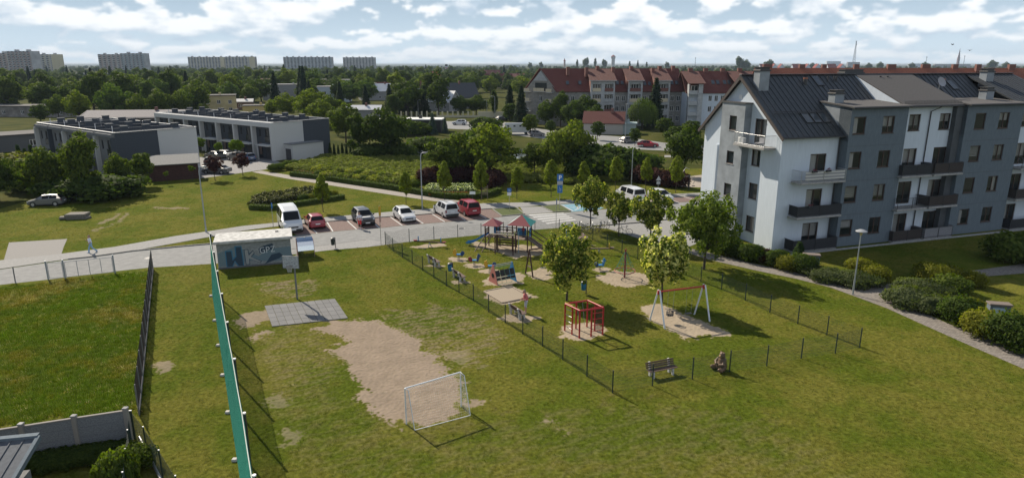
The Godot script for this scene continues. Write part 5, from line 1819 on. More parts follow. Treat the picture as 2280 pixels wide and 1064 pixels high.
	for q in [
		[640, 222, 22, 7.5, 9, 2.6, 8, GY, GY, true, "grey flat roofed house behind the light green trees"],
		[605, 208, 14, 5, 9, 4.0, -20, GY, RT, false, "house with steep dull red roof behind the grey house"],
		[728, 226, 22, 7.0, 9, 2.0, 4, WR, GY, true, "white flat roofed villa among dark spruces"],
		[652, 200, 9, 6.5, 8, 2.0, 10, WR, GY, true, "small white house showing between dark trees"],
		[783, 207, 15, 8.0, 9, 2.0, -14, mat("pale_blue_wall", 0.42, 0.47, 0.52, 0.9), GY, true, "pale blue flat roofed house among the trees"],
		[722, 203, 9, 7.5, 8, 2.0, 0, YW, GY, true, "small beige flat roofed house in the dark trees"],
		[842, 222, 18, 4.5, 10, 3.5, 22, GY, SR, false, "house with bright silver roof panels"],
		[872, 220, 14, 4.5, 9, 4.0, 10, YW, RT, false, "red roofed house beside the silver roof"],
		[838, 208, 18, 6.0, 9, 2.0, 0, YW, GY, true, "beige flat topped house behind the silver roof"],
		[1000, 240, 22, 4.5, 11, 5.5, 24, GY, DK, false, "large house with steep dark slate roof behind the hedge"],
		[985, 246, 12, 3.6, 8, 4.0, -30, GY, SR, false, "wing with glinting silver roof beside the slate roof"],
		[970, 215, 16, 4.5, 9, 4.0, 12, GY, RT, false, "low red roofed house behind the slate house"],
		[925, 205, 13, 6.0, 9, 4.0, -10, WR, DK, false, "white house with dark hipped roof in the trees"],
		[970, 195, 14, 7.0, 8, 5.0, 75, WR, mat("bright_red_roof", 0.30, 0.06, 0.03, 0.8), false, "house with bright red steep roof among trees"],
		[1030, 207, 16, 5.0, 9, 1.5, 5, WR, GY, true, "small white flat roofed house behind the dark hedge"],
		[795, 262, 16, 3.0, 6, 1.2, 4, GY, SR, false, "low shed with pale sheet roof behind the walnut trees"],
		[916, 292, 17, 3.2, 6, 0.0, -4, mat("hut_dark", 0.03, 0.03, 0.028, 0.9), mat("hut_roof", 0.62, 0.62, 0.60, 0.8), true, "dark hut with flat white roof by the pond"],
		[1110, 196, 20, 6.0, 10, 4.5, 10, YW, RT, false, "cream house with red roof beyond the lamp posts"],
		[1090, 178, 24, 6.0, 10, 5.0, -8, WR, RT, false, "far white house with broad red roof"],
		[1140, 186, 22, 6.0, 10, 3.0, 4, mat("rose_wall", 0.42, 0.27, 0.25, 0.9), RT, false, "rose coloured far house with red roof"],
		[1160, 172, 40, 5.0, 12, 2.0, 0, WR, SR, true, "far white works hall with pale flat roof"],
		[610, 168, 60, 8.0, 20, 2.0, 0, GY, SR, true, "far hall with long pale blue flat roof"],
		[575, 160, 40, 8.0, 20, 4.0, 0, GY, GY, true, "dark far hall under the cream tower block"],
		[240, 172, 60, 6.0, 14, 2.0, 0, GY, SR, true, "far shed with bright teal edged roof"],
		[165, 174, 50, 6.0, 14, 2.0, 0, WR, GY, true, "far low white hall among the trees"],
		[15, 180, 40, 6.0, 14, 2.0, 0, WR, GY, true, "pale far hall at the edge of the wood"],
		[835, 168, 36, 7.0, 14, 3.0, 0, WR, SR, true, "far pale pavilion with curved white roof"],
		[470, 158, 170, 9.0, 12, 0.0, 0, GY, GY, true, "long far grey building under the tower blocks"],
		[2040, 152, 60, 18.0, 14, 0.0, 0, WR, GY, true, "far white block beyond the red roofs"],
		[2200, 152, 60, 13.0, 14, 0.0, 0, mat("pinkish", 0.36, 0.22, 0.20, 0.9), GY, true, "far pinkish block beyond the grey chimney"],
		[1855, 150, 70, 30.0, 14, 0.0, 0, WR, GY, true, "far white hospital block beside the lattice mast"],
		[1900, 150, 60, 26.0, 14, 0.0, 0, GY, GY, true, "far grey block right behind the lattice mast"],
		[1148, 153, 30, 14.0, 14, 0.0, 0, WR, YW, true, "far pale block standing alone on the skyline"],
		[2120, 151, 160, 16.0, 14, 0.0, 0, GY, GY, true, "long far grey hall under the church spire"],
	]:
		gable_house(q[10], G(q[0], q[1]), deg_to_rad(q[6]), Vector3(q[2], q[3], q[4]), q[5], q[7], q[8], "house", 3 if q[2] < 30 else 8, q[9])
	for i in 8:
		var px: float = [1700, 1722, 1738, 1772, 1796, 1818, 1850, 1872][i]
		var o := gable_house("far house with white gable and red roof on the skyline", G(px, 163), deg_to_rad(84 if i % 3 else 8), Vector3(17, 9.5, 11), 8.0, WR, mat("skyline_red", 0.20, 0.05, 0.04, 0.9), "house", 3, false, "red gabled houses on the skyline")
	var conc := mat("slab_concrete", 0.40, 0.41, 0.42, 0.92, {"tex": wear("slb", 0.8, 1.05), "scale": 0.03})
	var conc2 := mat("slab_pale", 0.46, 0.46, 0.45, 0.92, {"tex": wear("slb2", 0.8, 1.05), "scale": 0.03})
	var yel := mat("slab_yellow", 0.50, 0.45, 0.30, 0.9)
	var pnk := mat("slab_rose", 0.36, 0.25, 0.22, 0.9)
	var blu := mat("slab_blue", 0.30, 0.38, 0.42, 0.9)
	tower_block("pale grey tower block half hidden at the wood's end", -20, 18, 122, 880, 31, conc2, pnk, 4, 0.1)
	tower_block("tallest grey tower block with rose balconies", 15, 83, 114, 870, 33, conc, pnk, 6, -0.25)
	tower_block("yellow and white tower block beside the tallest one", 85, 133, 125, 1150, 33, conc2, yel, 5, 0.1, 0.35)
	tower_block("grey tower block with rust coloured lower corner", 221, 270, 125, 1150, 33, conc2, pnk, 5, 0.15)
	tower_block("grey tower block rising behind the rust cornered one", 268, 327, 118, 1050, 33, conc, blu, 6, -0.15)
	tower_block("slab block with pale yellow end wall", 419, 499, 127, 1600, 33, conc, yel, 12, 0.08, 0.1)
	tower_block("slab block with broad cream end wall", 502, 568, 126, 1540, 33, conc, yel, 9, 0.08, 0.2)
	tower_block("longest slab block with blue green panels", 630, 741, 127, 1620, 33, conc, blu, 14, 0.0)
	tower_block("slab block with grey rows of balconies", 763, 836, 128, 1700, 33, conc2, conc, 10, 0.0)
	landmarks()

func brick_tex() -> ImageTexture:
	var im := Image.create(256, 256, false, Image.FORMAT_RGB8)
	var g := RandomNumberGenerator.new()
	g.seed = 3
	im.fill(Color(0.5, 0.5, 0.5))
	for r in 21:
		for k in 8:
			var t := g.randf_range(0.7, 1.0)
			im.fill_rect(Rect2i((k * 37 + (18 if r % 2 else 0)) % 256, int(r * 12.2), 35, 11), Color(t, t, t))
	return ImageTexture.create_from_image(im)

func landmarks() -> void:
	var m := thing("lattice_mast", "tall grey lattice radio mast on the skyline", "mast", G(1901, 149.5))
	var dist := -m.position.z
	var top := at_depth(1904, 91, dist).y
	var mb := MB.new()
	for k in 3:
		var a := TAU * k / 3
		mb.tube([Vector3(cos(a), 0, sin(a)) * 9.0, Vector3(cos(a), 0, sin(a)) * 1.2 + Vector3(0, top, 0)], 0.9, 4)
	for i in 16:
		var y0 := top * i / 16.0
		var y1 := top * (i + 1) / 16.0
		var r0 := lerpf(9.0, 1.2, i / 16.0)
		var r1 := lerpf(9.0, 1.2, (i + 1) / 16.0)
		for k in 3:
			var a := TAU * k / 3
			var b := TAU * (k + 1) / 3
			mb.rod(Vector3(cos(a) * r0, y0, sin(a) * r0), Vector3(cos(b) * r1, y1, sin(b) * r1), 0.5, 4)
	part(m, "lattice", mb.done(), mat("mast_grey", 0.17, 0.19, 0.21, 0.7))
	part(m, "antenna", MB.new().box(Vector3(0, 0, 0), Vector3(5, 9, 3)).box(Vector3(3, -14, 0), Vector3(4, 6, 3)).done(), mats["mast_grey"], Vector3(0, top - 4, 0))
	var c := thing("church_spire", "slender dark brick church spire rising over the far roofs", "church", G(2133, 149.5))
	dist = -c.position.z
	top = at_depth(2136, 107, dist).y
	var sw := 10.0
	part(c, "tower", MB.new().box(Vector3(0, top * 0.25, 0), Vector3(sw, top * 0.5, sw)).done(), mat("spire_brick", 0.14, 0.08, 0.075, 0.9))
	part(c, "spire", MB.new().lathe([Vector2(sw * 0.62, top * 0.5), Vector2(sw * 0.45, top * 0.62), Vector2(0.2, top)], 8).done(), mats["spire_brick"])
	var w := thing("water_tower", "round water tower with red cone roof among the trees", "tower", G(1365, 152))
	dist = -w.position.z
	top = at_depth(1365, 122, dist).y
	part(w, "drum", MB.new().lathe([Vector2(7, 0), Vector2(7, top - 16), Vector2(9, top - 14), Vector2(9, top - 7)], 12).done(), mats["slab_pale"])
	part(w, "roof", MB.new().lathe([Vector2(10, top - 7), Vector2(4, top - 2), Vector2(0.1, top)], 12).done(), mats["skyline_red"])
	var t := thing("turret", "thin turret with dark red pointed roof above the treetops", "tower", G(1257, 152))
	dist = -t.position.z
	top = at_depth(1257, 129, dist).y
	part(t, "shaft", MB.new().box(Vector3(0, top * 0.35, 0), Vector3(7, top * 0.7, 7)).done(), mats["slab_rose"])
	part(t, "roof", MB.new().lathe([Vector2(5.5, top * 0.7), Vector2(2.5, top * 0.82), Vector2(0.1, top)], 8).done(), mats["skyline_red"])
	for q in [[1706, 1548, 128, "thin grey mast with round head beyond the red roof"], [2146, 2146, 124, "thin dark mast beside the church spire"], [2062, 2062, 126, "thin pale mast over the far white block"]]:
		var s := thing("thin_mast", q[3], "mast", G(q[1], 149.6))
		dist = -s.position.z
		top = at_depth(q[1], q[2], dist).y
		part(s, "pole", MB.new().tube([Vector3.ZERO, Vector3(0, top, 0)], [1.8, 0.9], 6).done(), mats["mast_grey"])
		part(s, "head", MB.new().lathe([Vector2(2.6, top - 5), Vector2(2.6, top)], 8).done(), mats["mast_grey"])
	var ad := thing("sign_tower", "white advertising tower with coloured panels over the trees", "sign", G(994, 165))
	dist = -ad.position.z
	top = at_depth(994, 143, dist).y
	part(ad, "pylon", box_mesh(Vector3(4.0, top, 2.0)), mats["white_wall"], Vector3(0, top / 2, 0))
	part(ad, "panel", box_mesh(Vector3(4.2, top * 0.2, 2.2)), mat("panel_black", 0.02, 0.02, 0.02, 0.6), Vector3(0, top * 0.9, 0))
	part(ad, "panel", box_mesh(Vector3(4.2, top * 0.1, 2.2)), mat("panel_red", 0.35, 0.03, 0.03, 0.6), Vector3(0, top * 0.62, 0))
	part(ad, "panel", box_mesh(Vector3(4.2, top * 0.1, 2.2)), mat("panel_blue", 0.04, 0.10, 0.30, 0.6), Vector3(0, top * 0.4, 0))

func up_to(x: float, y: float, row: float) -> float:
	return at_depth(x, row, -G(x, y).z).y

func face(a: Vector3, b: Vector3) -> float:
	return atan2(-(b.z - a.z), b.x - a.x)

func net_mesh(w: float, h: float, cell: float, thick: float, sag := 0.0) -> ArrayMesh:
	var mb := MB.new()
	var t := Vector3(0, 0, thick / 2)
	var nx := int(w / cell)
	var ny := int(h / cell)
	for i in nx + 1:
		var x := minf(i * cell, w)
		var top := h - sag * 4.0 * (x / w) * (1.0 - x / w)
		var s := Vector3(thick / 2, 0, 0)
		mb.quad(Vector3(x, 0, 0) - s, Vector3(x, 0, 0) + s, Vector3(x, top, 0) + s, Vector3(x, top, 0) - s)
		mb.quad(Vector3(x, 0, 0) - t, Vector3(x, 0, 0) + t, Vector3(x, top, 0) + t, Vector3(x, top, 0) - t)
	for j in ny + 1:
		var y := minf(j * cell, h)
		var s := Vector3(0, thick / 2, 0)
		var k := 4 if sag > 0 else 1
		for i in k:
			var x0 := w * i / k
			var x1 := w * (i + 1) / k
			var f := y / h
			var y0 := y - f * sag * 4.0 * (x0 / w) * (1.0 - x0 / w)
			var y1 := y - f * sag * 4.0 * (x1 / w) * (1.0 - x1 / w)
			mb.quad(Vector3(x0, y0, 0) - s, Vector3(x1, y1, 0) - s, Vector3(x1, y1, 0) + s, Vector3(x0, y0, 0) + s)
			mb.quad(Vector3(x0, y0, 0) + t, Vector3(x1, y1, 0) + t, Vector3(x1, y1, 0) - t, Vector3(x0, y0, 0) - t)
	return mb.done()

func net_quad(mb: MB, a: Vector3, b: Vector3, c: Vector3, d: Vector3, n: int, m: int, r: float) -> void:
	for i in n + 1:
		var t := float(i) / n
		mb.rod(a.lerp(b, t), d.lerp(c, t), r, 3)
	for j in m + 1:
		var t := float(j) / m
		mb.rod(a.lerp(d, t), b.lerp(c, t), r, 3)

func make_pitch() -> void:
	var white := mat("goal_paint", 0.70, 0.71, 0.72, 0.4)
	var cord := mat("goal_net", 0.50, 0.50, 0.48, 0.9)
	var fl := G(904.5, 944.5)
	var fr := G(1026.6, 905)
	var rl := G(923, 958)
	var rr := G(1047, 925)
	var g := thing("football_goal", "small white football goal with sagging net on worn earth", "goal", (fl + fr) / 2)
	var o := -g.position
	var hh := 1.98
	var up := Vector3(0, hh, 0)
	var tl := fl.lerp(rl, 0.42) + up
	var tr := fr.lerp(rr, 0.42) + up
	part(g, "post", MB.new().rod(fl, fl + up, 0.038, 8).done(), white, o)
	part(g, "post", MB.new().rod(fr, fr + up, 0.038, 8).done(), white, o)
	part(g, "crossbar", MB.new().rod(fl + up, fr + up, 0.038, 8).done(), white, o)
	part(g, "rear_stay", MB.new().tube([fl + up, tl, rl], 0.025, 6).done(), white, o)
	part(g, "rear_stay", MB.new().tube([fr + up, tr, rr], 0.025, 6).done(), white, o)
	part(g, "ground_bar", MB.new().rod(rl, rr, 0.022, 6).done(), white, o)
	var nb := MB.new()
	net_quad(nb, tl, tr, rr + Vector3(0, 0.03, 0), rl + Vector3(0, 0.03, 0), 26, 16, 0.003)
	net_quad(nb, fl + up, fr + up, tr, tl, 26, 4, 0.003)
	net_quad(nb, fl + up, tl, rl, fl, 6, 16, 0.003)
	net_quad(nb, fr + up, tr, rr, fr, 6, 16, 0.003)
	part(g, "net", nb.done(), cord, o)
	var ta := xz(G(588, 682))
	var tb := xz(G(745, 666))
	var tc := xz(G(770, 708))
	var td := xz(G(605, 728))
	var court := thing("tile_court", "square of grey rubber tiles under the basketball hoop", "court", Vector3(ta.x, 0, ta.y))
	paved.append(PackedVector2Array([ta, tb, tc, td]))
	var tones := []
	for i in 4:
		var v: float = [0.175, 0.19, 0.205, 0.18][i]
		tones.append(mat("rubber_tile_%d" % i, v, v * 0.99, v * 0.985, 0.95, {"tex": wear("tile", 0.8, 1.05, 0.08), "scale": 0.8}))
	var ux := (tb - ta) / 10.0
	var uz := (td - ta) / 5.0
	var bs := Basis(Vector3(ux.x, 0, ux.y).normalized(), Vector3.UP, Vector3(uz.x, 0, uz.y).normalized())
	var tm := box_mesh(Vector3(ux.length() - 0.022, 0.06, uz.length() - 0.022), 0.008)
	for i in 10:
		for j in 5:
			var p := ux * (i + 0.5) + uz * (j + 0.5)
			part(court, "tile", tm, tones[(i * 7 + j * 3 + i * j) % 4], Vector3(p.x, 0.022 + 0.004 * ((i * 5 + j * 3) % 3), p.y), bs)
	var hp := G(661, 666)
	var b := thing("basketball_hoop", "grey pole with scratched white backboard and rusty hoop", "basketball hoop", hp, deg_to_rad(-6))
	var steel := mat("hoop_steel", 0.15, 0.16, 0.165, 0.5)
	part(b, "pole", MB.new().tube([Vector3(0, -0.1, 0), Vector3(0, 2.9, 0), Vector3(0.05, 3.2, 0.25), Vector3(0.08, 3.25, 0.75)], 0.07, 8).done(), steel)
	part(b, "backboard", box_mesh(Vector3(1.22, 0.92, 0.03), 0.005), mat("board_face", 0.50, 0.53, 0.55, 0.55, {"tex": wear("brd", 0.65, 1.05, 0.03), "scale": 0.7}), Vector3(0.1, 3.2, 0.8))
	part(b, "board_frame", frame_mesh(1.26, 0.96, 0.03, 0), steel, Vector3(0.1, 2.72, 0.79))
	var ringm := MB.new()
	var rp := []
	for i in 17:
		rp.append(Vector3(0.1 + cos(TAU * i / 16) * 0.225, 2.95, 1.08 + sin(TAU * i / 16) * 0.225))
	ringm.tube(rp, 0.012, 5, false)
	ringm.rod(Vector3(0.1, 2.95, 0.81), Vector3(0.1, 2.95, 0.86), 0.03, 5)
	part(b, "rim", ringm.done(), mat("rim_paint", 0.16, 0.10, 0.09, 0.6))
	var nt := MB.new()
	for i in 14:
		var a := TAU * i / 14
		nt.rod(Vector3(0.1 + cos(a) * 0.225, 2.95, 1.08 + sin(a) * 0.225), Vector3(0.1 + cos(a + 0.5) * 0.13, 2.52, 1.08 + sin(a + 0.5) * 0.13), 0.008, 3)
		nt.rod(Vector3(0.1 + cos(a) * 0.225, 2.95, 1.08 + sin(a) * 0.225), Vector3(0.1 + cos(a - 0.5) * 0.13, 2.52, 1.08 + sin(a - 0.5) * 0.13), 0.008, 3)
	part(b, "net", nt.done(), cord)

func make_nets() -> void:
	var green := mat("net_green", 0.010, 0.26, 0.185, 0.8)
	var postm := mat("net_post", 0.022, 0.028, 0.030, 0.6)
	var foot := mat("net_foot", 0.46, 0.44, 0.41, 0.9)
	var pts := []
	for q in [[610, 1220], [565, 1060], [543, 921], [521, 800], [505, 718], [493, 654.5], [483, 604], [475, 562], [467, 521]]:
		var p := G(q[0], q[1], 5.0)
		pts.append(Vector3(p.x, 0, p.z))
	var n := thing("ball_net", "tall green ball net on dark posts along the pitch", "net fence", pts[0])
	var pm := MB.new().rod(Vector3(0, -0.1, 0), Vector3(0, 5.0, 0), 0.055, 8).done()
	for i in pts.size():
		part(n, "post", pm, postm, pts[i] - pts[0])
		part(n, "post_cap", cyl_mesh(0.065, 0.05, 8), mats["white_frame"], pts[i] - pts[0] + Vector3(0, 5.0, 0))
		part(n, "footing", box_mesh(Vector3(0.24, 0.14, 0.24), 0.03), foot, pts[i] - pts[0] + Vector3(-0.5, 0.05, 0.05))
		if i < pts.size() - 1:
			var d: Vector3 = pts[i + 1] - pts[i]
			var off := Vector3(-0.10, 0.06, -0.02)
			part(n, "netting", net_mesh(d.length(), 4.85, 0.05, 0.0045, 0.16), green, pts[i] - pts[0] + Vector3(-0.42, 0.06, -0.02), Basis(Vector3.UP, face(pts[i], pts[i + 1])) * Basis(Vector3.RIGHT, 0.07))
			part(n, "top_rope", MB.new().tube([Vector3(0, 4.92, 0), Vector3(d.length() * 0.5, 4.76, 0), Vector3(d.length(), 4.92, 0)], 0.02, 4).done(), mat("rope_white", 0.5, 0.55, 0.5, 0.9), pts[i] - pts[0] + off, Basis(Vector3.UP, face(pts[i], pts[i + 1])))
	var wp := []
	var wa := G(340, 600)
	var wb := G(309, 925)
	for i in 13:
		wp.append(wa.lerp(wb, i / 12.0))
	var f := thing("wire_fence", "old dark wire mesh fence between meadow and pitch", "fence", wp[0])
	var rust := mat("rusty_wire", 0.055, 0.045, 0.038, 0.9)
	var fp := MB.new().rod(Vector3(0, -0.1, 0), Vector3(0, 1.75, 0), 0.035, 6).done()
	for i in wp.size():
		part(f, "post", fp, mat("fence_post_grey", 0.14, 0.14, 0.14, 0.7), wp[i] - wp[0])
		if i < wp.size() - 1:
			part(f, "mesh", net_mesh((wp[i + 1] - wp[i]).length(), 1.6, 0.06, 0.009), rust, wp[i] - wp[0] + Vector3(-0.05, 0.05, 0), Basis(Vector3.UP, face(wp[i], wp[i + 1])))
			part(f, "base_board", box_mesh(Vector3((wp[i + 1] - wp[i]).length() - 0.1, 0.22, 0.05)), mat("base_board", 0.24, 0.22, 0.20, 0.9), (wp[i] + wp[i + 1]) / 2 - wp[0] + Vector3(0, 0.09, 0), Basis(Vector3.UP, face(wp[i], wp[i + 1])))
	var ga := G(106, 623)
	var gb := G(144, 620)
	var gc := G(255, 608)
	var gate := thing("meadow_gate", "galvanised double gate with wire panels between meadow and street", "gate", ga)
	var galv := mat("galvanised", 0.30, 0.33, 0.36, 0.5, {"metal": 0.3})
	for p in [ga, gb, gc]:
		part(gate, "gate_post", MB.new().rod(Vector3(0, -0.1, 0), Vector3(0, 1.65, 0), 0.06, 8).done(), galv, p - ga)
	for q in [[ga, gb, 2], [gb, gc, 5]]:
		var a: Vector3 = q[0]
		var c: Vector3 = q[1]
		var fm := MB.new()
		var d := c - a
		var ln := d.length()
		fm.rod(Vector3(0.1, 1.45, 0), Vector3(ln - 0.1, 1.45, 0), 0.025, 5)
		fm.rod(Vector3(0.1, 0.12, 0), Vector3(ln - 0.1, 0.12, 0), 0.025, 5)
		for i in q[2]:
			var x := lerpf(0.1, ln - 0.1, float(i) / (q[2] - 1))
			fm.rod(Vector3(x, 0.12, 0), Vector3(x, 1.45, 0), 0.025, 5)
		var leaf := part(gate, "gate_leaf", fm.done(), galv, a - ga, Basis(Vector3.UP, face(a, c)))
		part(leaf, "wire_panel", net_mesh(ln - 0.2, 1.3, 0.1, 0.004), galv, Vector3(0.1, 0.14, 0))
	single("old_post", MB.new().rod(Vector3(0, -0.1, 0), Vector3(0.03, 1.3, 0), 0.045, 6).done(), mats["fence_post_grey"], "lone thin grey post in the meadow verge by the gate", "post", G(32, 627))
	var ring_px := [[858, 545], [911, 538], [966, 532], [1019, 528], [1071, 525], [1121, 522], [1191, 518], [1245, 515], [1290, 520], [1320, 535], [1352, 551], [1385, 564], [1420, 577], [1468, 593], [1516, 609], [1561, 628], [1607, 645], [1660, 669], [1715, 696], [1777, 721], [1842, 746], [1915, 774], [1861, 787], [1785, 798], [1708, 815], [1625, 828], [1542, 844], [1453, 859], [1364, 875], [1307, 838], [1253, 801], [1208, 771], [1164, 744], [1125, 719], [1088, 695], [1054, 670], [1022, 652], [994, 637], [966, 619], [941, 603], [918, 588], [896, 574], [875, 560]]
	var pg := []
	for q in ring_px:
		pg.append(G(q[0], q[1]))
	var pf := thing("playground_fence", "dark green wire fence with slim posts round the playground", "fence", pg[0])
	var gpost := mat("green_post", 0.010, 0.028, 0.024, 0.55)
	var gwire := mat("green_wire", 0.022, 0.045, 0.036, 0.6)
	var pmm := MB.new().cbox(Vector3(0, 0.62, 0), Vector3(0.06, 1.44, 0.06), 0.01).done()
	for i in pg.size():
		var a: Vector3 = pg[i]
		var c: Vector3 = pg[(i + 1) % pg.size()]
		part(pf, "post", pmm, gpost, a - pg[0], Basis(Vector3.UP, face(a, c)))
		part(pf, "post_cap", box_mesh(Vector3(0.065, 0.02, 0.065)), mats["dark_trim"], a - pg[0] + Vector3(0, 1.35, 0), Basis(Vector3.UP, face(a, c)))
		var ln := (c - a).length()
		var w := MB.new()
		var t := Vector3(0, 0, 0.0022)
		for k in 7:
			var y := 0.06 + k * 0.2
			w.box(Vector3(ln / 2, y, 0), Vector3(ln, 0.006, 0.006))
		for k in int(ln / 0.06):
			w.box(Vector3(k * 0.06, 0.66, 0), Vector3(0.0045, 1.22, 0.0045))
		part(pf, "mesh_panel", w.done(), gwire, a - pg[0], Basis(Vector3.UP, face(a, c)))

func make_utility() -> void:
	var a := G(486, 600)
	var b := G(650, 585)
	var ln := (b - a).length()
	var h := up_to(486, 600, 541) - 0.12
	var dep := 2.9
	var t := thing("transformer_hut", "small concrete hut with blue graffiti and flat white roof", "hut", a, face(a, b))
	var conc := mat("hut_concrete", 0.27, 0.285, 0.285, 0.92, {"tex": noise_tex("hutc", 0.02, Color(0.8, 0.8, 0.8), Color(1.05, 1.05, 1.04), 512, 6), "scale": 0.35})
	part(t, "wall", MB.new().box(Vector3(ln / 2, h / 2 - 0.05, -dep / 2), Vector3(ln, h + 0.1, dep)).done(), conc)
	part(t, "plinth", box_mesh(Vector3(ln + 0.08, 0.2, dep + 0.08)), mat("plinth_dark", 0.11, 0.11, 0.11, 0.95), Vector3(ln / 2, 0.05, -dep / 2))
	part(t, "roof", box_mesh(Vector3(ln + 0.4, 0.24, dep + 0.5), 0.03), mat("hut_roof_white", 0.56, 0.555, 0.535, 0.9, {"tex": wear("hroof", 0.78, 1.02, 0.02), "scale": 0.35}), Vector3(ln / 2, h + 0.12, -dep / 2))
	part(t, "hatch", box_mesh(Vector3(0.28, 0.08, 0.2)), mats["dark_trim"], Vector3(ln * 0.82, h + 0.28, -dep * 0.7))
	var navy := mat("paint_navy", 0.028, 0.052, 0.078, 0.8)
	var blue := mat("paint_blue", 0.035, 0.15, 0.25, 0.8)
	var pale := mat("paint_pale", 0.27, 0.28, 0.27, 0.8)
	var sl := ln / 9.2
	var zz := 0.004
	var paint := func(pts: Array, m: Material, z: float) -> void:
		var p := []
		for q in pts:
			p.append(Vector2((q[0] - 205.0) / 905.0 * ln, h * (1.0 - (q[1] - (268.0 - (q[0] - 205.0) * 0.07)) / 305.0)))
		part(t, "graffiti", MB.new().prism(p, 0.002).done(), m, Vector3(0, 0, z))
	paint.call([[210, 380], [420, 300], [520, 330], [700, 420], [820, 330], [1110, 300], [1110, 470], [800, 480], [600, 470], [420, 520], [215, 540]], mat("paint_wash", 0.13, 0.185, 0.21, 0.85), 0.004)
	paint.call([[300, 350], [388, 345], [390, 440], [420, 410], [420, 292], [505, 290], [515, 540], [440, 545], [405, 480], [380, 548], [300, 548]], blue, 0.007)
	paint.call([[312, 360], [375, 357], [380, 470], [432, 420], [434, 305], [495, 303], [503, 530], [450, 532], [408, 465], [370, 538], [312, 538]], navy, 0.010)
	paint.call([[528, 332], [582, 330], [586, 390], [640, 340], [655, 385], [612, 425], [735, 480], [712, 502], [590, 450], [588, 522], [534, 524]], navy, 0.007)
	paint.call([[536, 340], [574, 338], [580, 410], [640, 352], [646, 378], [604, 424], [722, 482], [710, 496], [582, 446], [580, 514], [542, 516]], pale, 0.010)
	paint.call([[705, 330], [770, 292], [880, 262], [905, 320], [850, 345], [760, 370], [715, 385]], navy, 0.007)
	paint.call([[800, 480], [860, 400], [960, 378], [1000, 410], [960, 445], [880, 475], [760, 520]], navy, 0.007)
	var txt := TextMesh.new()
	txt.text = "GPZ"
	var font := SystemFont.new()
	font.font_names = PackedStringArray(["Droid Sans"])
	font.font_italic = true
	txt.font = font
	txt.font_size = 64
	txt.pixel_size = 0.0115
	txt.depth = 0.003
	part(t, "lettering", txt, mat("paint_white", 0.55, 0.57, 0.58, 0.8), Vector3((812.0 - 205.0) / 905.0 * ln, h * 0.62, 0.014), Basis(Vector3(0, 0, 1), 0.05))
	var ca := G(664, 576)
	var c := thing("recycling_container", "shiny rounded steel recycling container beside the hut", "container", ca, face(a, b) + 0.05)
	var prof := [Vector2(0, 0), Vector2(1.25, 0), Vector2(1.25, 0.7), Vector2(1.18, 1.15), Vector2(0.95, 1.5), Vector2(0.6, 1.68), Vector2(0, 1.72)]
	var shell := MB.new()
	var cw := 1.45
	for i in range(1, prof.size() - 1):
		var p0: Vector2 = prof[i]
		var p1: Vector2 = prof[i + 1]
		shell.quad(Vector3(0, p0.y, p0.x - 1.25), Vector3(cw, p0.y, p0.x - 1.25), Vector3(cw, p1.y, p1.x - 1.25), Vector3(0, p1.y, p1.x - 1.25))
	shell.quad(Vector3(cw, 0, -1.25), Vector3(0, 0, -1.25), Vector3(0, 1.72, -1.25), Vector3(cw, 1.72, -1.25))
	part(c, "shell", shell.done(), mat("mirror_steel", 0.62, 0.63, 0.64, 0.10, {"metal": 1.0}))
	var sidem := mat("container_side", 0.42, 0.25, 0.22, 0.7, {"tex": wear("cside", 0.55, 1.1, 0.05), "scale": 1.2})
	var pr := []
	for q in prof:
		pr.append(Vector2(-(q.x - 1.25), q.y))
	for x in [-0.02, cw + 0.02]:
		part(c, "side_panel", MB.new().prism(pr, 0.04).done(), sidem, Vector3(x, 0, 0), Basis(Vector3(0, 0, -1), Vector3.UP, Vector3(1, 0, 0)))
	part(c, "lifting_eye", MB.new().rod(Vector3(0, 0, -0.1), Vector3(0, 0, 0.1), 0.02, 5).rod(Vector3(0, 0, -0.1), Vector3(0, -0.1, -0.1), 0.02, 5).rod(Vector3(0, 0, 0.1), Vector3(0, -0.1, 0.1), 0.02, 5).done(), mats["rail_steel"], Vector3(cw / 2, 1.8, -0.9))

func bench(label: String, at: Vector3, turn: float, ln := 1.9) -> void:
	var o := thing("park_bench", label, "bench", at, turn, "benches of the playground")
	var leg := mat("bench_concrete", 0.60, 0.60, 0.58, 0.85, {"tex": wear("bleg", 0.8, 1.03), "scale": 1.5})
	var wood := mat("bench_wood", 0.105, 0.060, 0.045, 0.7, {"tex": wear("bwood", 0.7, 1.2, 0.04), "scale": 1.5})
	var lm := meshes.get("bench_leg")
	if lm == null:
		lm = MB.new().prism([Vector2(-0.02, 0), Vector2(0.12, 0), Vector2(0.13, 0.3), Vector2(0.36, 0.33), Vector2(0.38, 0), Vector2(0.5, 0), Vector2(0.47, 0.44), Vector2(0.08, 0.44), Vector2(-0.06, 0.86), Vector2(-0.15, 0.84), Vector2(-0.04, 0.40)], 0.11).done()
		meshes["bench_leg"] = lm
	var bs := Basis(Vector3(0, 0, 1), Vector3.UP, Vector3(-1, 0, 0))
	for s in [-1, 1]:
		part(o, "leg", lm, leg, Vector3(s * (ln / 2 - 0.3), -0.02, -0.2), bs)
	for i in 4:
		part(o, "seat_slat", box_mesh(Vector3(ln, 0.035, 0.095), 0.008), wood, Vector3(0, 0.455, -0.08 + i * 0.112))
	for i in 3:
		part(o, "back_slat", box_mesh(Vector3(ln, 0.095, 0.035), 0.008), wood, Vector3(0, 0.55 + i * 0.115, -0.15 - i * 0.042), Basis(Vector3.RIGHT, -0.33))

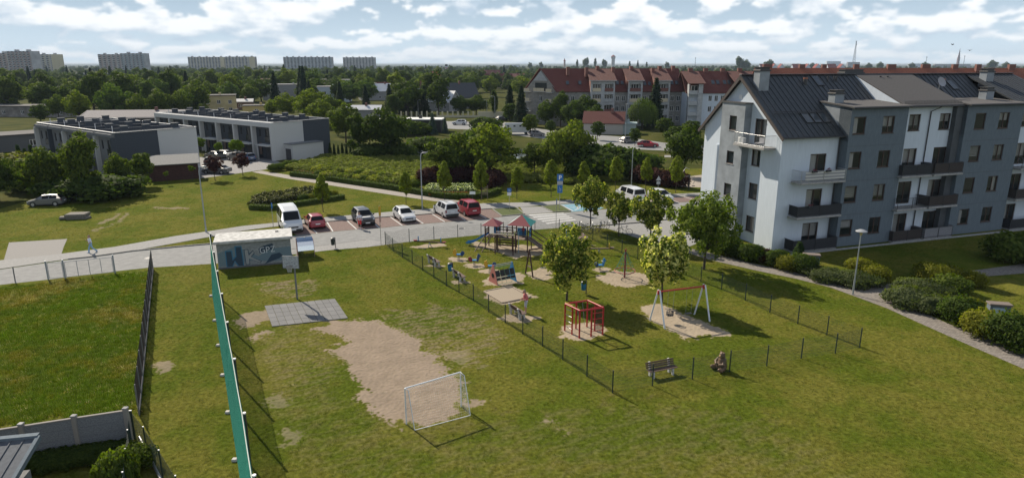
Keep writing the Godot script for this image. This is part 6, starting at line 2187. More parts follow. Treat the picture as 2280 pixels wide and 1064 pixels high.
func bin(label: String, at: Vector3, m: Material, called := "litter_bin") -> void:
	var o := thing(called, label, "bin", at, 0.3)
	part(o, "post", MB.new().rod(Vector3(0.2, -0.05, 0), Vector3(0.2, 1.1, 0), 0.04, 6).done(), mats["rail_dark"])
	part(o, "bucket", MB.new().lathe([Vector2(0.0, 0.36), Vector2(0.17, 0.36), Vector2(0.205, 0.9), Vector2(0.19, 0.9), Vector2(0.16, 0.6), Vector2(0.0, 0.6)], 12).done(), m, Vector3(-0.03, 0, 0))
	part(o, "lid", MB.new().lathe([Vector2(0.23, 1.0), Vector2(0.23, 1.03), Vector2(0.12, 1.1), Vector2(0.0, 1.11)], 12).done(), mats["rail_dark"], Vector3(0, 0, 0))

func lamp_post(label: String, px: Array, row: float, arm: float, called := "street_lamp") -> void:
	var at := G(px[0], px[1])
	var h := up_to(px[0], px[1], row)
	var o := thing(called, label, "street lamp", at)
	var galv := mat("lamp_steel", 0.33, 0.36, 0.38, 0.45, {"metal": 0.4})
	part(o, "pole", MB.new().tube([Vector3(0, -0.1, 0), Vector3(0, h * 0.5, 0), Vector3(0, h - 0.5, 0), Vector3(arm * 0.18, h - 0.12, 0), Vector3(arm * 0.6, h, 0)], [0.085, 0.07, 0.055, 0.045, 0.04], 8).done(), galv)
	var head := MB.new()
	head.ball(Vector3.ZERO, Vector3(0.34, 0.085, 0.14), 10)
	part(o, "lamp_head", head.done(), mat("lamp_head_grey", 0.30, 0.31, 0.32, 0.4), Vector3(arm, h + 0.02, 0), Basis(Vector3(0, 0, 1), 0.1 * signf(arm)))
	part(o, "lamp_glass", MB.new().ball(Vector3.ZERO, Vector3(0.22, 0.06, 0.11), 8).done(), mat("lamp_lens", 0.5, 0.5, 0.48, 0.2), Vector3(arm, h - 0.045, 0))
	part(o, "base_sleeve", cyl_mesh(0.11, 0.35, 8), galv)

func sign_post(label: String, px: Array, row: float, plates: Array, called := "road_sign", turn := 0.0) -> Node3D:
	var at := G(px[0], px[1])
	var h := up_to(px[0], px[1], row)
	var o := thing(called, label, "sign", at, turn)
	part(o, "pole", MB.new().rod(Vector3(0, -0.1, 0), Vector3(0, h, 0), 0.03, 6).done(), mats["rail_steel"])
	for q in plates:
		var m: ArrayMesh
		if q.size() > 4 and q[4] == "tri":
			m = MB.new().prism([Vector2(-q[1] / 2, -q[2] / 2), Vector2(q[1] / 2, -q[2] / 2), Vector2(0, q[2] / 2)], 0.02).done()
		else:
			m = box_mesh(Vector3(q[1], q[2], 0.02), 0.004)
		var p := part(o, "plate", m, q[3], Vector3(0, h - q[0], 0.045))
		if q.size() > 4 and q[4] == "P":
			var t := TextMesh.new()
			t.text = "P"
			var f := SystemFont.new()
			f.font_names = PackedStringArray(["Droid Sans"])
			f.font_weight = 700
			t.font = f
			t.font_size = 64
			t.pixel_size = q[2] / 75.0
			t.depth = 0.004
			part(p, "letter", t, mats["sign_white"], Vector3(0, 0, 0.014))
		elif q.size() > 4 and q[4] == "wheel":
			var wm := MB.new()
			var rp := []
			for i in 13:
				rp.append(Vector3(cos(TAU * i / 12) * q[1] * 0.2, -q[2] * 0.15 + sin(TAU * i / 12) * q[1] * 0.2, 0.014))
			wm.tube(rp, 0.012, 4, false)
			wm.tube([Vector3(-0.05, q[2] * 0.3, 0.014), Vector3(-0.03, 0, 0.014), Vector3(0.09, 0, 0.014), Vector3(0.13, -q[2] * 0.2, 0.014)], 0.014, 4)
			part(p, "pictogram", wm.done(), mats["sign_white"])
	return o

func make_furniture() -> void:
	var blue := mat("sign_blue", 0.02, 0.14, 0.40, 0.45)
	mat("sign_white", 0.75, 0.75, 0.75, 0.5)
	var grey := mat("sign_back", 0.36, 0.38, 0.40, 0.5)
	lamp_post("tall street lamp on the lawn behind the footway", [458, 517], 371, 0.55)
	lamp_post("tall street lamp behind the white and dark cars", [940, 466], 340, 0.5)
	lamp_post("street lamp behind the white van", [1406, 416.5], 325, 0.9)
	for q in [[931, 256, 222, 0.7, "far street lamp before the garden wall"], [1084, 259, 223, -0.8, "far street lamp beside the taller one"], [1102, 269, 214, -0.9, "taller far street lamp at the bend"], [598, 227, 193, 0.7, "far lamp post in front of the grey house"], [429, 223, 197, -0.8, "far lamp post beside the cream house"], [1286, 285, 228, 0.1, "thin lamp post before the grey apartment row"], [1392, 312, 232, 0.1, "thin lamp post before the weeping willow"]]:
		lamp_post(q[4], [q[0], q[1]], q[2], q[3])
	var lp := G(1900, 656)
	var lh := up_to(1900, 656, 513)
	var l := thing("park_lamp", "slim park lamp with disc shaped hood beside the block path", "street lamp", lp)
	part(l, "pole", MB.new().tube([Vector3(0, -0.1, 0), Vector3(0, 1.2, 0), Vector3(0, 1.25, 0), Vector3(0, lh - 0.35, 0)], [0.07, 0.07, 0.05, 0.04], 8).done(), mats["lamp_steel"])
	part(l, "lamp_glass", MB.new().lathe([Vector2(0.07, lh - 0.4), Vector2(0.15, lh - 0.1)], 12).done(), mat("amber_glass", 0.40, 0.33, 0.16, 0.2))
	part(l, "hood", MB.new().lathe([Vector2(0.0, lh - 0.1), Vector2(0.42, lh - 0.1), Vector2(0.42, lh - 0.05), Vector2(0.18, lh + 0.06), Vector2(0.0, lh + 0.1)], 16).done(), mats["lamp_head_grey"])
	sign_post("blue parking sign with white letter P and plates below", [1246, 468], 387, [[0.45, 0.75, 0.85, blue, "P"], [1.15, 0.7, 0.5, grey], [1.85, 0.62, 1.0, blue, "wheel"]])
	sign_post("low blue sign with white plate on the grass island", [1134, 471], 419, [[0.25, 0.5, 0.5, blue, "wheel"], [0.72, 0.5, 0.35, mats["sign_white"]]])
	sign_post("slim blue sign on a pole in front of the zebra crossing", [1238, 508], 443, [[0.3, 0.22, 0.6, blue]], "road_sign", 1.2)
	sign_post("slim blue sign seen edge on beside the white minibus", [608, 508], 452, [[0.3, 0.22, 0.62, blue]], "road_sign", 1.2)
	sign_post("grey back of a triangular sign before the small white car", [1465, 431], 391, [[0.35, 0.75, 0.65, grey, "tri"], [1.0, 0.5, 0.4, grey]])
	sign_post("thin pole with yellow and red stop sign by the playground corner", [848, 545], 457, [[0.55, 0.3, 0.9, mat("sign_yellow", 0.55, 0.33, 0.03, 0.6)], [1.35, 0.24, 0.7, mat("sign_pale_red", 0.45, 0.28, 0.24, 0.7)]], "stop_sign", 1.0)
	bin("dark green litter bin on a post beside the street", G(742, 553), mat("bin_dark", 0.018, 0.03, 0.026, 0.6))
	var bb := mat("bin_blue", 0.02, 0.15, 0.30, 0.6)
	bin("blue litter bin behind the red climbing cube", G(1300, 655), bb)
	bin("blue litter bin against the fence between two benches", G(1003, 612), bb)
	bin("blue litter bin near the bicycle stands", G(1265, 533), bb)
	bench("bench with dark brown slats beside the bear statue", G(1472, 835), face(G(1449, 838), G(1495, 829)), 1.9)
	bench("bench beside the sandbox and the standing man", G(1151, 704), face(G(1163, 712), G(1139, 696)) + 0.0)
	bench("bench by the fence next to the blue litter bin", G(1021, 622), face(G(1036, 631), G(1006, 610)))
	bench("bench by the fence next to the spring riders", G(965, 589), face(G(980, 597), G(950, 579)))
	bench("bench behind the playground maple near the bicycles", G(1297, 541), face(G(1287, 533), G(1305, 548)))
	bench("bench under the pale maple near the path", G(1492, 611), face(G(1485, 604), G(1500, 616)))
	var bo := thing("bed_sign", "small tilted information board in front of the flower bed", "sign", G(1052, 446))
	part(bo, "stand", MB.new().rod(Vector3(0, 0, 0), Vector3(0, 0.9, 0), 0.04, 5).done(), mats["rail_dark"])
	part(bo, "board", box_mesh(Vector3(0.75, 0.5, 0.03)), mat("board_pale", 0.55, 0.60, 0.58, 0.4), Vector3(0, 1.0, 0), Basis(Vector3.RIGHT, -0.9))
	var tr := thing("rose_trellis", "small weathered timber trellis beside a column tree", "trellis", G(1079, 444))
	for i in 6:
		part(tr, "slat", box_mesh(Vector3(0.9, 0.09, 0.03)), mat("grey_wood", 0.20, 0.165, 0.13, 0.9), Vector3(0, 0.7 + i * 0.2, 0.03))
	for x in [-0.4, 0.4]:
		part(tr, "post", box_mesh(Vector3(0.08, 1.9, 0.08)), mats["grey_wood"], Vector3(x, 0.92, -0.03))
	var gy := thing("outdoor_gym", "dark post outdoor gym with steel handles on bare sand", "gym", G(1534, 421))
	var gh := up_to(1534, 421, 374)
	part(gy, "post", MB.new().rod(Vector3(0, -0.05, 0), Vector3(0, gh * 0.7, 0), 0.11, 8).done(), mats["rail_dark"])
	for s in [-1.0, 1.0]:
		part(gy, "handle", MB.new().tube([Vector3(0, gh * 0.62, 0), Vector3(s * 0.7, gh * 0.6, 0), Vector3(s * 0.85, gh * 0.4, 0), Vector3(s * 0.55, gh * 0.25, 0.1)], 0.035, 6).done(), mats["rail_steel"])
		part(gy, "seat", box_mesh(Vector3(0.4, 0.06, 0.4), 0.02), mats["rail_dark"], Vector3(s * 0.6, 0.5, 0.2))
	part(gy, "crossbar", MB.new().tube([Vector3(-0.8, gh * 0.8, -0.6), Vector3(-0.4, gh, -0.6), Vector3(0.1, gh * 0.9, -0.6)], 0.04, 6).done(), mats["rail_steel"])
	for q in [[1027, 509, "round iron manhole cover in the street by the playground"], [330, 575, "round iron manhole cover in the street near the hut"]]:
		var mh := thing("manhole_cover", q[2], "manhole cover", G(q[0], q[1]))
		part(mh, "ring", cyl_mesh(0.42, 0.018, 16), mats["concrete"])
		part(mh, "lid", cyl_mesh(0.33, 0.023, 16), mats["rail_dark"])
	for q in [[2123, 99, 0.5], [2161, 112, 2.0]]:
		var bp := at_depth(q[0], q[1], 120.0)
		single("bird", MB.new().ball(Vector3.ZERO, Vector3(0.09, 0.08, 0.22), 8).tri(Vector3(0, 0, 0.1), Vector3(0, 0, -0.12), Vector3(0.5, 0.22, -0.05)).tri(Vector3(0, 0, -0.12), Vector3(0, 0, 0.1), Vector3(-0.5, 0.2, -0.05)).tri(Vector3(0.06, 0, -0.35), Vector3(-0.06, 0, -0.35), Vector3(0, 0, -0.1)).done(), mats["rail_dark"], "dark bird flying above the roofs", "bird", bp, q[2], "birds over the roofs")
	var wl := thing("concrete_block", "old broken concrete slab block lying on the lawn", "concrete block", G(172, 486), 0.15)
	part(wl, "slab", MB.new().cbox(Vector3(0, 0.42, 0), Vector3(2.2, 0.4, 1.6), 0.06).done(), mat("old_concrete", 0.22, 0.20, 0.17, 0.95, {"tex": wear("oldc", 0.6, 1.1, 0.04), "scale": 0.7}))
	part(wl, "rubble", MB.new().cbox(Vector3(-1.2, 0.2, 0.3), Vector3(1.2, 0.3, 0.9), 0.08, Basis(Vector3.UP, 0.3)).cbox(Vector3(0.9, 0.12, 0.3), Vector3(1.0, 0.3, 1.0), 0.08, Basis(Vector3.UP, -0.4)).cbox(Vector3(0, 0.1, 0), Vector3(2.0, 0.25, 1.5), 0.05).done(), mats["old_concrete"])
	for q in [[1806, 590, "grey stone clad meter box with blue plate by the shrubs"], [2222, 705, "grey meter box with pale plate among the shrubs"]]:
		var mbx := thing("meter_box", q[2], "meter box", G(q[0], q[1]), deg_to_rad(-14))
		part(mbx, "cabinet", box_mesh(Vector3(1.3, 0.95, 0.6), 0.02), mats["grey_wall"], Vector3(0, 0.45, 0))
		part(mbx, "lid", box_mesh(Vector3(1.45, 0.12, 0.75), 0.02), mat("lid_brown", 0.16, 0.13, 0.11, 0.9), Vector3(0, 0.98, 0))
		part(mbx, "plate", box_mesh(Vector3(0.8, 0.4, 0.02)), mat("meter_plate", 0.30, 0.42, 0.52, 0.5), Vector3(-0.1, 0.55, 0.31))

func rider(label: String, at: Vector3, turn: float, ca: Material, cb: Material, cc: Material, shape: int) -> void:
	var o := thing("spring_rider", label, "spring rider", at, turn, "spring riders of the playground")
	var sp := MB.new()
	var pts := []
	for i in 28:
		pts.append(Vector3(cos(i * 0.9) * 0.1, 0.02 + i * 0.013, sin(i * 0.9) * 0.1))
	sp.tube(pts, 0.018, 5)
	part(o, "spring", sp.done(), mats["rail_dark"])
	part(o, "seat", box_mesh(Vector3(0.42, 0.08, 0.34), 0.02), cb, Vector3(0, 0.46, 0))
	if shape == 0:
		part(o, "front_panel", MB.new().prism([Vector2(0, 0), Vector2(0.14, 0.0), Vector2(0.28, 0.45), Vector2(0.38, 0.42), Vector2(0.36, 0.55), Vector2(0.2, 0.75), Vector2(0.1, 0.72), Vector2(0.02, 0.4)], 0.06).done(), ca, Vector3(0.22, 0.3, 0))
	else:
		part(o, "front_panel", MB.new().prism([Vector2(0, 0), Vector2(0.2, 0), Vector2(0.36, 0.3), Vector2(0.26, 0.6), Vector2(0.08, 0.68), Vector2(-0.02, 0.4)], 0.06).done(), ca, Vector3(0.2, 0.3, 0))
	part(o, "rear_panel", MB.new().prism([Vector2(0, 0), Vector2(-0.18, 0), Vector2(-0.36, 0.24), Vector2(-0.34, 0.42), Vector2(-0.12, 0.5), Vector2(0.02, 0.3)], 0.06).done(), cc, Vector3(-0.2, 0.3, 0))
	part(o, "handle", MB.new().rod(Vector3(0.22, 0.78, -0.16), Vector3(0.22, 0.78, 0.16), 0.015, 5).done(), mats["rail_steel"])

func make_playground() -> void:
	var red := mat("play_red", 0.36, 0.018, 0.024, 0.4)
	var redd := mat("play_dark_red", 0.20, 0.020, 0.030, 0.55)
	var blue := mat("play_blue", 0.025, 0.18, 0.42, 0.5)
	var navy := mat("play_navy", 0.02, 0.06, 0.17, 0.5)
	var yel := mat("play_yellow", 0.62, 0.36, 0.03, 0.5)
	var teal := mat("play_teal", 0.03, 0.26, 0.22, 0.5)
	var wood := mat("play_wood", 0.065, 0.026, 0.020, 0.6, {"tex": wear("pwood", 0.65, 1.2, 0.05), "scale": 1.5})
	var plank := mat("play_plank", 0.20, 0.145, 0.115, 0.8, {"tex": wear("pplank", 0.65, 1.15, 0.05), "scale": 1.5})
	var galv: Material = mats["galvanised"]
	var A := G(1257.6, 736)
	var B := G(1307, 727.6)
	var C := G(1342, 745.4)
	var D := G(1290, 753)
	var ch := up_to(1290, 753, 692)
	var cu := thing("climbing_cube", "red tubular climbing cube with ladder rungs and net wall", "climbing frame", (A + C) / 2)
	var o := -cu.position
	var up := Vector3(0, ch, 0)
	for p in [A, B, C, D, (A + D) / 2, (D + C) / 2, (B + C) / 2, (A + B) / 2]:
		part(cu, "post", MB.new().rod(p - Vector3(0, 0.1, 0), p + up, 0.055, 8).done(), red, o)
	for q in [[A, B], [B, C], [C, D], [D, A]]:
		part(cu, "top_bar", MB.new().rod(q[0] + up, q[1] + up, 0.065, 8).done(), red, o)
	for i in 5:
		var y := Vector3(0, 0.35 + i * 0.42, 0)
		part(cu, "rung", MB.new().rod(A + y, (A + D) / 2 + y, 0.02, 6).done(), mats["rail_steel"] if i < 4 else yel, o)
		part(cu, "rung", MB.new().rod((D + C) / 2 + y, C + y, 0.02, 6).done(), red, o)
	var cn := MB.new()
	net_quad(cn, (B + C) / 2 + Vector3(0, 0.15, 0), C + Vector3(0, 0.15, 0), C + up, (B + C) / 2 + up, 12, 18, 0.012)
	part(cu, "rope_net", cn.done(), mat("net_brown", 0.075, 0.035, 0.035, 0.9), o)
	part(cu, "chain_ladder", MB.new().rod((A + B) / 2 + up, (A + B) / 2 + Vector3(0.25, 0.3, 0), 0.012, 4).rod((A + B) / 2 + up + Vector3(0.4, 0, 0), (A + B) / 2 + Vector3(0.6, 0.3, 0), 0.012, 4).done(), galv, o)
	var s1 := G(1447, 712.5)
	var s2 := G(1481, 732)
	var s3 := G(1546, 700)
	var s4 := G(1581.5, 716)
	var sa := (s1 + s2) / 2
	var sb := (s3 + s4) / 2
	var sh := at_depth(1479, 646, -sa.z).y
	var sw := thing("swing_set", "white and red swing frame with bucket seat and flat seat", "swing", (sa + sb) / 2)
	o = -sw.position
	up = Vector3(0, sh, 0)
	var wt := mat("swing_white", 0.62, 0.66, 0.70, 0.4)
	for q in [[s1, sa], [s2, sa], [s3, sb], [s4, sb]]:
		part(sw, "leg", MB.new().rod(q[0] - Vector3(0, 0.1, 0), q[1] + up + (q[0] - q[1]).normalized() * 0.08, 0.06, 8).done(), wt, o)
	part(sw, "top_beam", MB.new().rod(sa + up - Vector3(0, 0.12, 0), sb + up - Vector3(0, 0.12, 0), 0.06, 8).done(), red, o)
	for p in [sa, sb]:
		part(sw, "bracket", MB.new().cbox(p + up - Vector3(0, 0.16, 0), Vector3(0.2, 0.3, 0.2), 0.02).done(), red, o)
	for k in 2:
		var f: float = [0.27, 0.68][k]
		var top := sa.lerp(sb, f) + up - Vector3(0, 0.15, 0)
		var d := (sb - sa).normalized()
		var seat_y := 0.55 if k == 0 else 0.5
		for s in [-1.0, 1.0]:
			part(sw, "chain", MB.new().rod(top + d * s * 0.24, Vector3(top.x, seat_y + 0.1, top.z) + d * s * 0.22, 0.008, 4).done(), galv, o)
		if k == 0:
			var bm := MB.new()
			for yy in [0.0, 0.14, 0.28]:
				var rp := []
				for i in 9:
					rp.append(Vector3(top.x, seat_y + yy, top.z) + Vector3(cos(TAU * i / 8) * 0.24, 0, sin(TAU * i / 8) * 0.2))
				bm.tube(rp, 0.025, 5, false)
			for i in 8:
				bm.rod(Vector3(top.x, seat_y, top.z) + Vector3(cos(TAU * i / 8) * 0.24, 0, sin(TAU * i / 8) * 0.2), Vector3(top.x, seat_y + 0.28, top.z) + Vector3(cos(TAU * i / 8) * 0.24, 0, sin(TAU * i / 8) * 0.2), 0.02, 4)
			bm.box(Vector3(top.x, seat_y, top.z), Vector3(0.4, 0.04, 0.34))
			part(sw, "bucket_seat", bm.done(), mats["rail_dark"], o)
		else:
			part(sw, "flat_seat", MB.new().cbox(Vector3(top.x, seat_y, top.z), Vector3(0.5, 0.05, 0.24), 0.015, Basis(Vector3.UP, face(sa, sb))).done(), mat("seat_grey", 0.10, 0.10, 0.10, 0.8), o)
	var rp0 := G(1391, 618)
	var rh := up_to(1391, 618, 555)
	var sn := thing("rope_spinner", "red pole rope spinner with teal ropes and ring", "spinner", rp0)
	part(sn, "pole", MB.new().rod(Vector3(0, -0.1, 0), Vector3(0, rh, 0), 0.07, 8).done(), redd)
	var ringp := []
	for i in 25:
		ringp.append(Vector3(cos(TAU * i / 24) * 0.88, 0.62, sin(TAU * i / 24) * 0.88))
	part(sn, "ring", MB.new().tube(ringp, 0.035, 6, false).done(), mat("ring_red", 0.30, 0.06, 0.05, 0.6))
	for i in 8:
		var a := TAU * i / 8
		var e := Vector3(cos(a) * 0.88, 0.62, sin(a) * 0.88)
		part(sn, "rope", MB.new().rod(Vector3(0, rh - 0.1, 0), e, 0.014, 4).rod(e, Vector3(cos(a) * 0.08, 0.15, sin(a) * 0.08), 0.014, 4).done(), mat("rope_teal", 0.03, 0.20, 0.17, 0.9))
	for y in [1.0, 1.35, 1.7]:
		var rr: float = 0.88 * (rh - 0.1 - y) / (rh - 0.72)
		var q := []
		for i in 9:
			q.append(Vector3(cos(TAU * i / 8) * rr, y, sin(TAU * i / 8) * rr))
		part(sn, "rope", MB.new().tube(q, 0.012, 4, false).done(), mats["rope_teal"])
	var w1 := G(1098, 630)
	var w2 := G(1140, 622)
	var wh := at_depth(1097, 590, -w1.z).y
	var wd := thing("wedge_climber", "triangular climber with coral and blue end panels and black rubber belt", "climbing frame", w1, face(w1, w2))
	var wl := (w2 - w1).length()
	var coral := mat("play_coral", 0.46, 0.17, 0.14, 0.6)
	var turnb := Basis(Vector3(0, 0, 1), Vector3.UP, Vector3(-1, 0, 0))
	part(wd, "end_panel", MB.new().prism([Vector2(-0.75, 0), Vector2(0.75, 0), Vector2(0.08, wh), Vector2(-0.08, wh)], 0.05).done(), coral, Vector3(0, 0, 0), turnb)
	part(wd, "end_panel", MB.new().prism([Vector2(-0.75, 0), Vector2(0.75, 0), Vector2(0.08, wh), Vector2(-0.08, wh)], 0.05).done(), blue, Vector3(wl, 0, 0), turnb)
	for s in [-1.0, 1.0]:
		part(wd, "porthole", MB.new().rod(Vector3(-0.04, 0, 0), Vector3(-0.03, 0, 0), 0.2, 12).done(), mats["rail_dark"], Vector3(0.0, 0.65, s * 0.18 * 0.0))
	part(wd, "top_rail", MB.new().rod(Vector3(0, wh - 0.03, 0), Vector3(wl, wh - 0.03, 0), 0.03, 6).rod(Vector3(0, wh - 0.16, 0), Vector3(wl, wh - 0.16, 0), 0.03, 6).done(), galv)
	var belt := mat("rubber_belt", 0.018, 0.02, 0.022, 0.7)
	for i in 4:
		part(wd, "belt_tile", box_mesh(Vector3(wl / 4 - 0.05, 0.55, 0.04), 0.01), belt, Vector3(wl * (i + 0.5) / 4, wh * 0.55, 0.36), Basis(Vector3.RIGHT, -0.42))
		part(wd, "belt_tile", box_mesh(Vector3(wl / 4 - 0.05, 0.22, 0.04), 0.01), belt, Vector3(wl * (i + 0.5) / 4, wh * 0.28, 0.53), Basis(Vector3.RIGHT, -0.42))
	var cl := MB.new()
	net_quad(cl, Vector3(0.05, 0.05, 0.68), Vector3(wl - 0.05, 0.05, 0.68), Vector3(wl - 0.05, wh * 0.85, 0.16), Vector3(0.05, wh * 0.85, 0.16), 4, 5, 0.014)
	part(wd, "rope_net", cl.done(), mats["rope_teal"])
	var sc := G(1129, 656)
	var sx := thing("sandbox", "shallow square sandbox edged with weathered boards", "sandbox", sc, face(G(1125, 719), G(1088, 695)))
	for q in [[0.0, 1.25, 3.0, 0.14], [0.0, -1.25, 3.0, 0.14]]:
		part(sx, "edge_board", box_mesh(Vector3(q[2], 0.12, q[3]), 0.02), mat("edge_wood", 0.34, 0.275, 0.21, 0.85, {"tex": wear("edgew", 0.75, 1.1, 0.05), "scale": 1.2}), Vector3(q[0], 0.03, q[1]))
	for x in [-1.5, 1.5]:
		part(sx, "edge_board", box_mesh(Vector3(0.14, 0.12, 2.36), 0.02), mats["edge_wood"], Vector3(x, 0.03, 0))
	part(sx, "sand", box_mesh(Vector3(2.8, 0.06, 2.3)), mat("box_sand", 0.34, 0.28, 0.21, 0.98, {"tex": wear("bsand", 0.8, 1.05, 0.1), "scale": 0.8}), Vector3(0, 0.02, 0))
	var e1 := G(925, 549)
	var e2 := G(988, 550)
	for k in 2:
		var a := e1 if k == 0 else G(1306, 563)
		var b := e2 if k == 0 else G(1362, 566)
		var m := (a + b) / 2
		var ss := thing("seesaw", ["brown seesaw with blue backrests at the fence corner", "seesaw with yellow handles beside the fence"][k], "seesaw", m, face(a, b))
		var ln := (b - a).length() + 0.3
		var tilt := Basis(Vector3(0, 0, 1), -0.05 if k == 0 else 0.06)
		part(ss, "beam", MB.new().cbox(Vector3.ZERO, Vector3(ln, 0.12, 0.14), 0.02).done(), wood if k == 0 else plank, Vector3(0, 0.5, 0), tilt)
		part(ss, "pivot", MB.new().rod(Vector3(-0.12, -0.05, 0.2), Vector3(0, 0.45, 0), 0.04, 5).rod(Vector3(0.12, -0.05, -0.2), Vector3(0, 0.45, 0), 0.04, 5).done(), galv)
		for s in [-1.0, 1.0]:
			part(ss, "seat", box_mesh(Vector3(0.35, 0.05, 0.3), 0.01), redd if k == 0 else plank, tilt * Vector3(s * ln * 0.46, 0.09, 0) + Vector3(0, 0.5, 0))
			part(ss, "handle", MB.new().cbox(Vector3(0, 0.22, 0), Vector3(0.05, 0.44, 0.26), 0.01).done(), blue if k == 0 else yel, tilt * Vector3(s * ln * 0.36, 0.05, 0) + Vector3(0, 0.5, 0))
	rider("spring rider with yellow head and navy tail", G(1021, 577), PI * 0.98, yel, blue, navy, 1)
	rider("horse shaped navy and red spring rider", G(1056, 590), 0.1, navy, blue, redd, 0)
	rider("spring rider with yellow ring beside the wedge climber", G(1091, 603), PI * 1.02, yel, blue, navy, 1)
	rider("blue spring rider behind the maple crown", G(1336, 601), 0.4, blue, blue, navy, 0)
	var q1 := G(1169.6, 609)
	var q2 := G(1187, 618)
	var q3 := G(1268, 590)
	var q4 := G(1292, 602)
	var qa := (q1 + q2) / 2
	var qb := (q3 + q4) / 2
	var qh := at_depth(1186, 555, -qa.z).y
	var ws := thing("wooden_swing", "dark wooden A frame swing half hidden by the maple", "swing", (qa + qb) / 2)
	o = -ws.position
	up = Vector3(0, qh, 0)
	for q in [[q1, qa], [q2, qa], [q3, qb], [q4, qb]]:
		part(ws, "leg", MB.new().rod(q[0] - Vector3(0, 0.1, 0), q[1] + up, 0.065, 7).done(), wood, o)
	part(ws, "top_beam", MB.new().rod(qa + up - Vector3(0, 0.05, 0), qb + up - Vector3(0, 0.05, 0), 0.07, 7).done(), wood, o)
	part(ws, "crosspiece", MB.new().rod(q1.lerp(qa + up, 0.35), q2.lerp(qa + up, 0.35), 0.045, 6).done(), plank, o)
	for f in [0.3, 0.65]:
		var top := qa.lerp(qb, f) + up
		var d := (qb - qa).normalized()
		for s in [-1.0, 1.0]:
			part(ws, "chain", MB.new().rod(top + d * s * 0.24, Vector3(top.x, 0.5, top.z) + d * s * 0.22, 0.008, 4).done(), galv, o)
		part(ws, "flat_seat", MB.new().cbox(Vector3(top.x, 0.48, top.z), Vector3(0.5, 0.05, 0.22), 0.015, Basis(Vector3.UP, face(qa, qb))).done(), mats["seat_grey"], o)
	play_tower(wood, plank, redd, teal, blue, red, galv)

func hip_roof(parent: Node3D, at: Vector3, w: float, d: float, h: float, mats4: Array) -> void:
	var c := [Vector3(-w / 2, 0, d / 2), Vector3(w / 2, 0, d / 2), Vector3(w / 2, 0, -d / 2), Vector3(-w / 2, 0, -d / 2)]
	for i in 4:
		var a: Vector3 = c[i]
		var b: Vector3 = c[(i + 1) % 4]
		var t := Vector3(0, h, 0)
		var n := (b - a).cross(t - a).normalized() * 0.03
		part(parent, "roof_panel", MB.new().tri(a, b, t).tri(b - n, a - n, t - n).quad(a - n, b - n, b, a).done(), mats4[i], at)

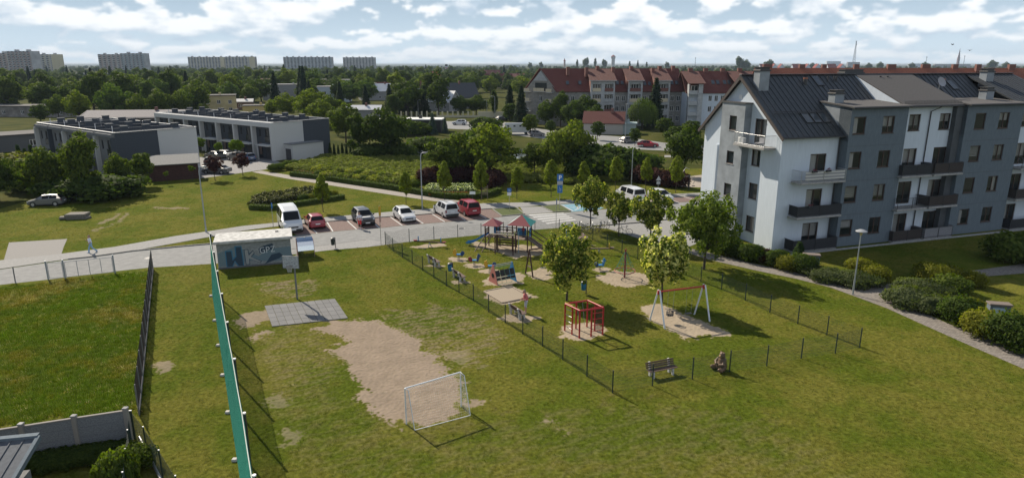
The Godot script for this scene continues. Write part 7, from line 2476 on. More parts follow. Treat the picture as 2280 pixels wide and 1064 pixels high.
func play_tower(wood: Material, plank: Material, redd: Material, teal: Material, blue: Material, red: Material, galv: Material) -> void:
	var a := G(1097, 551)
	var b := G(1162, 556)
	var t := thing("play_tower", "brown wooden play tower with two coloured roofs, slide and ramp", "play tower", a, face(a, b))
	var X := (b - a).length()
	var white := mat("roof_white", 0.62, 0.60, 0.60, 0.5)
	var h1 := at_depth(1096, 499, -a.z).y
	var h2 := at_depth(1158, 497, -b.z).y
	for q in [[0.0, h1, 1.15], [X, h2, 1.5]]:
		for sx in [-0.5, 0.5]:
			for sz in [-0.5, 0.5]:
				part(t, "post", box_mesh(Vector3(0.1, q[1] + 0.1, 0.1), 0.015), wood, Vector3(q[0] + sx * q[2], q[1] / 2 - 0.05, sz * q[2]))
		for i in 7:
			part(t, "deck_plank", box_mesh(Vector3(q[2] + 0.1, 0.05, q[2] / 7 - 0.015)), plank, Vector3(q[0], 1.2, -q[2] / 2 + (i + 0.5) * q[2] / 7))
	hip_roof(t, Vector3(0, h1, 0), 1.75, 1.75, 0.62, [redd, redd, white, white])
	hip_roof(t, Vector3(X, h2, 0), 2.3, 2.3, 0.85, [redd, teal, redd, mat("roof_mint", 0.42, 0.60, 0.58, 0.5)])
	for i in 12:
		part(t, "bridge_plank", box_mesh(Vector3(X / 14, 0.05, 0.9)), plank, Vector3(0.65 + (X - 1.3) * (i + 0.5) / 12.0, 1.16 - 0.08 * sin(PI * (i + 0.5) / 12.0), -0.1))
	for z in [-0.55, 0.4]:
		part(t, "handrail", MB.new().rod(Vector3(0.55, 2.0, z), Vector3(X - 0.7, 2.0, z), 0.05, 6).done(), wood)
	var sl := MB.new()
	var path := [Vector3(-0.55, 1.22, -0.1), Vector3(-1.1, 0.95, -0.1), Vector3(-1.9, 0.42, -0.1), Vector3(-2.4, 0.25, -0.1), Vector3(-2.75, 0.24, -0.1)]
	for i in path.size() - 1:
		var p: Vector3 = path[i]
		var q: Vector3 = path[i + 1]
		var z := Vector3(0, 0, 0.26)
		sl.quad(p + z, q + z, q - z, p - z)
		for s in [-1.0, 1.0]:
			var e: Vector3 = z * s
			sl.quad(p + e, q + e, q + e + Vector3(0, 0.2, 0), p + e + Vector3(0, 0.2, 0))
	part(t, "slide", sl.done(), blue)
	part(t, "slide_leg", MB.new().rod(Vector3(-2.3, 0, -0.1), Vector3(-2.3, 0.25, -0.1), 0.04, 5).done(), galv)
	part(t, "side_board", box_mesh(Vector3(0.06, 0.7, 0.7), 0.02), blue, Vector3(0.3, 1.65, -0.58), Basis(Vector3.UP, PI / 2))
	for i in 3:
		part(t, "side_slat", box_mesh(Vector3(0.05, 0.12, 1.1)), wood, Vector3(-0.6, 1.45 + i * 0.2, 0.0))
	for s in [-0.35, 0.35]:
		part(t, "ladder_rail", MB.new().rod(Vector3(-0.3 + s, 1.25, 0.6), Vector3(-0.9 + s, -0.05, 1.9), 0.05, 6).done(), plank)
	for i in 4:
		part(t, "rung", MB.new().rod(Vector3(-0.75 - i * 0.13, 0.95 - i * 0.26, 0.9 + i * 0.26), Vector3(-0.1 - i * 0.13, 0.95 - i * 0.26, 0.9 + i * 0.26), 0.03, 5).done(), wood)
	for i in 3:
		part(t, "balance_beam", box_mesh(Vector3(1.9, 0.1, 0.16)), wood, Vector3(1.5, 0.45 + 0.16 * i, 0.4 - 0.35 * i))
	var bx := [0.9, X - 0.3]
	for x in bx:
		for z in [1.2, 2.1]:
			part(t, "post", box_mesh(Vector3(0.1, 1.95, 0.1), 0.015), wood, Vector3(x, 0.95, z))
	for z in [1.2, 2.1]:
		part(t, "overhead_rail", box_mesh(Vector3(bx[1] - bx[0] + 0.3, 0.08, 0.1)), mat("pale_plank", 0.40, 0.33, 0.29, 0.7), Vector3((bx[0] + bx[1]) / 2, 1.95, z))
	for i in 8:
		var x := lerpf(bx[0] + 0.15, bx[1] - 0.15, i / 7.0)
		part(t, "overhead_bar", MB.new().rod(Vector3(x, 1.93, 1.2), Vector3(x, 1.93, 2.1), 0.02, 5).done(), galv)
	part(t, "side_board", box_mesh(Vector3(0.9, 0.75, 0.05), 0.02), blue, Vector3(X - 0.2, 1.62, -0.72))
	part(t, "side_board", box_mesh(Vector3(0.05, 0.9, 0.6), 0.02), blue, Vector3(X + 0.72, 1.7, -0.4))
	part(t, "fire_pole", MB.new().tube([Vector3(X, 2.1, 0.6), Vector3(X, 2.1, 1.2), Vector3(X, 0, 1.2)], 0.03, 6).done(), mat("pole_blue", 0.20, 0.34, 0.40, 0.5))
	part(t, "pole_stand", box_mesh(Vector3(0.1, 2.2, 0.1)), wood, Vector3(X - 0.5, 1.0, 1.4))
	var ry := Vector3(1.9, -1.15, 0.15)
	var rl := ry.length()
	var rx := ry.normalized()
	var rz := Vector3(0, 0, 1)
	rz = (rz - rx * rz.dot(rx)).normalized()
	var rbs := Basis(rx, rz.cross(rx), rz)
	for i in 8:
		part(t, "ramp_plank", box_mesh(Vector3(rl / 8 - 0.02, 0.05, 1.1)), plank, Vector3(X + 0.75, 1.2, 0) + ry * ((i + 0.5) / 8.0), rbs)
	for z in [-0.58, 0.58]:
		part(t, "ramp_rail", MB.new().rod(Vector3(X + 0.75, 2.05, z), Vector3(X + 2.65, 0.9, z), 0.045, 6).done(), wood)
		part(t, "ramp_rail", MB.new().rod(Vector3(X + 0.75, 1.55, z), Vector3(X + 2.65, 0.42, z), 0.04, 6).done(), wood)
		part(t, "ramp_post", box_mesh(Vector3(0.1, 1.05, 0.1), 0.015), wood, Vector3(X + 2.62, 0.45, z))

const SHAPES := {
	"hatch": {"st": [[2.0, 0.34, 0.58, 0.60, 0.62, 0.58], [1.84, 0.22, 0.70, 0.74, 0.80, 0.72], [1.02, 0.2, 0.90, 0.95, 0.86, 0.74], [0.22, 0.2, 0.95, 1.42, 0.86, 0.62], [-0.6, 0.2, 0.97, 1.48, 0.86, 0.62], [-1.5, 0.2, 1.0, 1.42, 0.86, 0.6], [-1.92, 0.25, 0.98, 1.0, 0.84, 0.76], [-2.02, 0.34, 0.62, 0.64, 0.76, 0.74]], "shield": 2, "side": [3, 4], "rear": 5, "ax": [1.28, -1.26], "r": 0.31},
	"suv": {"st": [[2.15, 0.42, 0.80, 0.84, 0.72, 0.66], [2.0, 0.30, 0.92, 0.98, 0.86, 0.78], [1.1, 0.28, 1.05, 1.10, 0.90, 0.80], [0.45, 0.28, 1.10, 1.58, 0.90, 0.68], [-0.6, 0.28, 1.12, 1.64, 0.90, 0.68], [-1.75, 0.28, 1.14, 1.60, 0.90, 0.66], [-2.1, 0.34, 1.1, 1.12, 0.88, 0.80], [-2.16, 0.42, 0.75, 0.78, 0.82, 0.8]], "shield": 2, "side": [3, 4], "rear": 5, "ax": [1.35, -1.3], "r": 0.36},
	"wagon": {"st": [[2.2, 0.36, 0.66, 0.70, 0.68, 0.62], [2.04, 0.24, 0.84, 0.90, 0.84, 0.76], [1.2, 0.22, 1.04, 1.10, 0.89, 0.78], [0.5, 0.22, 1.10, 1.70, 0.90, 0.68], [-0.7, 0.22, 1.12, 1.80, 0.90, 0.70], [-2.05, 0.22, 1.12, 1.74, 0.90, 0.68], [-2.18, 0.28, 1.08, 1.12, 0.88, 0.82], [-2.22, 0.38, 0.7, 0.72, 0.84, 0.82]], "shield": 2, "side": [3, 4], "rear": 5, "ax": [1.36, -1.32], "r": 0.32},
	"van": {"st": [[2.45, 0.40, 0.80, 0.86, 0.78, 0.72], [2.28, 0.28, 1.0, 1.06, 0.94, 0.84], [1.7, 0.26, 1.18, 1.24, 0.96, 0.84], [1.0, 0.26, 1.2, 1.88, 0.97, 0.76], [-0.6, 0.26, 1.22, 1.95, 0.97, 0.78], [-2.34, 0.26, 1.22, 1.92, 0.97, 0.78], [-2.44, 0.3, 1.18, 1.24, 0.95, 0.9], [-2.48, 0.4, 0.8, 0.82, 0.92, 0.9]], "shield": 2, "side": [3, 4], "rear": 5, "ax": [1.55, -1.35], "r": 0.33},
	"minibus": {"st": [[2.65, 0.42, 0.78, 0.84, 0.84, 0.78], [2.5, 0.28, 1.02, 1.10, 0.98, 0.90], [2.0, 0.26, 1.28, 1.34, 1.01, 0.90], [1.25, 0.26, 1.32, 2.24, 1.02, 0.84], [-0.5, 0.26, 1.34, 2.42, 1.02, 0.86], [-2.52, 0.26, 1.34, 2.40, 1.02, 0.86], [-2.62, 0.3, 1.3, 1.40, 1.0, 0.95], [-2.66, 0.42, 0.9, 0.92, 0.97, 0.95]], "shield": 2, "side": [3, 4], "rear": 5, "ax": [1.75, -1.45], "r": 0.34},
	"sedan": {"st": [[2.3, 0.34, 0.58, 0.60, 0.66, 0.60], [2.12, 0.22, 0.70, 0.74, 0.82, 0.74], [1.1, 0.2, 0.88, 0.92, 0.88, 0.76], [0.3, 0.2, 0.93, 1.38, 0.88, 0.62], [-0.5, 0.2, 0.95, 1.43, 0.88, 0.62], [-1.25, 0.2, 0.97, 1.34, 0.88, 0.6], [-1.75, 0.2, 0.98, 1.02, 0.87, 0.76], [-2.3, 0.34, 0.9, 0.94, 0.8, 0.72]], "shield": 2, "side": [3, 4], "rear": 5, "ax": [1.4, -1.35], "r": 0.32},
}

func car(label: String, at: Vector3, turn: float, kind: String, paint: Material, called := "parked_car", category := "car", group := "cars parked along the street", dark_low := false) -> Node3D:
	var o := thing(called, label, category, at, turn, group)
	var sh: Dictionary = SHAPES[kind]
	var st: Array = sh.st
	var glass := mat("car_glass", 0.012, 0.014, 0.017, 0.12, {"spec": 0.22})
	var black := mat("car_black", 0.016, 0.016, 0.017, 0.6)
	var ringp := func(s: Array) -> Array:
		return [Vector3(s[0], s[1], s[4] * 0.90), Vector3(s[0], s[1] + 0.16, s[4]), Vector3(s[0], s[2] - 0.06, s[4]), Vector3(s[0], s[2], s[4] * 0.985), Vector3(s[0], s[3] - 0.03, s[5]), Vector3(s[0], s[3] + 0.015, s[5] * 0.72)]
	if not meshes.has("car " + kind):
		var mb := MB.new()
		for i in st.size() - 1:
			var a: Array = ringp.call(st[i])
			var b: Array = ringp.call(st[i + 1])
			for k in 5:
				mb.quad(b[k], a[k], a[k + 1], b[k + 1])
				var m := Vector3(1, 1, -1)
				mb.quad(a[k] * m, b[k] * m, b[k + 1] * m, a[k + 1] * m)
			mb.quad(b[5], a[5], a[5] * Vector3(1, 1, -1), b[5] * Vector3(1, 1, -1))
			mb.quad(a[0], b[0], b[0] * Vector3(1, 1, -1), a[0] * Vector3(1, 1, -1))
		for e in [0, st.size() - 1]:
			var a: Array = ringp.call(st[e])
			for k in 5:
				var m := Vector3(1, 1, -1)
				if e == 0:
					mb.quad(a[k], a[k] * m, a[k + 1] * m, a[k + 1])
				else:
					mb.quad(a[k] * m, a[k], a[k + 1], a[k + 1] * m)
		meshes["car " + kind] = mb.done()
	part(o, "body", meshes["car " + kind], paint)
	var inset := func(q: Array, f: float, out: float) -> Array:
		var c: Vector3 = (q[0] + q[1] + q[2] + q[3]) / 4.0
		var n: Vector3 = (q[1] - q[0]).cross(q[2] - q[0]).normalized()
		var r := []
		for p in q:
			r.append(c + (p - c) * f + n * out)
		return r
	for s in [1.0, -1.0]:
		var m := Vector3(1, 1, s)
		for i in sh.side:
			var a: Array = ringp.call(st[i])
			var b: Array = ringp.call(st[i + 1])
			var q := [b[3] * m, a[3] * m, a[4] * m, b[4] * m] if s > 0 else [a[3] * m, b[3] * m, b[4] * m, a[4] * m]
			q = inset.call(q, 0.88, 0.012)
			part(o, "side_window", MB.new().quad(q[0], q[1], q[2], q[3]).done(), glass)
	var fs: int = sh.shield
	var a0: Array = ringp.call(st[fs])
	var b0: Array = ringp.call(st[fs + 1])
	var mm := Vector3(1, 1, -1)
	var q0: Array = inset.call([a0[4], a0[4] * mm, b0[4] * mm, b0[4]], 0.88, 0.055)
	part(o, "windscreen", MB.new().quad(q0[0], q0[1], q0[2], q0[3]).done(), glass)
	var rs: int = sh.rear
	a0 = ringp.call(st[rs])
	b0 = ringp.call(st[rs + 1])
	q0 = inset.call([b0[4] * mm, b0[4], a0[4], a0[4] * mm], 0.86, 0.055)
	part(o, "rear_window", MB.new().quad(q0[0], q0[1], q0[2], q0[3]).done(), glass)
	var nose: float = st[1][0]
	var tail: float = st[st.size() - 2][0]
	var w: float = st[2][4]
	var ln: float = st[0][0]
	part(o, "bumper", MB.new().cbox(Vector3.ZERO, Vector3(0.25, 0.2, w * 1.7), 0.05).done(), black if dark_low else paint, Vector3(ln - 0.1, st[1][1] + 0.16, 0))
	part(o, "bumper", MB.new().cbox(Vector3.ZERO, Vector3(0.22, 0.2, w * 1.78), 0.05).done(), black if dark_low else paint, Vector3(tail - 0.04, st[1][1] + 0.2, 0))
	part(o, "grille", box_mesh(Vector3(0.03, 0.14, w * 1.0)), black, Vector3(ln + 0.005, st[0][2] - 0.06, 0))
	for s in [-1.0, 1.0]:
		part(o, "headlight", MB.new().ball(Vector3.ZERO, Vector3(0.16, 0.09, 0.17), 8).done(), mat("car_lamp", 0.55, 0.57, 0.6, 0.1), Vector3(nose + 0.02, st[1][2] - 0.09, s * (w - 0.22)))
		part(o, "tail_light", box_mesh(Vector3(0.06, 0.3, 0.16), 0.01), mat("tail_red", 0.24, 0.012, 0.012, 0.2), Vector3(tail - 0.03, st[st.size() - 2][2] - 0.2, s * (w - 0.13)))
		part(o, "mirror", box_mesh(Vector3(0.1, 0.15, 0.2), 0.03), paint if not dark_low else black, Vector3(st[fs][0] - 0.25, st[fs][2] + 0.08, s * (w + 0.1)))
		for x in sh.ax:
			var r: float = sh.r
			part(o, "wheel_arch", MB.new().rod(Vector3(0, 0, 0), Vector3(0, 0, s * 0.012), r * 1.16, 16).done(), black, Vector3(x, r, s * (w + 0.002)))
			var wh := part(o, "wheel", MB.new().rod(Vector3(0, 0, -0.1), Vector3(0, 0, 0.1), r, 16).done(), black, Vector3(x, r, s * (w - 0.07)))
			part(wh, "rim", MB.new().rod(Vector3(0, 0, s * 0.1), Vector3(0, 0, s * 0.112), r * 0.62, 10).done(), mat("rim_silver", 0.42, 0.42, 0.43, 0.35, {"metal": 0.6}))
	part(o, "number_plate", box_mesh(Vector3(0.015, 0.11, 0.5)), mats["sign_white"], Vector3(ln + 0.035, st[1][1] + 0.17, 0))
	part(o, "number_plate", box_mesh(Vector3(0.015, 0.11, 0.5)), mats["sign_white"], Vector3(tail - 0.16, st[1][2] - 0.05, 0))
	return o

func paint_mat(key: String, r: float, g: float, b: float) -> StandardMaterial3D:
	return mat("paint_car_" + key, r, g, b, 0.35, {"coat": 0.8})

func make_vehicles() -> void:
	var white := paint_mat("white", 0.56, 0.57, 0.58)
	var red := paint_mat("red", 0.30, 0.012, 0.028)
	var dark := paint_mat("dark", 0.055, 0.055, 0.06)
	var silver := paint_mat("silver", 0.12, 0.12, 0.125)
	var bluec := paint_mat("blue", 0.03, 0.06, 0.13)
	var d := (G(793, 511) - G(771, 491)).normalized()
	var out := atan2(-d.z, d.x)
	var at := func(px: float, py: float, half: float) -> Vector3: return G(px, py) - d * half
	car("white passenger minibus parked nose to the street", at.call(654, 521, 2.65), out, "minibus", white, "parked_minibus", "minibus", "", true)
	car("red hatchback parked nose in beside the minibus", at.call(708, 511.5, 2.0), out + PI, "hatch", red)
	car("dark grey off-road car with pale bonnet behind the man in red shorts", at.call(819, 505, 2.1), out, "suv", dark, "parked_car", "car", "cars parked along the street", true)
	car("white hatchback parked alone nose to the street", at.call(912, 497, 2.0), out, "hatch", white)
	car("white high roofed family van parked nose in", at.call(1007, 486.5, 2.2), out + PI, "wagon", white, "parked_car", "car", "cars parked along the street", true)
	car("red high roofed family van next to the white one", at.call(1056, 483, 2.2), out + PI, "wagon", red)
	var d2 := (G(1512, 450.8) - G(1482, 441)).normalized()
	var o2 := atan2(-d2.z, d2.x)
	car("white transporter van half hidden by street maples", G(1424, 454) - d2 * 2.45, o2 + PI, "van", white, "parked_van", "van")
	car("small white hatchback beside the transporter van", G(1489, 452) - d2 * 1.9, o2, "hatch", white)
	var sp := part(get_node("parked_car_001"), "bonnet_sheet", MB.new().box(Vector3(1.45, 1.06, 0), Vector3(0.55, 0.012, 0.9), Basis(Vector3(0, 0, 1), -0.09)).done(), mats["sign_white"])  # thin white sheet that makes the dark bonnet look pale
	sp.set_meta("label", "thin white sheet on the bonnet")
	car("silver grey hatchback parked on the grass by the big bushes", G(104, 457), face(G(124, 456), G(72, 458)), "hatch", silver, "parked_car", "car", "")
	var tr := thing("car_trailer", "low grey car trailer behind the silver hatchback", "trailer", G(162, 446), deg_to_rad(-8))
	part(tr, "bed", MB.new().cbox(Vector3(0, 0.6, 0), Vector3(2.2, 0.35, 1.3), 0.03).done(), mats["galvanised"])
	part(tr, "drawbar", MB.new().rod(Vector3(-1.1, 0.45, 0), Vector3(-2.0, 0.45, 0), 0.05, 5).done(), mats["galvanised"])
	for s in [-1.0, 1.0]:
		part(tr, "wheel", MB.new().rod(Vector3(0, 0.28, s * 0.62), Vector3(0, 0.28, s * 0.78), 0.28, 12).done(), mats["car_black"])
	var dv := deg_to_rad(53)
	for q in [[482, 386, "sedan", "silver", "silver saloon behind the plum trees", 172.0], [470, 366, "hatch", "dark", "black car with red lamps at the end of the terrace", 100.0], [478, 352, "sedan", "silver", "pale grey saloon glinting on the drive", 150.0], [496, 350, "sedan", "white", "pale beige saloon in the middle of the drive", 155.0], [528, 357, "suv", "silver", "grey estate car beside the ball tree", 150.0], [552, 357, "hatch", "blue", "blue hatchback by the garage doors", 130.0]]:
		car(q[4], G(q[0], q[1]), deg_to_rad(q[5]), q[2], mats["paint_car_" + q[3]], "parked_car", "car", "cars on the terrace drive")
	for q in [[1023, 278, "suv", "white", "white off-road car driving on the far road", 178.0], [1443, 327, "sedan", "red", "red saloon on the far car park", -4.0], [1400, 318, "hatch", "silver", "pale small car half hidden by a bush", 30.0], [1117, 269, "hatch", "dark", "dark car by the blue sign at the bend", 40.0], [1195, 303, "hatch", "silver", "silver car tail behind the motorhome", 20.0]]:
		car(q[4], G(q[0], q[1]), deg_to_rad(q[5]), q[2], mats["paint_car_" + q[3]], "far_car", "car", "cars on the far road")
	var c := thing("motorhome", "white motorhome parked beyond the pond", "motorhome", G(1150, 299), deg_to_rad(4))
	part(c, "body", MB.new().cbox(Vector3(-0.6, 1.75, 0), Vector3(4.8, 2.3, 2.1), 0.12).done(), white)
	part(c, "cab", MB.new().prism([Vector2(1.8, 0.5), Vector2(3.3, 0.5), Vector2(3.35, 1.15), Vector2(2.6, 1.9), Vector2(1.8, 2.0)], 1.95).done(), white)
	part(c, "windscreen", MB.new().quad(Vector3(3.3, 1.22, 0.8), Vector3(3.3, 1.22, -0.8), Vector3(2.64, 1.88, -0.7), Vector3(2.64, 1.88, 0.7)).done(), mats["car_glass"])
	for x in [-2.2, -0.6, 0.9]:
		part(c, "side_window", box_mesh(Vector3(0.5, 0.35, 0.02)), mats["car_glass"], Vector3(x, 2.2, 1.065))
	for x in [-1.7, 2.4]:
		for s in [-1.0, 1.0]:
			part(c, "wheel", MB.new().rod(Vector3(x, 0.34, s * 0.8), Vector3(x, 0.34, s * 1.02), 0.34, 12).done(), mats["car_black"])
	var bk := thing("bicycle", "dark bicycle leaning in the stands by the street", "bicycle", G(1262, 517), 0.2, "bicycles in the stands")
	var wm := MB.new()
	var rp := []
	for i in 19:
		rp.append(Vector3(cos(TAU * i / 18) * 0.34, 0.34 + sin(TAU * i / 18) * 0.34, 0))
	wm.tube(rp, 0.022, 5, false)
	for i in 8:
		wm.rod(Vector3(0, 0.34, 0), rp[i * 2], 0.004, 3)
	var wmesh := wm.done()
	var tyre: Material = mats["car_black"]
	part(bk, "wheel", wmesh, tyre, Vector3(-0.52, 0, 0))
	part(bk, "wheel", wmesh, tyre, Vector3(0.52, 0, 0))
	part(bk, "frame", MB.new().rod(Vector3(-0.52, 0.34, 0), Vector3(-0.05, 0.32, 0), 0.02, 5).rod(Vector3(-0.05, 0.32, 0), Vector3(-0.2, 0.85, 0), 0.022, 5).rod(Vector3(-0.18, 0.78, 0), Vector3(0.38, 0.82, 0), 0.022, 5).rod(Vector3(-0.05, 0.32, 0), Vector3(0.38, 0.78, 0), 0.026, 5).rod(Vector3(0.36, 0.95, 0), Vector3(0.52, 0.34, 0), 0.02, 5).rod(Vector3(-0.52, 0.34, 0), Vector3(-0.18, 0.8, 0), 0.014, 5).done(), mat("bike_blue", 0.06, 0.10, 0.15, 0.4))
	part(bk, "saddle", MB.new().ball(Vector3(-0.22, 0.92, 0), Vector3(0.14, 0.04, 0.08), 8).done(), tyre)
	part(bk, "handlebar", MB.new().tube([Vector3(0.3, 1.02, -0.28), Vector3(0.4, 1.0, 0), Vector3(0.3, 1.02, 0.28)], 0.014, 5).done(), mats["rail_steel"])
	var bb := [[1275, 518, 0.5, "bike_blue"], [1287, 515, 0.3, "rail_steel"], [1299, 517, 0.9, "bike_blue"], [1312, 516, 0.2, "goal_paint"], [1322, 519, 0.6, "rail_dark"], [1336, 512, 1.2, "bike_blue"], [1347, 511, 0.8, "rail_dark"]]
	for q in bb:
		var k := copy(bk, G(q[0], q[1]), q[2])
		k.get_node("frame").material_override = mats[q[3]]
		k.rotation.x = 0.08
	var lone := copy(bk, G(1391, 522), 2.7, "silver bicycle standing alone by a thin tree in the yard")
	lone.set_meta("group", "")
	lone.get_node("frame").material_override = mats["rail_steel"]

func skin(bones: Array, cell: float, blend := 0.05) -> ArrayMesh:
	var lo := Vector3(1e9, 1e9, 1e9)
	var hi := -lo
	for b in bones:
		var r: float = maxf(b[2], b[3]) + cell * 2.0
		lo = lo.min(b[0] - Vector3.ONE * r).min(b[1] - Vector3.ONE * r)
		hi = hi.max(b[0] + Vector3.ONE * r).max(b[1] + Vector3.ONE * r)
	var n := Vector3i(((hi - lo) / cell).ceil()) + Vector3i.ONE
	var f := PackedFloat32Array()
	f.resize(n.x * n.y * n.z)
	f.fill(1.0)
	for b in bones:
		var r: float = maxf(b[2], b[3]) + blend + cell * 2.0
		var p0 := Vector3i(((b[0].min(b[1]) - Vector3.ONE * r - lo) / cell).floor()).clamp(Vector3i.ZERO, n - Vector3i.ONE)
		var p1 := Vector3i(((b[0].max(b[1]) + Vector3.ONE * r - lo) / cell).ceil()).clamp(Vector3i.ZERO, n - Vector3i.ONE)
		var ab: Vector3 = b[1] - b[0]
		var l2 := maxf(ab.length_squared(), 1e-9)
		for z in range(p0.z, p1.z + 1):
			for y in range(p0.y, p1.y + 1):
				for x in range(p0.x, p1.x + 1):
					var p := lo + Vector3(x, y, z) * cell
					var t := clampf((p - b[0]).dot(ab) / l2, 0.0, 1.0)
					var d: float = (p - b[0] - ab * t).length() - lerpf(b[2], b[3], t)
					var k := (z * n.y + y) * n.x + x
					var e := f[k]
					var h := clampf(0.5 + 0.5 * (e - d) / blend, 0.0, 1.0)
					f[k] = minf(e, lerpf(e, d, h) - blend * h * (1.0 - h) if e < 0.9 else d)
	var mb := MB.new()
	mb.use_c = true
	var id := {}
	var sx := 1
	var sy := n.x
	var sz := n.x * n.y
	for z in n.z - 1:
		for y in n.y - 1:
			for x in n.x - 1:
				var k := z * sz + y * sy + x
				var neg := 0
				for c in 8:
					if f[k + (c & 1) * sx + ((c >> 1) & 1) * sy + ((c >> 2) & 1) * sz] < 0:
						neg += 1
				if neg == 0 or neg == 8:
					continue
				var s := Vector3.ZERO
				var m := 0
				for c in 8:
					for ax in 3:
						if (c >> ax) & 1:
							continue
						var e := c | (1 << ax)
						var a := f[k + (c & 1) * sx + ((c >> 1) & 1) * sy + ((c >> 2) & 1) * sz]
						var b := f[k + (e & 1) * sx + ((e >> 1) & 1) * sy + ((e >> 2) & 1) * sz]
						if (a < 0) != (b < 0):
							var q := Vector3(c & 1, (c >> 1) & 1, (c >> 2) & 1)
							q[ax] += a / (a - b)
							s += q
							m += 1
				var p := lo + (Vector3(x, y, z) + s / m) * cell
				id[k] = mb.v.size()
				mb.v.append(p)
				mb.n.append(Vector3(f[k + sx] - f[k], f[k + sy] - f[k], f[k + sz] - f[k]).normalized())
				var best := 1e9
				var col := Color.WHITE
				for b in bones:
					var ab: Vector3 = b[1] - b[0]
					var t := clampf((p - b[0]).dot(ab) / maxf(ab.length_squared(), 1e-9), 0.0, 1.0)
					var d: float = (p - b[0] - ab * t).length() - lerpf(b[2], b[3], t)
					if d < best:
						best = d
						col = b[4]
				mb.c.append(col)
				mb.uv.append(Vector2.ZERO)
	for k in id:
		for ax in 3:
			var st: int = [sx, sy, sz][ax]
			var u: int = [sy, sz, sx][ax]
			var w: int = [sz, sx, sy][ax]
			if (f[k] < 0) == (f[k + st] < 0):
				continue
			if not (id.has(k - u) and id.has(k - w) and id.has(k - u - w)):
				continue
			var q := [id[k], id[k - u], id[k - u - w], id[k - w]]
			if f[k] < 0:
				mb.ix.append_array([q[0], q[2], q[1], q[0], q[3], q[2]])
			else:
				mb.ix.append_array([q[0], q[1], q[2], q[0], q[2], q[3]])
	return mb.done()

func limb(a: Array, p: Array, r: Array, c: Array) -> void:
	for i in p.size() - 1:
		a.append([p[i], p[i + 1], r[i], r[i + 1], c[mini(i, c.size() - 1)]])

func person(label: String, at: Vector3, turn: float, pose: Dictionary, size := 1.0, group := "") -> void:
	var V := func(x: float, y: float, z: float) -> Vector3: return Vector3(x, y, z)
	var sk: Color = pose.get("skin", Color(0.42, 0.25, 0.18))
	var top: Color = pose.top
	var leg: Color = pose.leg
	var shoe: Color = pose.get("shoe", Color(0.05, 0.05, 0.06))
	var hair: Color = pose.get("hair", Color(0.06, 0.04, 0.025))
	var b := []
	var lean: float = pose.get("lean", 0.0)
	var hd := Vector3(0, 1.60, lean + pose.get("nod", 0.0))
	var shirt: float = pose.get("shirt", 0.92)
	b.append([Vector3(-0.07, 0.93, 0), Vector3(0.07, 0.93, 0), 0.135, 0.135, leg])
	b.append([Vector3(0, shirt + 0.12, 0.01), Vector3(0, 1.32, lean * 0.8), pose.get("belly", 0.145), 0.15, top])
	b.append([Vector3(-0.14, 1.37, lean * 0.85), Vector3(0.14, 1.37, lean * 0.85), 0.085, 0.085, top])
	b.append([Vector3(0, 1.40, lean * 0.9), Vector3(0, 1.52, lean), 0.055, 0.055, sk])
	b.append([hd + Vector3(0, 0.04, -0.01), hd + Vector3(0, -0.03, 0.02), 0.095, 0.082, sk])
	b.append([hd + Vector3(0, -0.02, 0.10), hd + Vector3(0, -0.04, 0.115), 0.014, 0.018, sk])
	for s in [-1.0, 1.0]:
		b.append([hd + Vector3(s * 0.092, -0.01, -0.01), hd + Vector3(s * 0.095, 0.02, -0.015), 0.018, 0.02, sk])
	b.append([hd + Vector3(0, 0.075, -0.035), hd + Vector3(0, 0.0, -0.06), 0.09, 0.075, hair])
	for s in 2:
		var e: Array = pose.arms[s]
		limb(b, [e[0], e[1], e[2]], [0.058, 0.045, 0.032], [pose.get("sleeve", top), sk])
		var h: Vector3 = (e[2] - e[1]).normalized()
		var sd := h.cross(Vector3(0, 0, 1) if absf(h.z) < 0.8 else Vector3.UP).normalized()
		b.append([e[2], e[2] + h * 0.07, 0.034, 0.038, sk])
		for i in 4:
			var o := sd * (i - 1.5) * 0.02
			b.append([e[2] + h * 0.08 + o, e[2] + h * (0.15 - 0.012 * absf(i - 1.3)) + o, 0.011, 0.009, sk])
		b.append([e[2] + h * 0.03 + sd * 0.03, e[2] + h * 0.09 + sd * 0.055, 0.013, 0.01, sk])
		var l: Array = pose.legs[s]
		var lc: Array = [leg, pose.get("calf", leg)]
		limb(b, [l[0], l[1], l[2]], [0.088, 0.062, pose.get("cuff", 0.042)], lc)
		var fd: Vector3 = l[3]
		b.append([l[2] + Vector3(0, -0.04, 0), l[2] + Vector3(0, -0.055, 0) + fd * 0.17, 0.045, 0.04, shoe])
	var o := thing("person", label, "person", at, turn, group)
	o.scale = Vector3.ONE * size
	part(o, "body", skin(b, 0.0225, 0.035), mat("skin_cloth", 1, 1, 1, 0.85, {"vc": true}))
	if pose.has("cap"):
		part(o, "cap", MB.new().ball(hd + Vector3(0, 0.085, -0.01), Vector3(0.115, 0.085, 0.12), 10).box(hd + Vector3(0, 0.075, 0.13), Vector3(0.14, 0.015, 0.12)).done(), pose.cap)

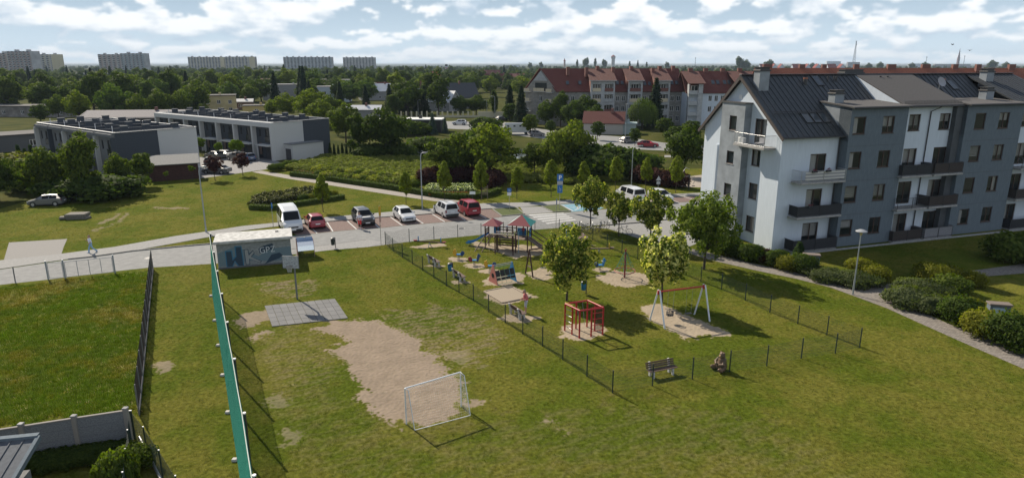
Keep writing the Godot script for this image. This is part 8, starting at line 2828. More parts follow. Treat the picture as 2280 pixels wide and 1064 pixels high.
func make_people() -> void:
	var V := func(x: float, y: float, z: float) -> Vector3: return Vector3(x, y, z)
	var fw := Vector3(0, 0, 1)
	person("person in pale top and light blue trousers walking along the footway", G(203, 563), face(G(203, 563), G(160, 570)) + PI / 2, {
		"top": Color(0.62, 0.66, 0.74), "leg": Color(0.22, 0.37, 0.52), "hair": Color(0.16, 0.11, 0.07), "shoe": Color(0.3, 0.4, 0.5), "lean": 0.05, "cuff": 0.07,
		"arms": [[V.call(-0.18, 1.36, 0.04), V.call(-0.23, 1.10, 0.03), V.call(-0.10, 1.25, 0.24)], [V.call(0.18, 1.36, 0.04), V.call(0.23, 1.12, -0.05), V.call(0.16, 1.0, 0.18)]],
		"legs": [[V.call(-0.09, 0.9, 0), V.call(-0.09, 0.5, 0.16), V.call(-0.09, 0.09, 0.22), fw], [V.call(0.09, 0.9, 0), V.call(0.09, 0.5, -0.08), V.call(0.09, 0.16, -0.42), V.call(0, -0.5, 0.86)]]}, 1.0)
	person("man in pink shirt and pale shorts looking down beside the bench", G(1171, 697), deg_to_rad(-75), {
		"top": Color(0.50, 0.13, 0.13), "leg": Color(0.42, 0.44, 0.48), "calf": Color(0.42, 0.25, 0.18), "shoe": Color(0.4, 0.38, 0.36), "hair": Color(0.20, 0.16, 0.13), "lean": 0.06, "nod": 0.09, "belly": 0.18,
		"arms": [[V.call(-0.2, 1.36, 0.05), V.call(-0.27, 1.08, 0.06), V.call(-0.15, 1.06, 0.28)], [V.call(0.2, 1.36, 0.05), V.call(0.27, 1.08, 0.04), V.call(0.14, 1.05, 0.28)]],
		"legs": [[V.call(-0.1, 0.9, 0), V.call(-0.11, 0.5, 0.03), V.call(-0.12, 0.09, 0), fw], [V.call(0.1, 0.9, 0), V.call(0.11, 0.5, 0.03), V.call(0.13, 0.09, 0.05), fw]]}, 1.03)
	person("man in white shirt and red shorts standing before the dark car", G(801, 509.5), deg_to_rad(12), {
		"top": Color(0.62, 0.60, 0.66), "leg": Color(0.60, 0.03, 0.03), "calf": Color(0.30, 0.20, 0.16), "shoe": Color(0.05, 0.14, 0.34), "belly": 0.175,
		"arms": [[V.call(-0.2, 1.36, 0.02), V.call(-0.29, 1.1, 0.05), V.call(-0.04, 1.12, 0.24)], [V.call(0.2, 1.36, 0.02), V.call(0.29, 1.1, 0.05), V.call(0.02, 1.16, 0.26)]],
		"legs": [[V.call(-0.1, 0.9, 0), V.call(-0.1, 0.5, 0.02), V.call(-0.1, 0.09, 0), fw], [V.call(0.1, 0.9, 0), V.call(0.1, 0.5, 0.02), V.call(0.1, 0.09, 0.04), fw]]}, 1.06)
	var a := G(1097, 551)
	var b := G(1162, 556)
	var dir := (b - a).normalized()
	var stand := {"top": Color(0.05, 0.05, 0.07), "leg": Color(0.06, 0.06, 0.08), "arms": [[V.call(-0.18, 1.36, 0), V.call(-0.26, 1.15, 0.12), V.call(-0.2, 1.1, 0.34)], [V.call(0.18, 1.36, 0), V.call(0.26, 1.15, 0.12), V.call(0.2, 1.1, 0.34)]], "legs": [[V.call(-0.09, 0.9, 0), V.call(-0.1, 0.5, 0.03), V.call(-0.1, 0.09, 0), fw], [V.call(0.09, 0.9, 0), V.call(0.1, 0.5, 0.03), V.call(0.1, 0.09, 0), fw]]}
	stand["cap"] = mats["play_blue"]
	person("child in dark clothes and blue cap on the tower bridge", a + dir * ((b - a).length() - 1.5) + Vector3(0, 1.13, 0.05), 1.9, stand, 0.66)
	var second := stand.duplicate()
	second.erase("cap")
	second["top"] = Color(0.42, 0.03, 0.04)
	person("child in red top on the roofed tower platform", b + Vector3(0.15, 1.225, -0.3), -0.4, second, 0.62)
	var h := up_to(1607, 823, 783) / 1.0
	var brn := Color(0.125, 0.072, 0.042)
	var B := []
	B.append([V.call(0, 0.24, 0), V.call(0, 0.52, -0.02), 0.27, 0.2, brn])
	B.append([V.call(0, 0.78, 0.02), V.call(0, 0.84, 0.02), 0.15, 0.14, brn])
	B.append([V.call(0, 0.77, 0.14), V.call(0, 0.75, 0.22), 0.075, 0.06, Color(0.34, 0.21, 0.07)])
	B.append([V.call(0, 0.78, 0.27), V.call(0, 0.78, 0.28), 0.025, 0.02, Color(0.02, 0.02, 0.02)])
	for s in [-1.0, 1.0]:
		B.append([V.call(s * 0.12, 0.95, 0), V.call(s * 0.12, 0.96, 0), 0.045, 0.04, brn])
		B.append([V.call(s * 0.06, 0.83, 0.145), V.call(s * 0.06, 0.835, 0.15), 0.018, 0.016, Color(0.02, 0.02, 0.02)])
		limb(B, [V.call(s * 0.2, 0.58, 0.02), V.call(s * 0.27, 0.4, 0.16), V.call(s * 0.12, 0.36, 0.28)], [0.09, 0.08, 0.07], [brn])
		limb(B, [V.call(s * 0.2, 0.16, 0.08), V.call(s * 0.27, 0.14, 0.34), V.call(s * 0.26, 0.18, 0.42)], [0.14, 0.11, 0.09], [brn])
	var be := thing("bear_statue", "brown seated bear statue with yellowish muzzle by the fence", "statue", G(1607, 823), deg_to_rad(-62))
	be.scale = Vector3.ONE * h
	part(be, "figure", skin(B, 0.022, 0.04), mat("bear_paint", 1, 1, 1, 0.55, {"vc": true}))

const TALL := {"broad_tree": 10.0, "tall_tree": 13.0, "spreading_tree": 9.0, "young_tree": 7.0, "poplar": 17.0, "spruce": 14.0, "blue_spruce": 8.0, "weeping_willow": 11.0, "playground_maple": 5.6, "pale_maple": 5.2, "street_maple": 5.0, "great_maple": 7.2, "hornbeam": 5.0, "ball_tree": 3.6, "plum_tree": 4.2, "sapling": 2.4, "wild_bush": 2.6, "thuja": 3.0}

func tree_px(key: String, x: float, y: float, row: float, label: String, group := "", wide := 1.0, tint := "", turn := -1.0) -> Node3D:
	var s: float = up_to(x, y, row) / TALL[key]
	return plant(key, G(x, y), label, "bush" if key == "wild_bush" else "tree", group, Vector3(s * wide, s, s * wide), tint, turn)

func make_garden() -> void:
	tree_px("playground_maple", 1262, 669, 514, "young maple with yellow tipped leaves inside the playground", "", 1.02, "", 0.4)
	tree_px("pale_maple", 1474, 673, 516, "young maple with creamy pale leaves beside the swing", "", 0.98, "", 2.0)
	tree_px("great_maple", 1568, 600, 434, "broad green maple on the lawn by the block path", "", 0.98, "", 1.0)
	tree_px("street_maple", 1447, 545, 428, "yellow tipped street maple between yard and playground fence", "", 1.05, "", 0.2)
	tree_px("street_maple", 1378, 526, 430, "yellow tipped street maple in front of the transporter van", "", 0.9, "", 2.2)
	tree_px("street_maple", 1315, 509, 396, "yellow tipped street maple among the bicycles", "", 0.92, "", 4.0)
	for q in [[719, 472, 386], [904, 454, 381], [990, 446, 357], [1071, 447, 354], [1151, 443, 370], [1227, 439, 354], [1299, 428, 358], [1371, 427, 347], [1438, 425, 349], [1505, 429, 345]]:
		tree_px("hornbeam", q[0], q[1], q[2], "slim column shaped hornbeam on a thin stem along the footway", "column hornbeams along the footway", 1.0, "light")
	for q in [[478, 402, 347, "dark red plum tree before the silver saloon"], [540, 391, 341, "dark red plum tree by the drive gate"]]:
		tree_px("plum_tree", q[0], q[1], q[2], q[3], "", 1.05)
	for q in [[529, 358, 310, 1.0], [488, 352, 316, 0.8], [449, 346, 306, 0.8]]:
		tree_px("ball_tree", q[0], q[1], q[2], "bright green ball shaped tree on the terrace drive", "ball trees on the terrace drive", q[3])
	for q in [[371, 411, 381], [428, 404, 368], [302, 413, 390]]:
		tree_px("sapling", q[0], q[1], q[2], "thin staked sapling on the lawn by the brick shed", "saplings by the brick shed")
	for q in [
		["spreading_tree", 1010, 400, 300, 1.0, "", "wide bushy tree left of the pond path hiding the meadow"], ["spreading_tree", 1090, 398, 278, 1.05, "light", "tallest bushy tree behind the white hydrangeas"],
		["broad_tree", 1052, 396, 292, 0.95, "cool", "silvery leaved tree between two bushy trees"], ["broad_tree", 1232, 394, 296, 0.9, "light", "light green tree behind the blue parking sign"],
		["broad_tree", 1272, 388, 270, 0.95, "light", "tall light green tree by the pond"], ["young_tree", 1190, 392, 318, 1.1, "", "small tree at the edge of the light green trees"],
		["wild_bush", 1345, 392, 318, 1.3, "dark", "dark tall bush behind the column hornbeams"], ["wild_bush", 1385, 388, 330, 1.3, "dark", "dark bush beside the street lamp"], ["wild_bush", 1425, 384, 336, 1.2, "cool", "grey green bush by the pond bank"], ["wild_bush", 1318, 396, 340, 1.2, "dark", "low dark bush under the light green trees"],
		["broad_tree", 1523, 392, 281, 0.92, "dark", "round dark tree on the park lawn by the gable"], ["young_tree", 1500, 345, 280, 1.2, "dark", "dark tree behind the round park tree"],
		["tall_tree", 800, 350, 247, 0.95, "dark", "great dark walnut tree beside the long terrace"], ["broad_tree", 862, 352, 243, 1.15, "dark", "great dark walnut tree near the pond"], ["broad_tree", 770, 318, 232, 1.0, "", "green tree rising behind the terrace end"], ["wild_bush", 830, 352, 318, 1.6, "dark", "dark undergrowth at the foot of the walnuts"], ["wild_bush", 885, 350, 315, 1.5, "dark", "dark undergrowth beside the water"],
		["broad_tree", 640, 268, 208, 1.1, "light", "light green tree behind the terrace roof"], ["spreading_tree", 700, 275, 200, 1.0, "light", "wide light green tree behind the terrace"], ["broad_tree", 738, 280, 212, 1.1, "", "bushy tree at the end of the terrace"], ["broad_tree", 606, 262, 222, 1.0, "light", "low light green tree by the little yellow outbuilding"],
		["tall_tree", 190, 440, 289, 0.95, "", "great bushy tree beside the parked silver hatchback"], ["broad_tree", 112, 436, 330, 0.9, "", "bushy tree left of the great one"], ["broad_tree", 268, 424, 342, 0.85, "", "bushy tree between great tree and brick shed"], ["young_tree", 318, 414, 340, 1.0, "", "small leafy tree against the brick shed"], ["wild_bush", 235, 440, 385, 1.7, "dark", "dark undergrowth below the great tree"], ["wild_bush", 165, 442, 392, 1.7, "dark", "dark undergrowth behind the trailer"],
		["wild_bush", 92, 420, 345, 1.1, "light", "bright yellow green bush by the garden path"], ["wild_bush", 55, 405, 335, 1.2, "warm", "brownish bush in the cottage garden"], ["spreading_tree", -5, 448, 352, 1.0, "dark", "dark bushy tree beside the garden path"], ["wild_bush", 25, 385, 340, 1.3, "dark", "dark bush in front of the white house"],
		["spreading_tree", 258, 272, 188, 0.85, "cool", "pale silvery willow like tree behind the first terrace"], ["broad_tree", 178, 275, 203, 1.0, "light", "light green tree behind the first terrace"], ["broad_tree", 360, 268, 199, 1.0, "", "dense green tree behind the terrace roofs"], ["broad_tree", 398, 265, 204, 1.0, "", "green tree next to the cream house"], ["broad_tree", 130, 268, 212, 1.0, "", "green tree by the low grey building"], ["broad_tree", 308, 272, 210, 1.0, "", "green tree between willow and dense tree"], ["young_tree", 452, 262, 230, 1.2, "light", "small bright tree before the cream house"], ["young_tree", 90, 278, 232, 1.2, "dark", "dark tree by the garages"],
		["blue_spruce", 963, 299, 250, 1.0, "", "blue spruce on the far pond bank"], ["blue_spruce", 991, 297, 260, 0.9, "", "smaller blue spruce on the far pond bank"],
		["wild_bush", 1080, 291, 258, 1.3, "dark", "round dark bush by the far road"], ["wild_bush", 945, 338, 303, 1.5, "dark", "dark bush hanging over the pond"], ["young_tree", 1136, 276, 230, 1.1, "dark", "dark young tree at the bend"], ["young_tree", 1182, 303, 254, 1.0, "", "tree beside the motorhome"], ["young_tree", 1330, 312, 270, 1.0, "dark", "tree before the red roofed garage"], ["young_tree", 1414, 325, 285, 1.0, "dark", "small tree beside the red saloon"], ["young_tree", 1225, 300, 268, 1.0, "dark", "low tree before the grey apartment row"],
		["tall_tree", 1248, 284, 200, 0.85, "dark", "dark tree covering the gable of the grey row"], ["broad_tree", 1300, 286, 214, 1.2, "dark", "broad dark tree before the grey row"], ["spruce", 1317, 270, 186, 1.0, "", "slim spruce before the loggias"], ["spruce", 1457, 284, 172, 1.15, "", "tall spruce beside the weeping willow"], ["weeping_willow", 1430, 288, 217, 0.95, "", "weeping willow before the grey apartment row"], ["poplar", 1100, 262, 196, 1.2, "dark", "dark tree behind the far lamp posts"], ["spruce", 1160, 280, 190, 1.2, "", "dark spruce left of the grey gable"], ["spruce", 1135, 268, 188, 1.2, "", "dark spruce behind the far lamp posts"], ["broad_tree", 1060, 258, 212, 1.4, "dark", "dark tall hedge tree behind the garden wall"], ["broad_tree", 1025, 258, 214, 1.3, "dark", "dark hedge tree beside the slate roof"],
		["broad_tree", 1275, 290, 226, 1.0, "dark", "dark round tree under the loggias"], ["broad_tree", 1325, 292, 236, 1.0, "dark", "low dark tree left of the red garage"], ["spruce", 690, 240, 178, 1.1, "", "dark spruce right of the white villa"], ["spruce", 758, 240, 180, 1.1, "", "dark spruce between villa and pale blue house"], ["spruce", 815, 244, 190, 1.2, "", "dark spruce before the silver roof"], ["spruce", 868, 252, 186, 1.2, "", "tall dark spruce by the garden pillars"], ["spruce", 900, 254, 178, 1.2, "", "tall dark spruce behind the garden pillars"], ["spruce", 925, 252, 184, 1.3, "", "broad dark spruce before the dark hipped roof"], ["spruce", 945, 254, 190, 1.2, "", "dark spruce left of the slate house"], ["tall_tree", 880, 262, 205, 1.1, "dark", "dark tree above the white roofed hut"], ["broad_tree", 715, 285, 222, 1.1, "light", "light green tree left of the walnut"], ["tall_tree", 752, 302, 236, 1.0, "", "green tree behind the end of the terrace"], ["wild_bush", 905, 300, 268, 1.6, "dark", "dark bush beside the hut"], ["wild_bush", 935, 298, 272, 1.5, "dark", "dark bush right of the hut"], ["young_tree", 1480, 306, 262, 1.2, "dark", "dark tree before the pale block"], ["young_tree", 1540, 322, 268, 1.2, "dark", "dark tree close to the white gable"], ["broad_tree", 1215, 285, 224, 0.9, "dark", "dark tree at the corner of the grey gable"],
	]:
		tree_px(q[0], q[1], q[2], q[3], q[6], "", q[4], q[5])
	for i in 8:
		tree_px("thuja", 735 + i * 9, 346 - i * 0.8, 318 + (i % 3) * 2, "narrow dark thuja in the row by the terrace end", "thuja row by the terrace end", 1.0)
	for i in 4:
		tree_px("thuja", 45 + i * 14, 372 - i, 322 + (i % 2) * 8, "narrow dark thuja in the cottage garden", "thujas in the cottage garden", 1.2)
	far_trees()
	beds()
	corner()
	sheet("pond", px_poly([[868, 330], [890, 318], [935, 315], [1010, 320], [1090, 327], [1180, 333], [1300, 344], [1420, 352], [1420, 364], [1300, 366], [1180, 356], [1060, 348], [960, 353], [905, 352], [872, 346]]), 0.01, mat("water", 0.05, 0.06, 0.055, 0.06, {"bump": noise_tex("waterb", 0.05, Color.BLACK, Color.WHITE, 256, 3), "bump_cm": 0.4, "scale": 0.4}), "small pond with bright sky reflections between the trees", "water")
	sheet("far_road", band([[900, 284], [960, 285], [1050, 289], [1130, 299], [1250, 314], [1380, 331], [1470, 335], [1600, 342]], [[900, 268], [960, 269], [1050, 271], [1110, 269], [1160, 281], [1260, 295], [1390, 305], [1480, 318], [1600, 326]]), 0.02, mats["asphalt"], "far road and car park beyond the pond", "road")
	sheet("far_path", band([[1480, 350], [1600, 352], [1620, 348]], [[1480, 345.5], [1600, 346.5], [1620, 345]]), 0.02, mats["path_slabs"], "pale footpath on the park lawn beyond the pond", "path")
	var gw := thing("garden_wall", "cream garden wall with pale pillars along the far road", "wall", G(890, 262))
	var cm := mat("cream_render", 0.50, 0.46, 0.33, 0.9)
	for i in 15:
		var p := G(893 + i * 11.5, 261.5)
		part(gw, "pillar", box_mesh(Vector3(0.5, 2.1, 0.5), 0.03), cm, p - gw.position + Vector3(0, 1.0, 0))
		if i > 6:
			part(gw, "panel", box_mesh(Vector3(1.4, 0.8, 0.2)), cm, p - gw.position + Vector3(0.8, 0.35, 0))
	var w2 := thing("long_wall", "long cream boundary wall beside the bend of the far road", "wall", G(1110, 262))
	part(w2, "wall", box_mesh(Vector3(14, 2.2, 0.25)), cm, Vector3(0, 1.0, 0))

func far_trees() -> void:
	var g := RandomNumberGenerator.new()
	g.seed = 99
	var keep := [[640, 222, 26], [728, 226, 30], [783, 207, 18], [842, 222, 26], [872, 220, 20], [1000, 240, 34], [970, 196, 12], [478, 252, 48], [573, 255, 30], [75, 258, 70], [925, 205, 14], [652, 200, 9], [605, 208, 12], [795, 262, 26], [1090, 180, 18], [240, 173, 22], [1110, 197, 18], [722, 203, 10], [838, 208, 16]]
	var kinds := [["broad_tree", "leafy broad tree in the far belt of green", "broad trees of the far belt"], ["tall_tree", "tall leafy tree in the far belt of green", "tall trees of the far belt"], ["spruce", "dark spruce in the far belt of green", "spruces of the far belt"], ["spreading_tree", "wide spreading tree in the far belt of green", "spreading trees of the far belt"], ["poplar", "slim poplar in the far belt of green", "poplars of the far belt"]]
	var tints := ["", "", "dark", "dark", "light", "cool"]
	var n := 0
	var tries := 0
	var put: Array[Vector2] = []
	while n < 480 and tries < 8000:
		tries += 1
		var t := g.randf()
		var row := lerpf(163.0, 262.0, t * t * 0.9 + t * 0.1)
		var x := g.randf_range(-30.0, 1200.0)
		if row > 222 and x > 1010 and x < 1200:
			continue
		if row > 240 and x > 440 and x < 900:
			continue
		if x > 1170 and row > 180:
			continue
		var bad := false
		for k in keep:
			if absf(x - k[0]) < k[2] * 0.7 and row > k[1] - 2 and row < k[1] + 15:
				bad = true
		var p := G(x, row)
		for q in put:
			if q.distance_to(xz(p)) < 5.5:
				bad = true
		if bad:
			continue
		put.append(xz(p))
		var k: Array = kinds[[0, 0, 0, 1, 1, 1, 2, 3, 3, 3][g.randi() % 10]]
		var s := g.randf_range(0.75, 1.25)
		plant(k[0], p, k[1], "tree", k[2], Vector3(s * g.randf_range(0.9, 1.2), s, s * g.randf_range(0.9, 1.2)), tints[g.randi() % tints.size()])
		n += 1
	for q in [[1180, 156, 138, "tall_tree"], [1205, 156, 137, "tall_tree"], [1285, 156, 130, "poplar"], [1305, 156, 127, "tall_tree"], [1325, 156, 127, "poplar"], [1345, 156, 131, "tall_tree"], [1402, 156, 134, "poplar"], [1420, 156, 133, "spruce"], [1440, 156, 136, "poplar"], [1485, 156, 137, "tall_tree"], [1645, 160, 124, "tall_tree"], [1660, 160, 133, "broad_tree"], [1712, 160, 133, "broad_tree"], [1810, 158, 140, "broad_tree"], [1935, 158, 140, "broad_tree"], [1960, 158, 138, "broad_tree"], [2030, 157, 140, "broad_tree"], [2060, 157, 138, "broad_tree"], [2210, 158, 134, "broad_tree"], [2240, 158, 138, "broad_tree"]]:
		tree_px(q[3], q[0], q[1], q[2], "tall tree standing out on the skyline", "skyline trees", 1.0, "dark")
	for kk in 2:
		var mm := MultiMesh.new()
		mm.transform_format = MultiMesh.TRANSFORM_3D
		mm.mesh = protos[["broad_tree", "tall_tree"][kk]].get_node("crown").mesh
		mm.instance_count = 1500
		for i in mm.instance_count:
			var d := lerpf(430.0, 3200.0, pow(g.randf(), 1.3))
			var a := g.randf_range(-0.72, 0.72)
			var s := g.randf_range(0.6, 1.1)
			mm.set_instance_transform(i, Transform3D(Basis(Vector3.UP, g.randf() * TAU).scaled(Vector3(s * 1.25, s, s * 1.25)), Vector3(tan(a) * d, -1.5, -d)))
		var o := MultiMeshInstance3D.new()
		o.name = ["far_wood", "distant_wood"][kk]
		o.multimesh = mm
		o.material_override = mats["leaf_dark" if kk else "leaf_plain"]
		add_child(o)
		tag(o, ["far green wood running along the horizon", "taller distant trees mixed into the horizon wood"][kk], "wood", "", "stuff")

func scatter_stuff(called: String, label: String, key: String, pts: PackedVector2Array, count: int, smin: float, smax: float, sd: int) -> void:
	var g := RandomNumberGenerator.new()
	g.seed = sd
	var lo := Vector2(1e9, 1e9)
	var hi := -lo
	for p in pts:
		lo = lo.min(p)
		hi = hi.max(p)
	var where: Array[Transform3D] = []
	while where.size() < count:
		var p := Vector2(g.randf_range(lo.x, hi.x), g.randf_range(lo.y, hi.y))
		if Geometry2D.is_point_in_polygon(p, pts):
			where.append(Transform3D(Basis(Vector3.UP, g.randf() * TAU).scaled(Vector3.ONE * g.randf_range(smin, smax)), Vector3(p.x, 0, p.y)))
	var mm := MultiMesh.new()
	mm.transform_format = MultiMesh.TRANSFORM_3D
	mm.mesh = protos[key].get_node("foliage").mesh
	mm.instance_count = count
	for i in count:
		mm.set_instance_transform(i, where[i])
	var o := MultiMeshInstance3D.new()
	o.name = numbered(called)
	o.multimesh = mm
	o.material_override = mats["leaf_plain"]
	add_child(o)
	tag(o, label, "vegetation", "", "stuff")

func shrub(key: String, x: float, y: float, s: float, label: String, group := "", flat := 1.0, tint := "") -> void:
	plant(key, G(x, y), label, "shrub", group, Vector3(s, s * flat, s), tint)

func beds() -> void:
	var ga := Color(0.032, 0.055, 0.010)
	var gb := Color(0.07, 0.095, 0.016)
	var pts := []
	for q in [[556, 466], [600, 468], [650, 460], [700, 453], [745, 446], [764, 442]]:
		pts.append(G(q[0], q[1]))
	hedge(pts, 0.7, 0.6, 0.10, ga, gb, "low clipped box hedge round the small flower bed", 61)
	for i in 16:
		shrub("blush_shrub", 566 + (i % 8) * 17.0 + (i / 8) * 8, 460 - (i % 8) * 2.6 - (i / 8) * 12, 0.9 + 0.25 * ((i * 7) % 4) / 4.0, "loose shrub with blush coloured flowers in the small bed", "blush shrubs of the small bed")
	for i in 6:
		shrub("gold_shrub" if i % 2 else "round_shrub", 676 + i * 13, 450 - i * 2.2, 0.9, "golden low shrub in the small bed" if i % 2 else "dark round shrub in the small bed", "golden shrubs of the small bed" if i % 2 else "dark shrubs of the small bed")
	pts = []
	for q in [[648, 392], [720, 400], [800, 412], [880, 423], [930, 432], [985, 441], [1040, 443], [1085, 438], [1112, 428]]:
		pts.append(G(q[0], q[1]))
	hedge(pts, 0.8, 0.7, 0.11, ga, gb, "long clipped box hedge along the sandy path", 62)
	pts = []
	for q in [[655, 386], [700, 392], [730, 397]]:
		pts.append(G(q[0], q[1]))
	hedge(pts, 0.8, 0.6, 0.10, ga, gb, "short hedge with red flowers at the head of the path", 63, Color(0.4, 0.07, 0.05), 0.12)
	for i in 14:
		shrub("white_hydrangea", 962 + (i % 7) * 14, 432 - (i / 7) * 7, 1.15, "white flowering hydrangea in the long bed", "white hydrangeas of the long bed")
	for i in 10:
		shrub("rose_bush", 962 + i * 9.5, 437, 1.0, "low red flowering rose behind the box hedge", "red roses of the long bed")
	for q in [[948, 408], [965, 404], [1008, 402], [1024, 405], [1040, 402], [1056, 404], [1092, 416], [1104, 418], [1098, 408]]:
		shrub("burgundy_shrub", q[0], q[1], 1.7, "burgundy barberry shrub in the long bed", "burgundy shrubs of the long bed")
	for q in [[1440, 408], [1455, 410], [1470, 412], [1485, 414], [1500, 415], [1512, 418], [1425, 405]]:
		shrub("burgundy_shrub", q[0], q[1], 1.75, "burgundy shrub of the hedge before the outdoor gym", "burgundy hedge by the outdoor gym")
	for i in 26:
		shrub("wild_bush" if i % 3 == 0 else "tall_herb", 712 + (i % 13) * 17.5 + rng.randf_range(-4, 4), 396 + (i % 13) * 1.9 - (i / 13) * 11, 0.5 if i % 3 == 0 else 1.25, "dark leafy shrub in the long bed" if i % 3 == 0 else "tall green herb in the long bed", "leafy shrubs of the long bed" if i % 3 == 0 else "tall herbs of the long bed", 1.0, "light" if i % 2 else "")
	scatter_stuff("wild_meadow", "tall weedy meadow between the long bed and the pond", "tall_herb", px_poly([[640, 378], [720, 352], [850, 352], [950, 358], [960, 392], [905, 408], [800, 396], [700, 386]]), 1100, 0.5, 1.0, 71)
	scatter_stuff("reed_bank", "weeds and reeds along the near pond bank", "tall_herb", px_poly([[900, 357], [1180, 360], [1330, 372], [1420, 372], [1420, 400], [1300, 412], [1120, 404], [960, 392]]), 700, 0.5, 1.0, 72)
	for q in [[607, 382], [622, 380], [640, 374], [655, 372]]:
		shrub("round_shrub", q[0], q[1], 1.1, "small bright shrub at the drive corner", "shrubs at the drive corner", 1.0, "light")
	for q in [["round_shrub", 1616, 566, 1.75, "tall clipped dark shrub behind the great maple"], ["round_shrub", 1641, 572, 1.2, "low dark shrub next to the tall clipped one"], ["round_shrub", 1673, 581, 1.45, "square clipped dark green shrub by the gable windows"], ["burgundy_shrub", 1703, 583, 0.95, "burgundy shrub at the corner of the house"], ["round_shrub", 1731, 592, 1.35, "clipped dark green shrub right of the burgundy one"], ["gold_shrub", 1752, 600, 1.3, "yellow green clipped shrub by the meter box"], ["round_shrub", 1790, 606, 1.45, "dark round shrub in front of the meter box"], ["lavender", 1812, 603, 1.3, "purple lavender beside the meter box"], ["juniper_mound", 1842, 622, 1.01, "spreading grey green juniper by the path"], ["juniper_mound", 1900, 632, 1.09, "large spreading juniper beside the park lamp"], ["gold_shrub", 1918, 612, 1.5, "golden evergreen behind the junipers"], ["gold_shrub", 1950, 626, 1.3, "golden cushion shrub next to the path branch"], ["juniper_mound", 2030, 675, 1.22, "broad juniper at the path fork"], ["juniper_mound", 2085, 690, 1.13, "juniper next to the broad one at the fork"], ["juniper_mound", 2055, 652, 1.09, "juniper behind the path fork"], ["gold_shrub", 2075, 630, 1.7, "ochre tinted shrub at the path branch"], ["gold_shrub", 2110, 628, 1.4, "ochre shrub next to the branch path"], ["gold_shrub", 2166, 636, 1.2, "bright golden shrub alone by the branch path"], ["wild_bush", 2118, 650, 0.6, "dark leafy shrub between ochre shrubs and juniper"], ["round_shrub", 2140, 720, 1.7, "large dark clipped shrub right of the junipers"], ["gold_shrub", 2168, 690, 0.9, "small golden shrub behind the dark clipped one"], ["lavender", 2155, 697, 1.3, "pale purple lavender by the pale meter box"], ["gold_shrub", 2190, 748, 1.75, "big yellow green clipped shrub by the path"], ["round_shrub", 2245, 768, 1.9, "big dark clipped shrub by the path"], ["round_shrub", 2290, 785, 1.8, "dark clipped shrub next to the big one"], ["wild_bush", 2255, 580, 1.1, "dark bush on the shaded lawn of the house"]]:
		shrub(q[0], q[1], q[2], q[3], q[4], "", 0.95)
	plant("thuja", G(1779, 572), "small cone shaped evergreen before the garden fence", "shrub", "", Vector3(1.2, 0.5, 1.2))

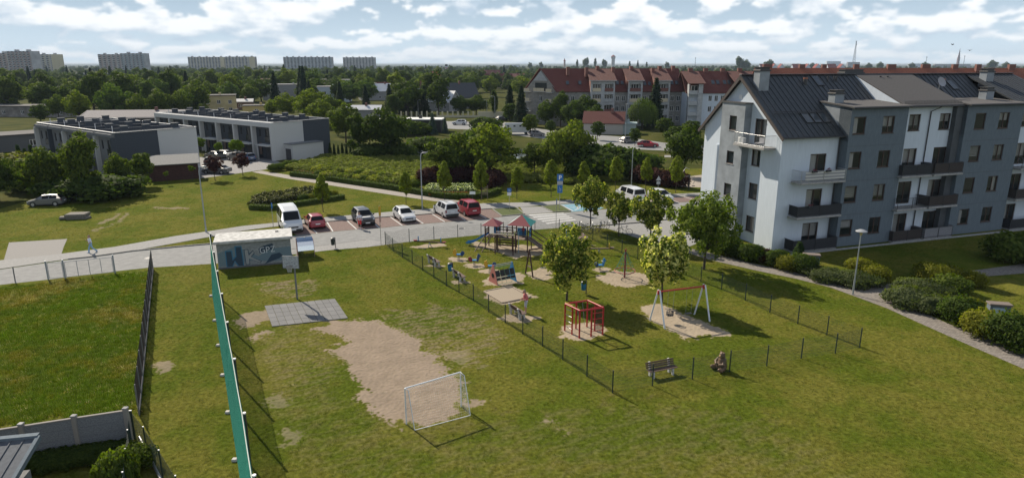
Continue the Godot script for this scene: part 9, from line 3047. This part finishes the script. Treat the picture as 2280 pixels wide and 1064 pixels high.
func corner() -> void:
	var conc := mat("plank_wall", 0.20, 0.215, 0.23, 0.92, {"tex": noise_tex("plankw", 0.05, Color(0.7, 0.7, 0.72), Color(1.1, 1.08, 1.06), 512, 5), "scale": 0.5})
	var tops := [G(-75, 962, 2.05), G(44, 944, 2.05), G(162, 926, 2.05), G(277, 909, 2.05)]
	var w := thing("concrete_wall", "grey concrete plank wall between yard and meadow", "wall", tops[0] * Vector3(1, 0, 1))
	for i in 4:
		var p: Vector3 = tops[i] * Vector3(1, 0, 1) - w.position
		part(w, "post", box_mesh(Vector3(0.2, 2.1, 0.2), 0.02), mats["base_board"], p + Vector3(0, 0.98, 0))
		part(w, "post_cap", box_mesh(Vector3(0.24, 0.06, 0.24), 0.02), mats["concrete"], p + Vector3(0, 2.06, 0))
		if i < 3:
			var q: Vector3 = tops[i + 1] * Vector3(1, 0, 1) - w.position
			for k in 4:
				part(w, "plank", box_mesh(Vector3((q - p).length() - 0.16, 0.475, 0.06), 0.012), conc, (p + q) / 2 + Vector3(0, 0.22 + k * 0.48, 0), Basis(Vector3.UP, face(p, q)))
			part(w, "coping", box_mesh(Vector3((q - p).length() - 0.16, 0.05, 0.12)), mats["base_board"], (p + q) / 2 + Vector3(0, 1.935, 0), Basis(Vector3.UP, face(p, q)))
	for k in 2:
		var pp := []
		for q in [[[290, 915], [317, 951], [352, 1003], [389, 1060], [430, 1130]], [[287, 915], [282, 958], [277, 1000], [271, 1052], [264, 1110]]][k]:
			var p := G(q[0], q[1], 1.5)
			pp.append(Vector3(p.x, 0, p.z))
		var f := thing("garden_fence", ["dark wire garden fence running beside the pitch", "dark wire garden fence behind the yew"][k], "fence", pp[0])
		for i in pp.size():
			part(f, "post", MB.new().rod(Vector3(0, -0.1, 0), Vector3(0, 1.5, 0), 0.03, 6).done(), mats["green_post"], pp[i] - pp[0])
			part(f, "post_cap", cyl_mesh(0.035, 0.04, 6), mats["white_frame"], pp[i] - pp[0] + Vector3(0, 1.5, 0))
			if i < pp.size() - 1:
				part(f, "mesh", net_mesh((pp[i + 1] - pp[i]).length(), 1.4, 0.06, 0.006), mats["green_wire"], pp[i] - pp[0] + Vector3(0, 0.06, 0), Basis(Vector3.UP, face(pp[i], pp[i + 1])))
	single("drain_pipe", MB.new().tube([G(309, 975) + Vector3(0, 0.06, 0), G(322, 1000) + Vector3(0, 0.06, 0), G(360, 1075) + Vector3(0, 0.06, 0)], 0.06, 8).done(), mats["rail_steel"], "pale pipe lying on the ground between the garden fences", "pipe")
	var a := G(0, 982, 3.3)
	var b := G(80, 974, 3.3)
	var h := thing("garage", "low garage with grey standing seam metal roof in the yard", "garage", Vector3(b.x, 0, b.z), face(a, b))
	var rm := mat("zinc", 0.13, 0.14, 0.155, 0.75, {"spec": 0.2,  "tex": wear("zinc", 0.85, 1.05, 0.04), "scale": 0.4})
	seam_roof(h, -7.0, 0.0, 0.0, 3.3, 5.0, 2.2, rm, 0.45)
	part(h, "ridge_trim", box_mesh(Vector3(7.1, 0.12, 0.25)), mats["grey_wall"], Vector3(-3.5, 3.36, -0.05))
	part(h, "verge_trim", MB.new().box(Vector3(0, 0, 0), Vector3(0.14, 0.2, 5.15), Basis(Vector3.RIGHT, atan2(1.1, 5.0))).done(), mats["grey_wall"], Vector3(0.07, 2.74, 2.5))
	part(h, "wall", MB.new().box(Vector3(-3.6, 1.05, 2.5), Vector3(6.6, 2.1, 4.4)).done(), mats["terrace_grey"])
	plant("wild_bush", G(262, 1092), "dense yew like bush in the yard corner", "bush", "", Vector3(0.42, 0.75, 0.42), "")
	plant("wild_bush", G(300, 1040), "thin weedy bush between the garden fences", "bush", "", Vector3(0.4, 0.45, 0.4), "")
	for i in 6:
		plant("wild_bush", G(70 + i * 36, 1046 - i * 6), "dark low bush at the foot of the concrete wall", "bush", "bushes below the concrete wall", Vector3(0.36, 0.3, 0.36), "dark")

func _ready() -> void:
	rng.seed = 4
	set_view()
	make_lawn()
	make_roads()
	make_protos()
	make_apartment_house()
	make_town()
	make_pitch()
	make_nets()
	make_utility()
	make_furniture()
	make_playground()
	make_vehicles()
	make_people()
	make_garden()
	scatter_grass()
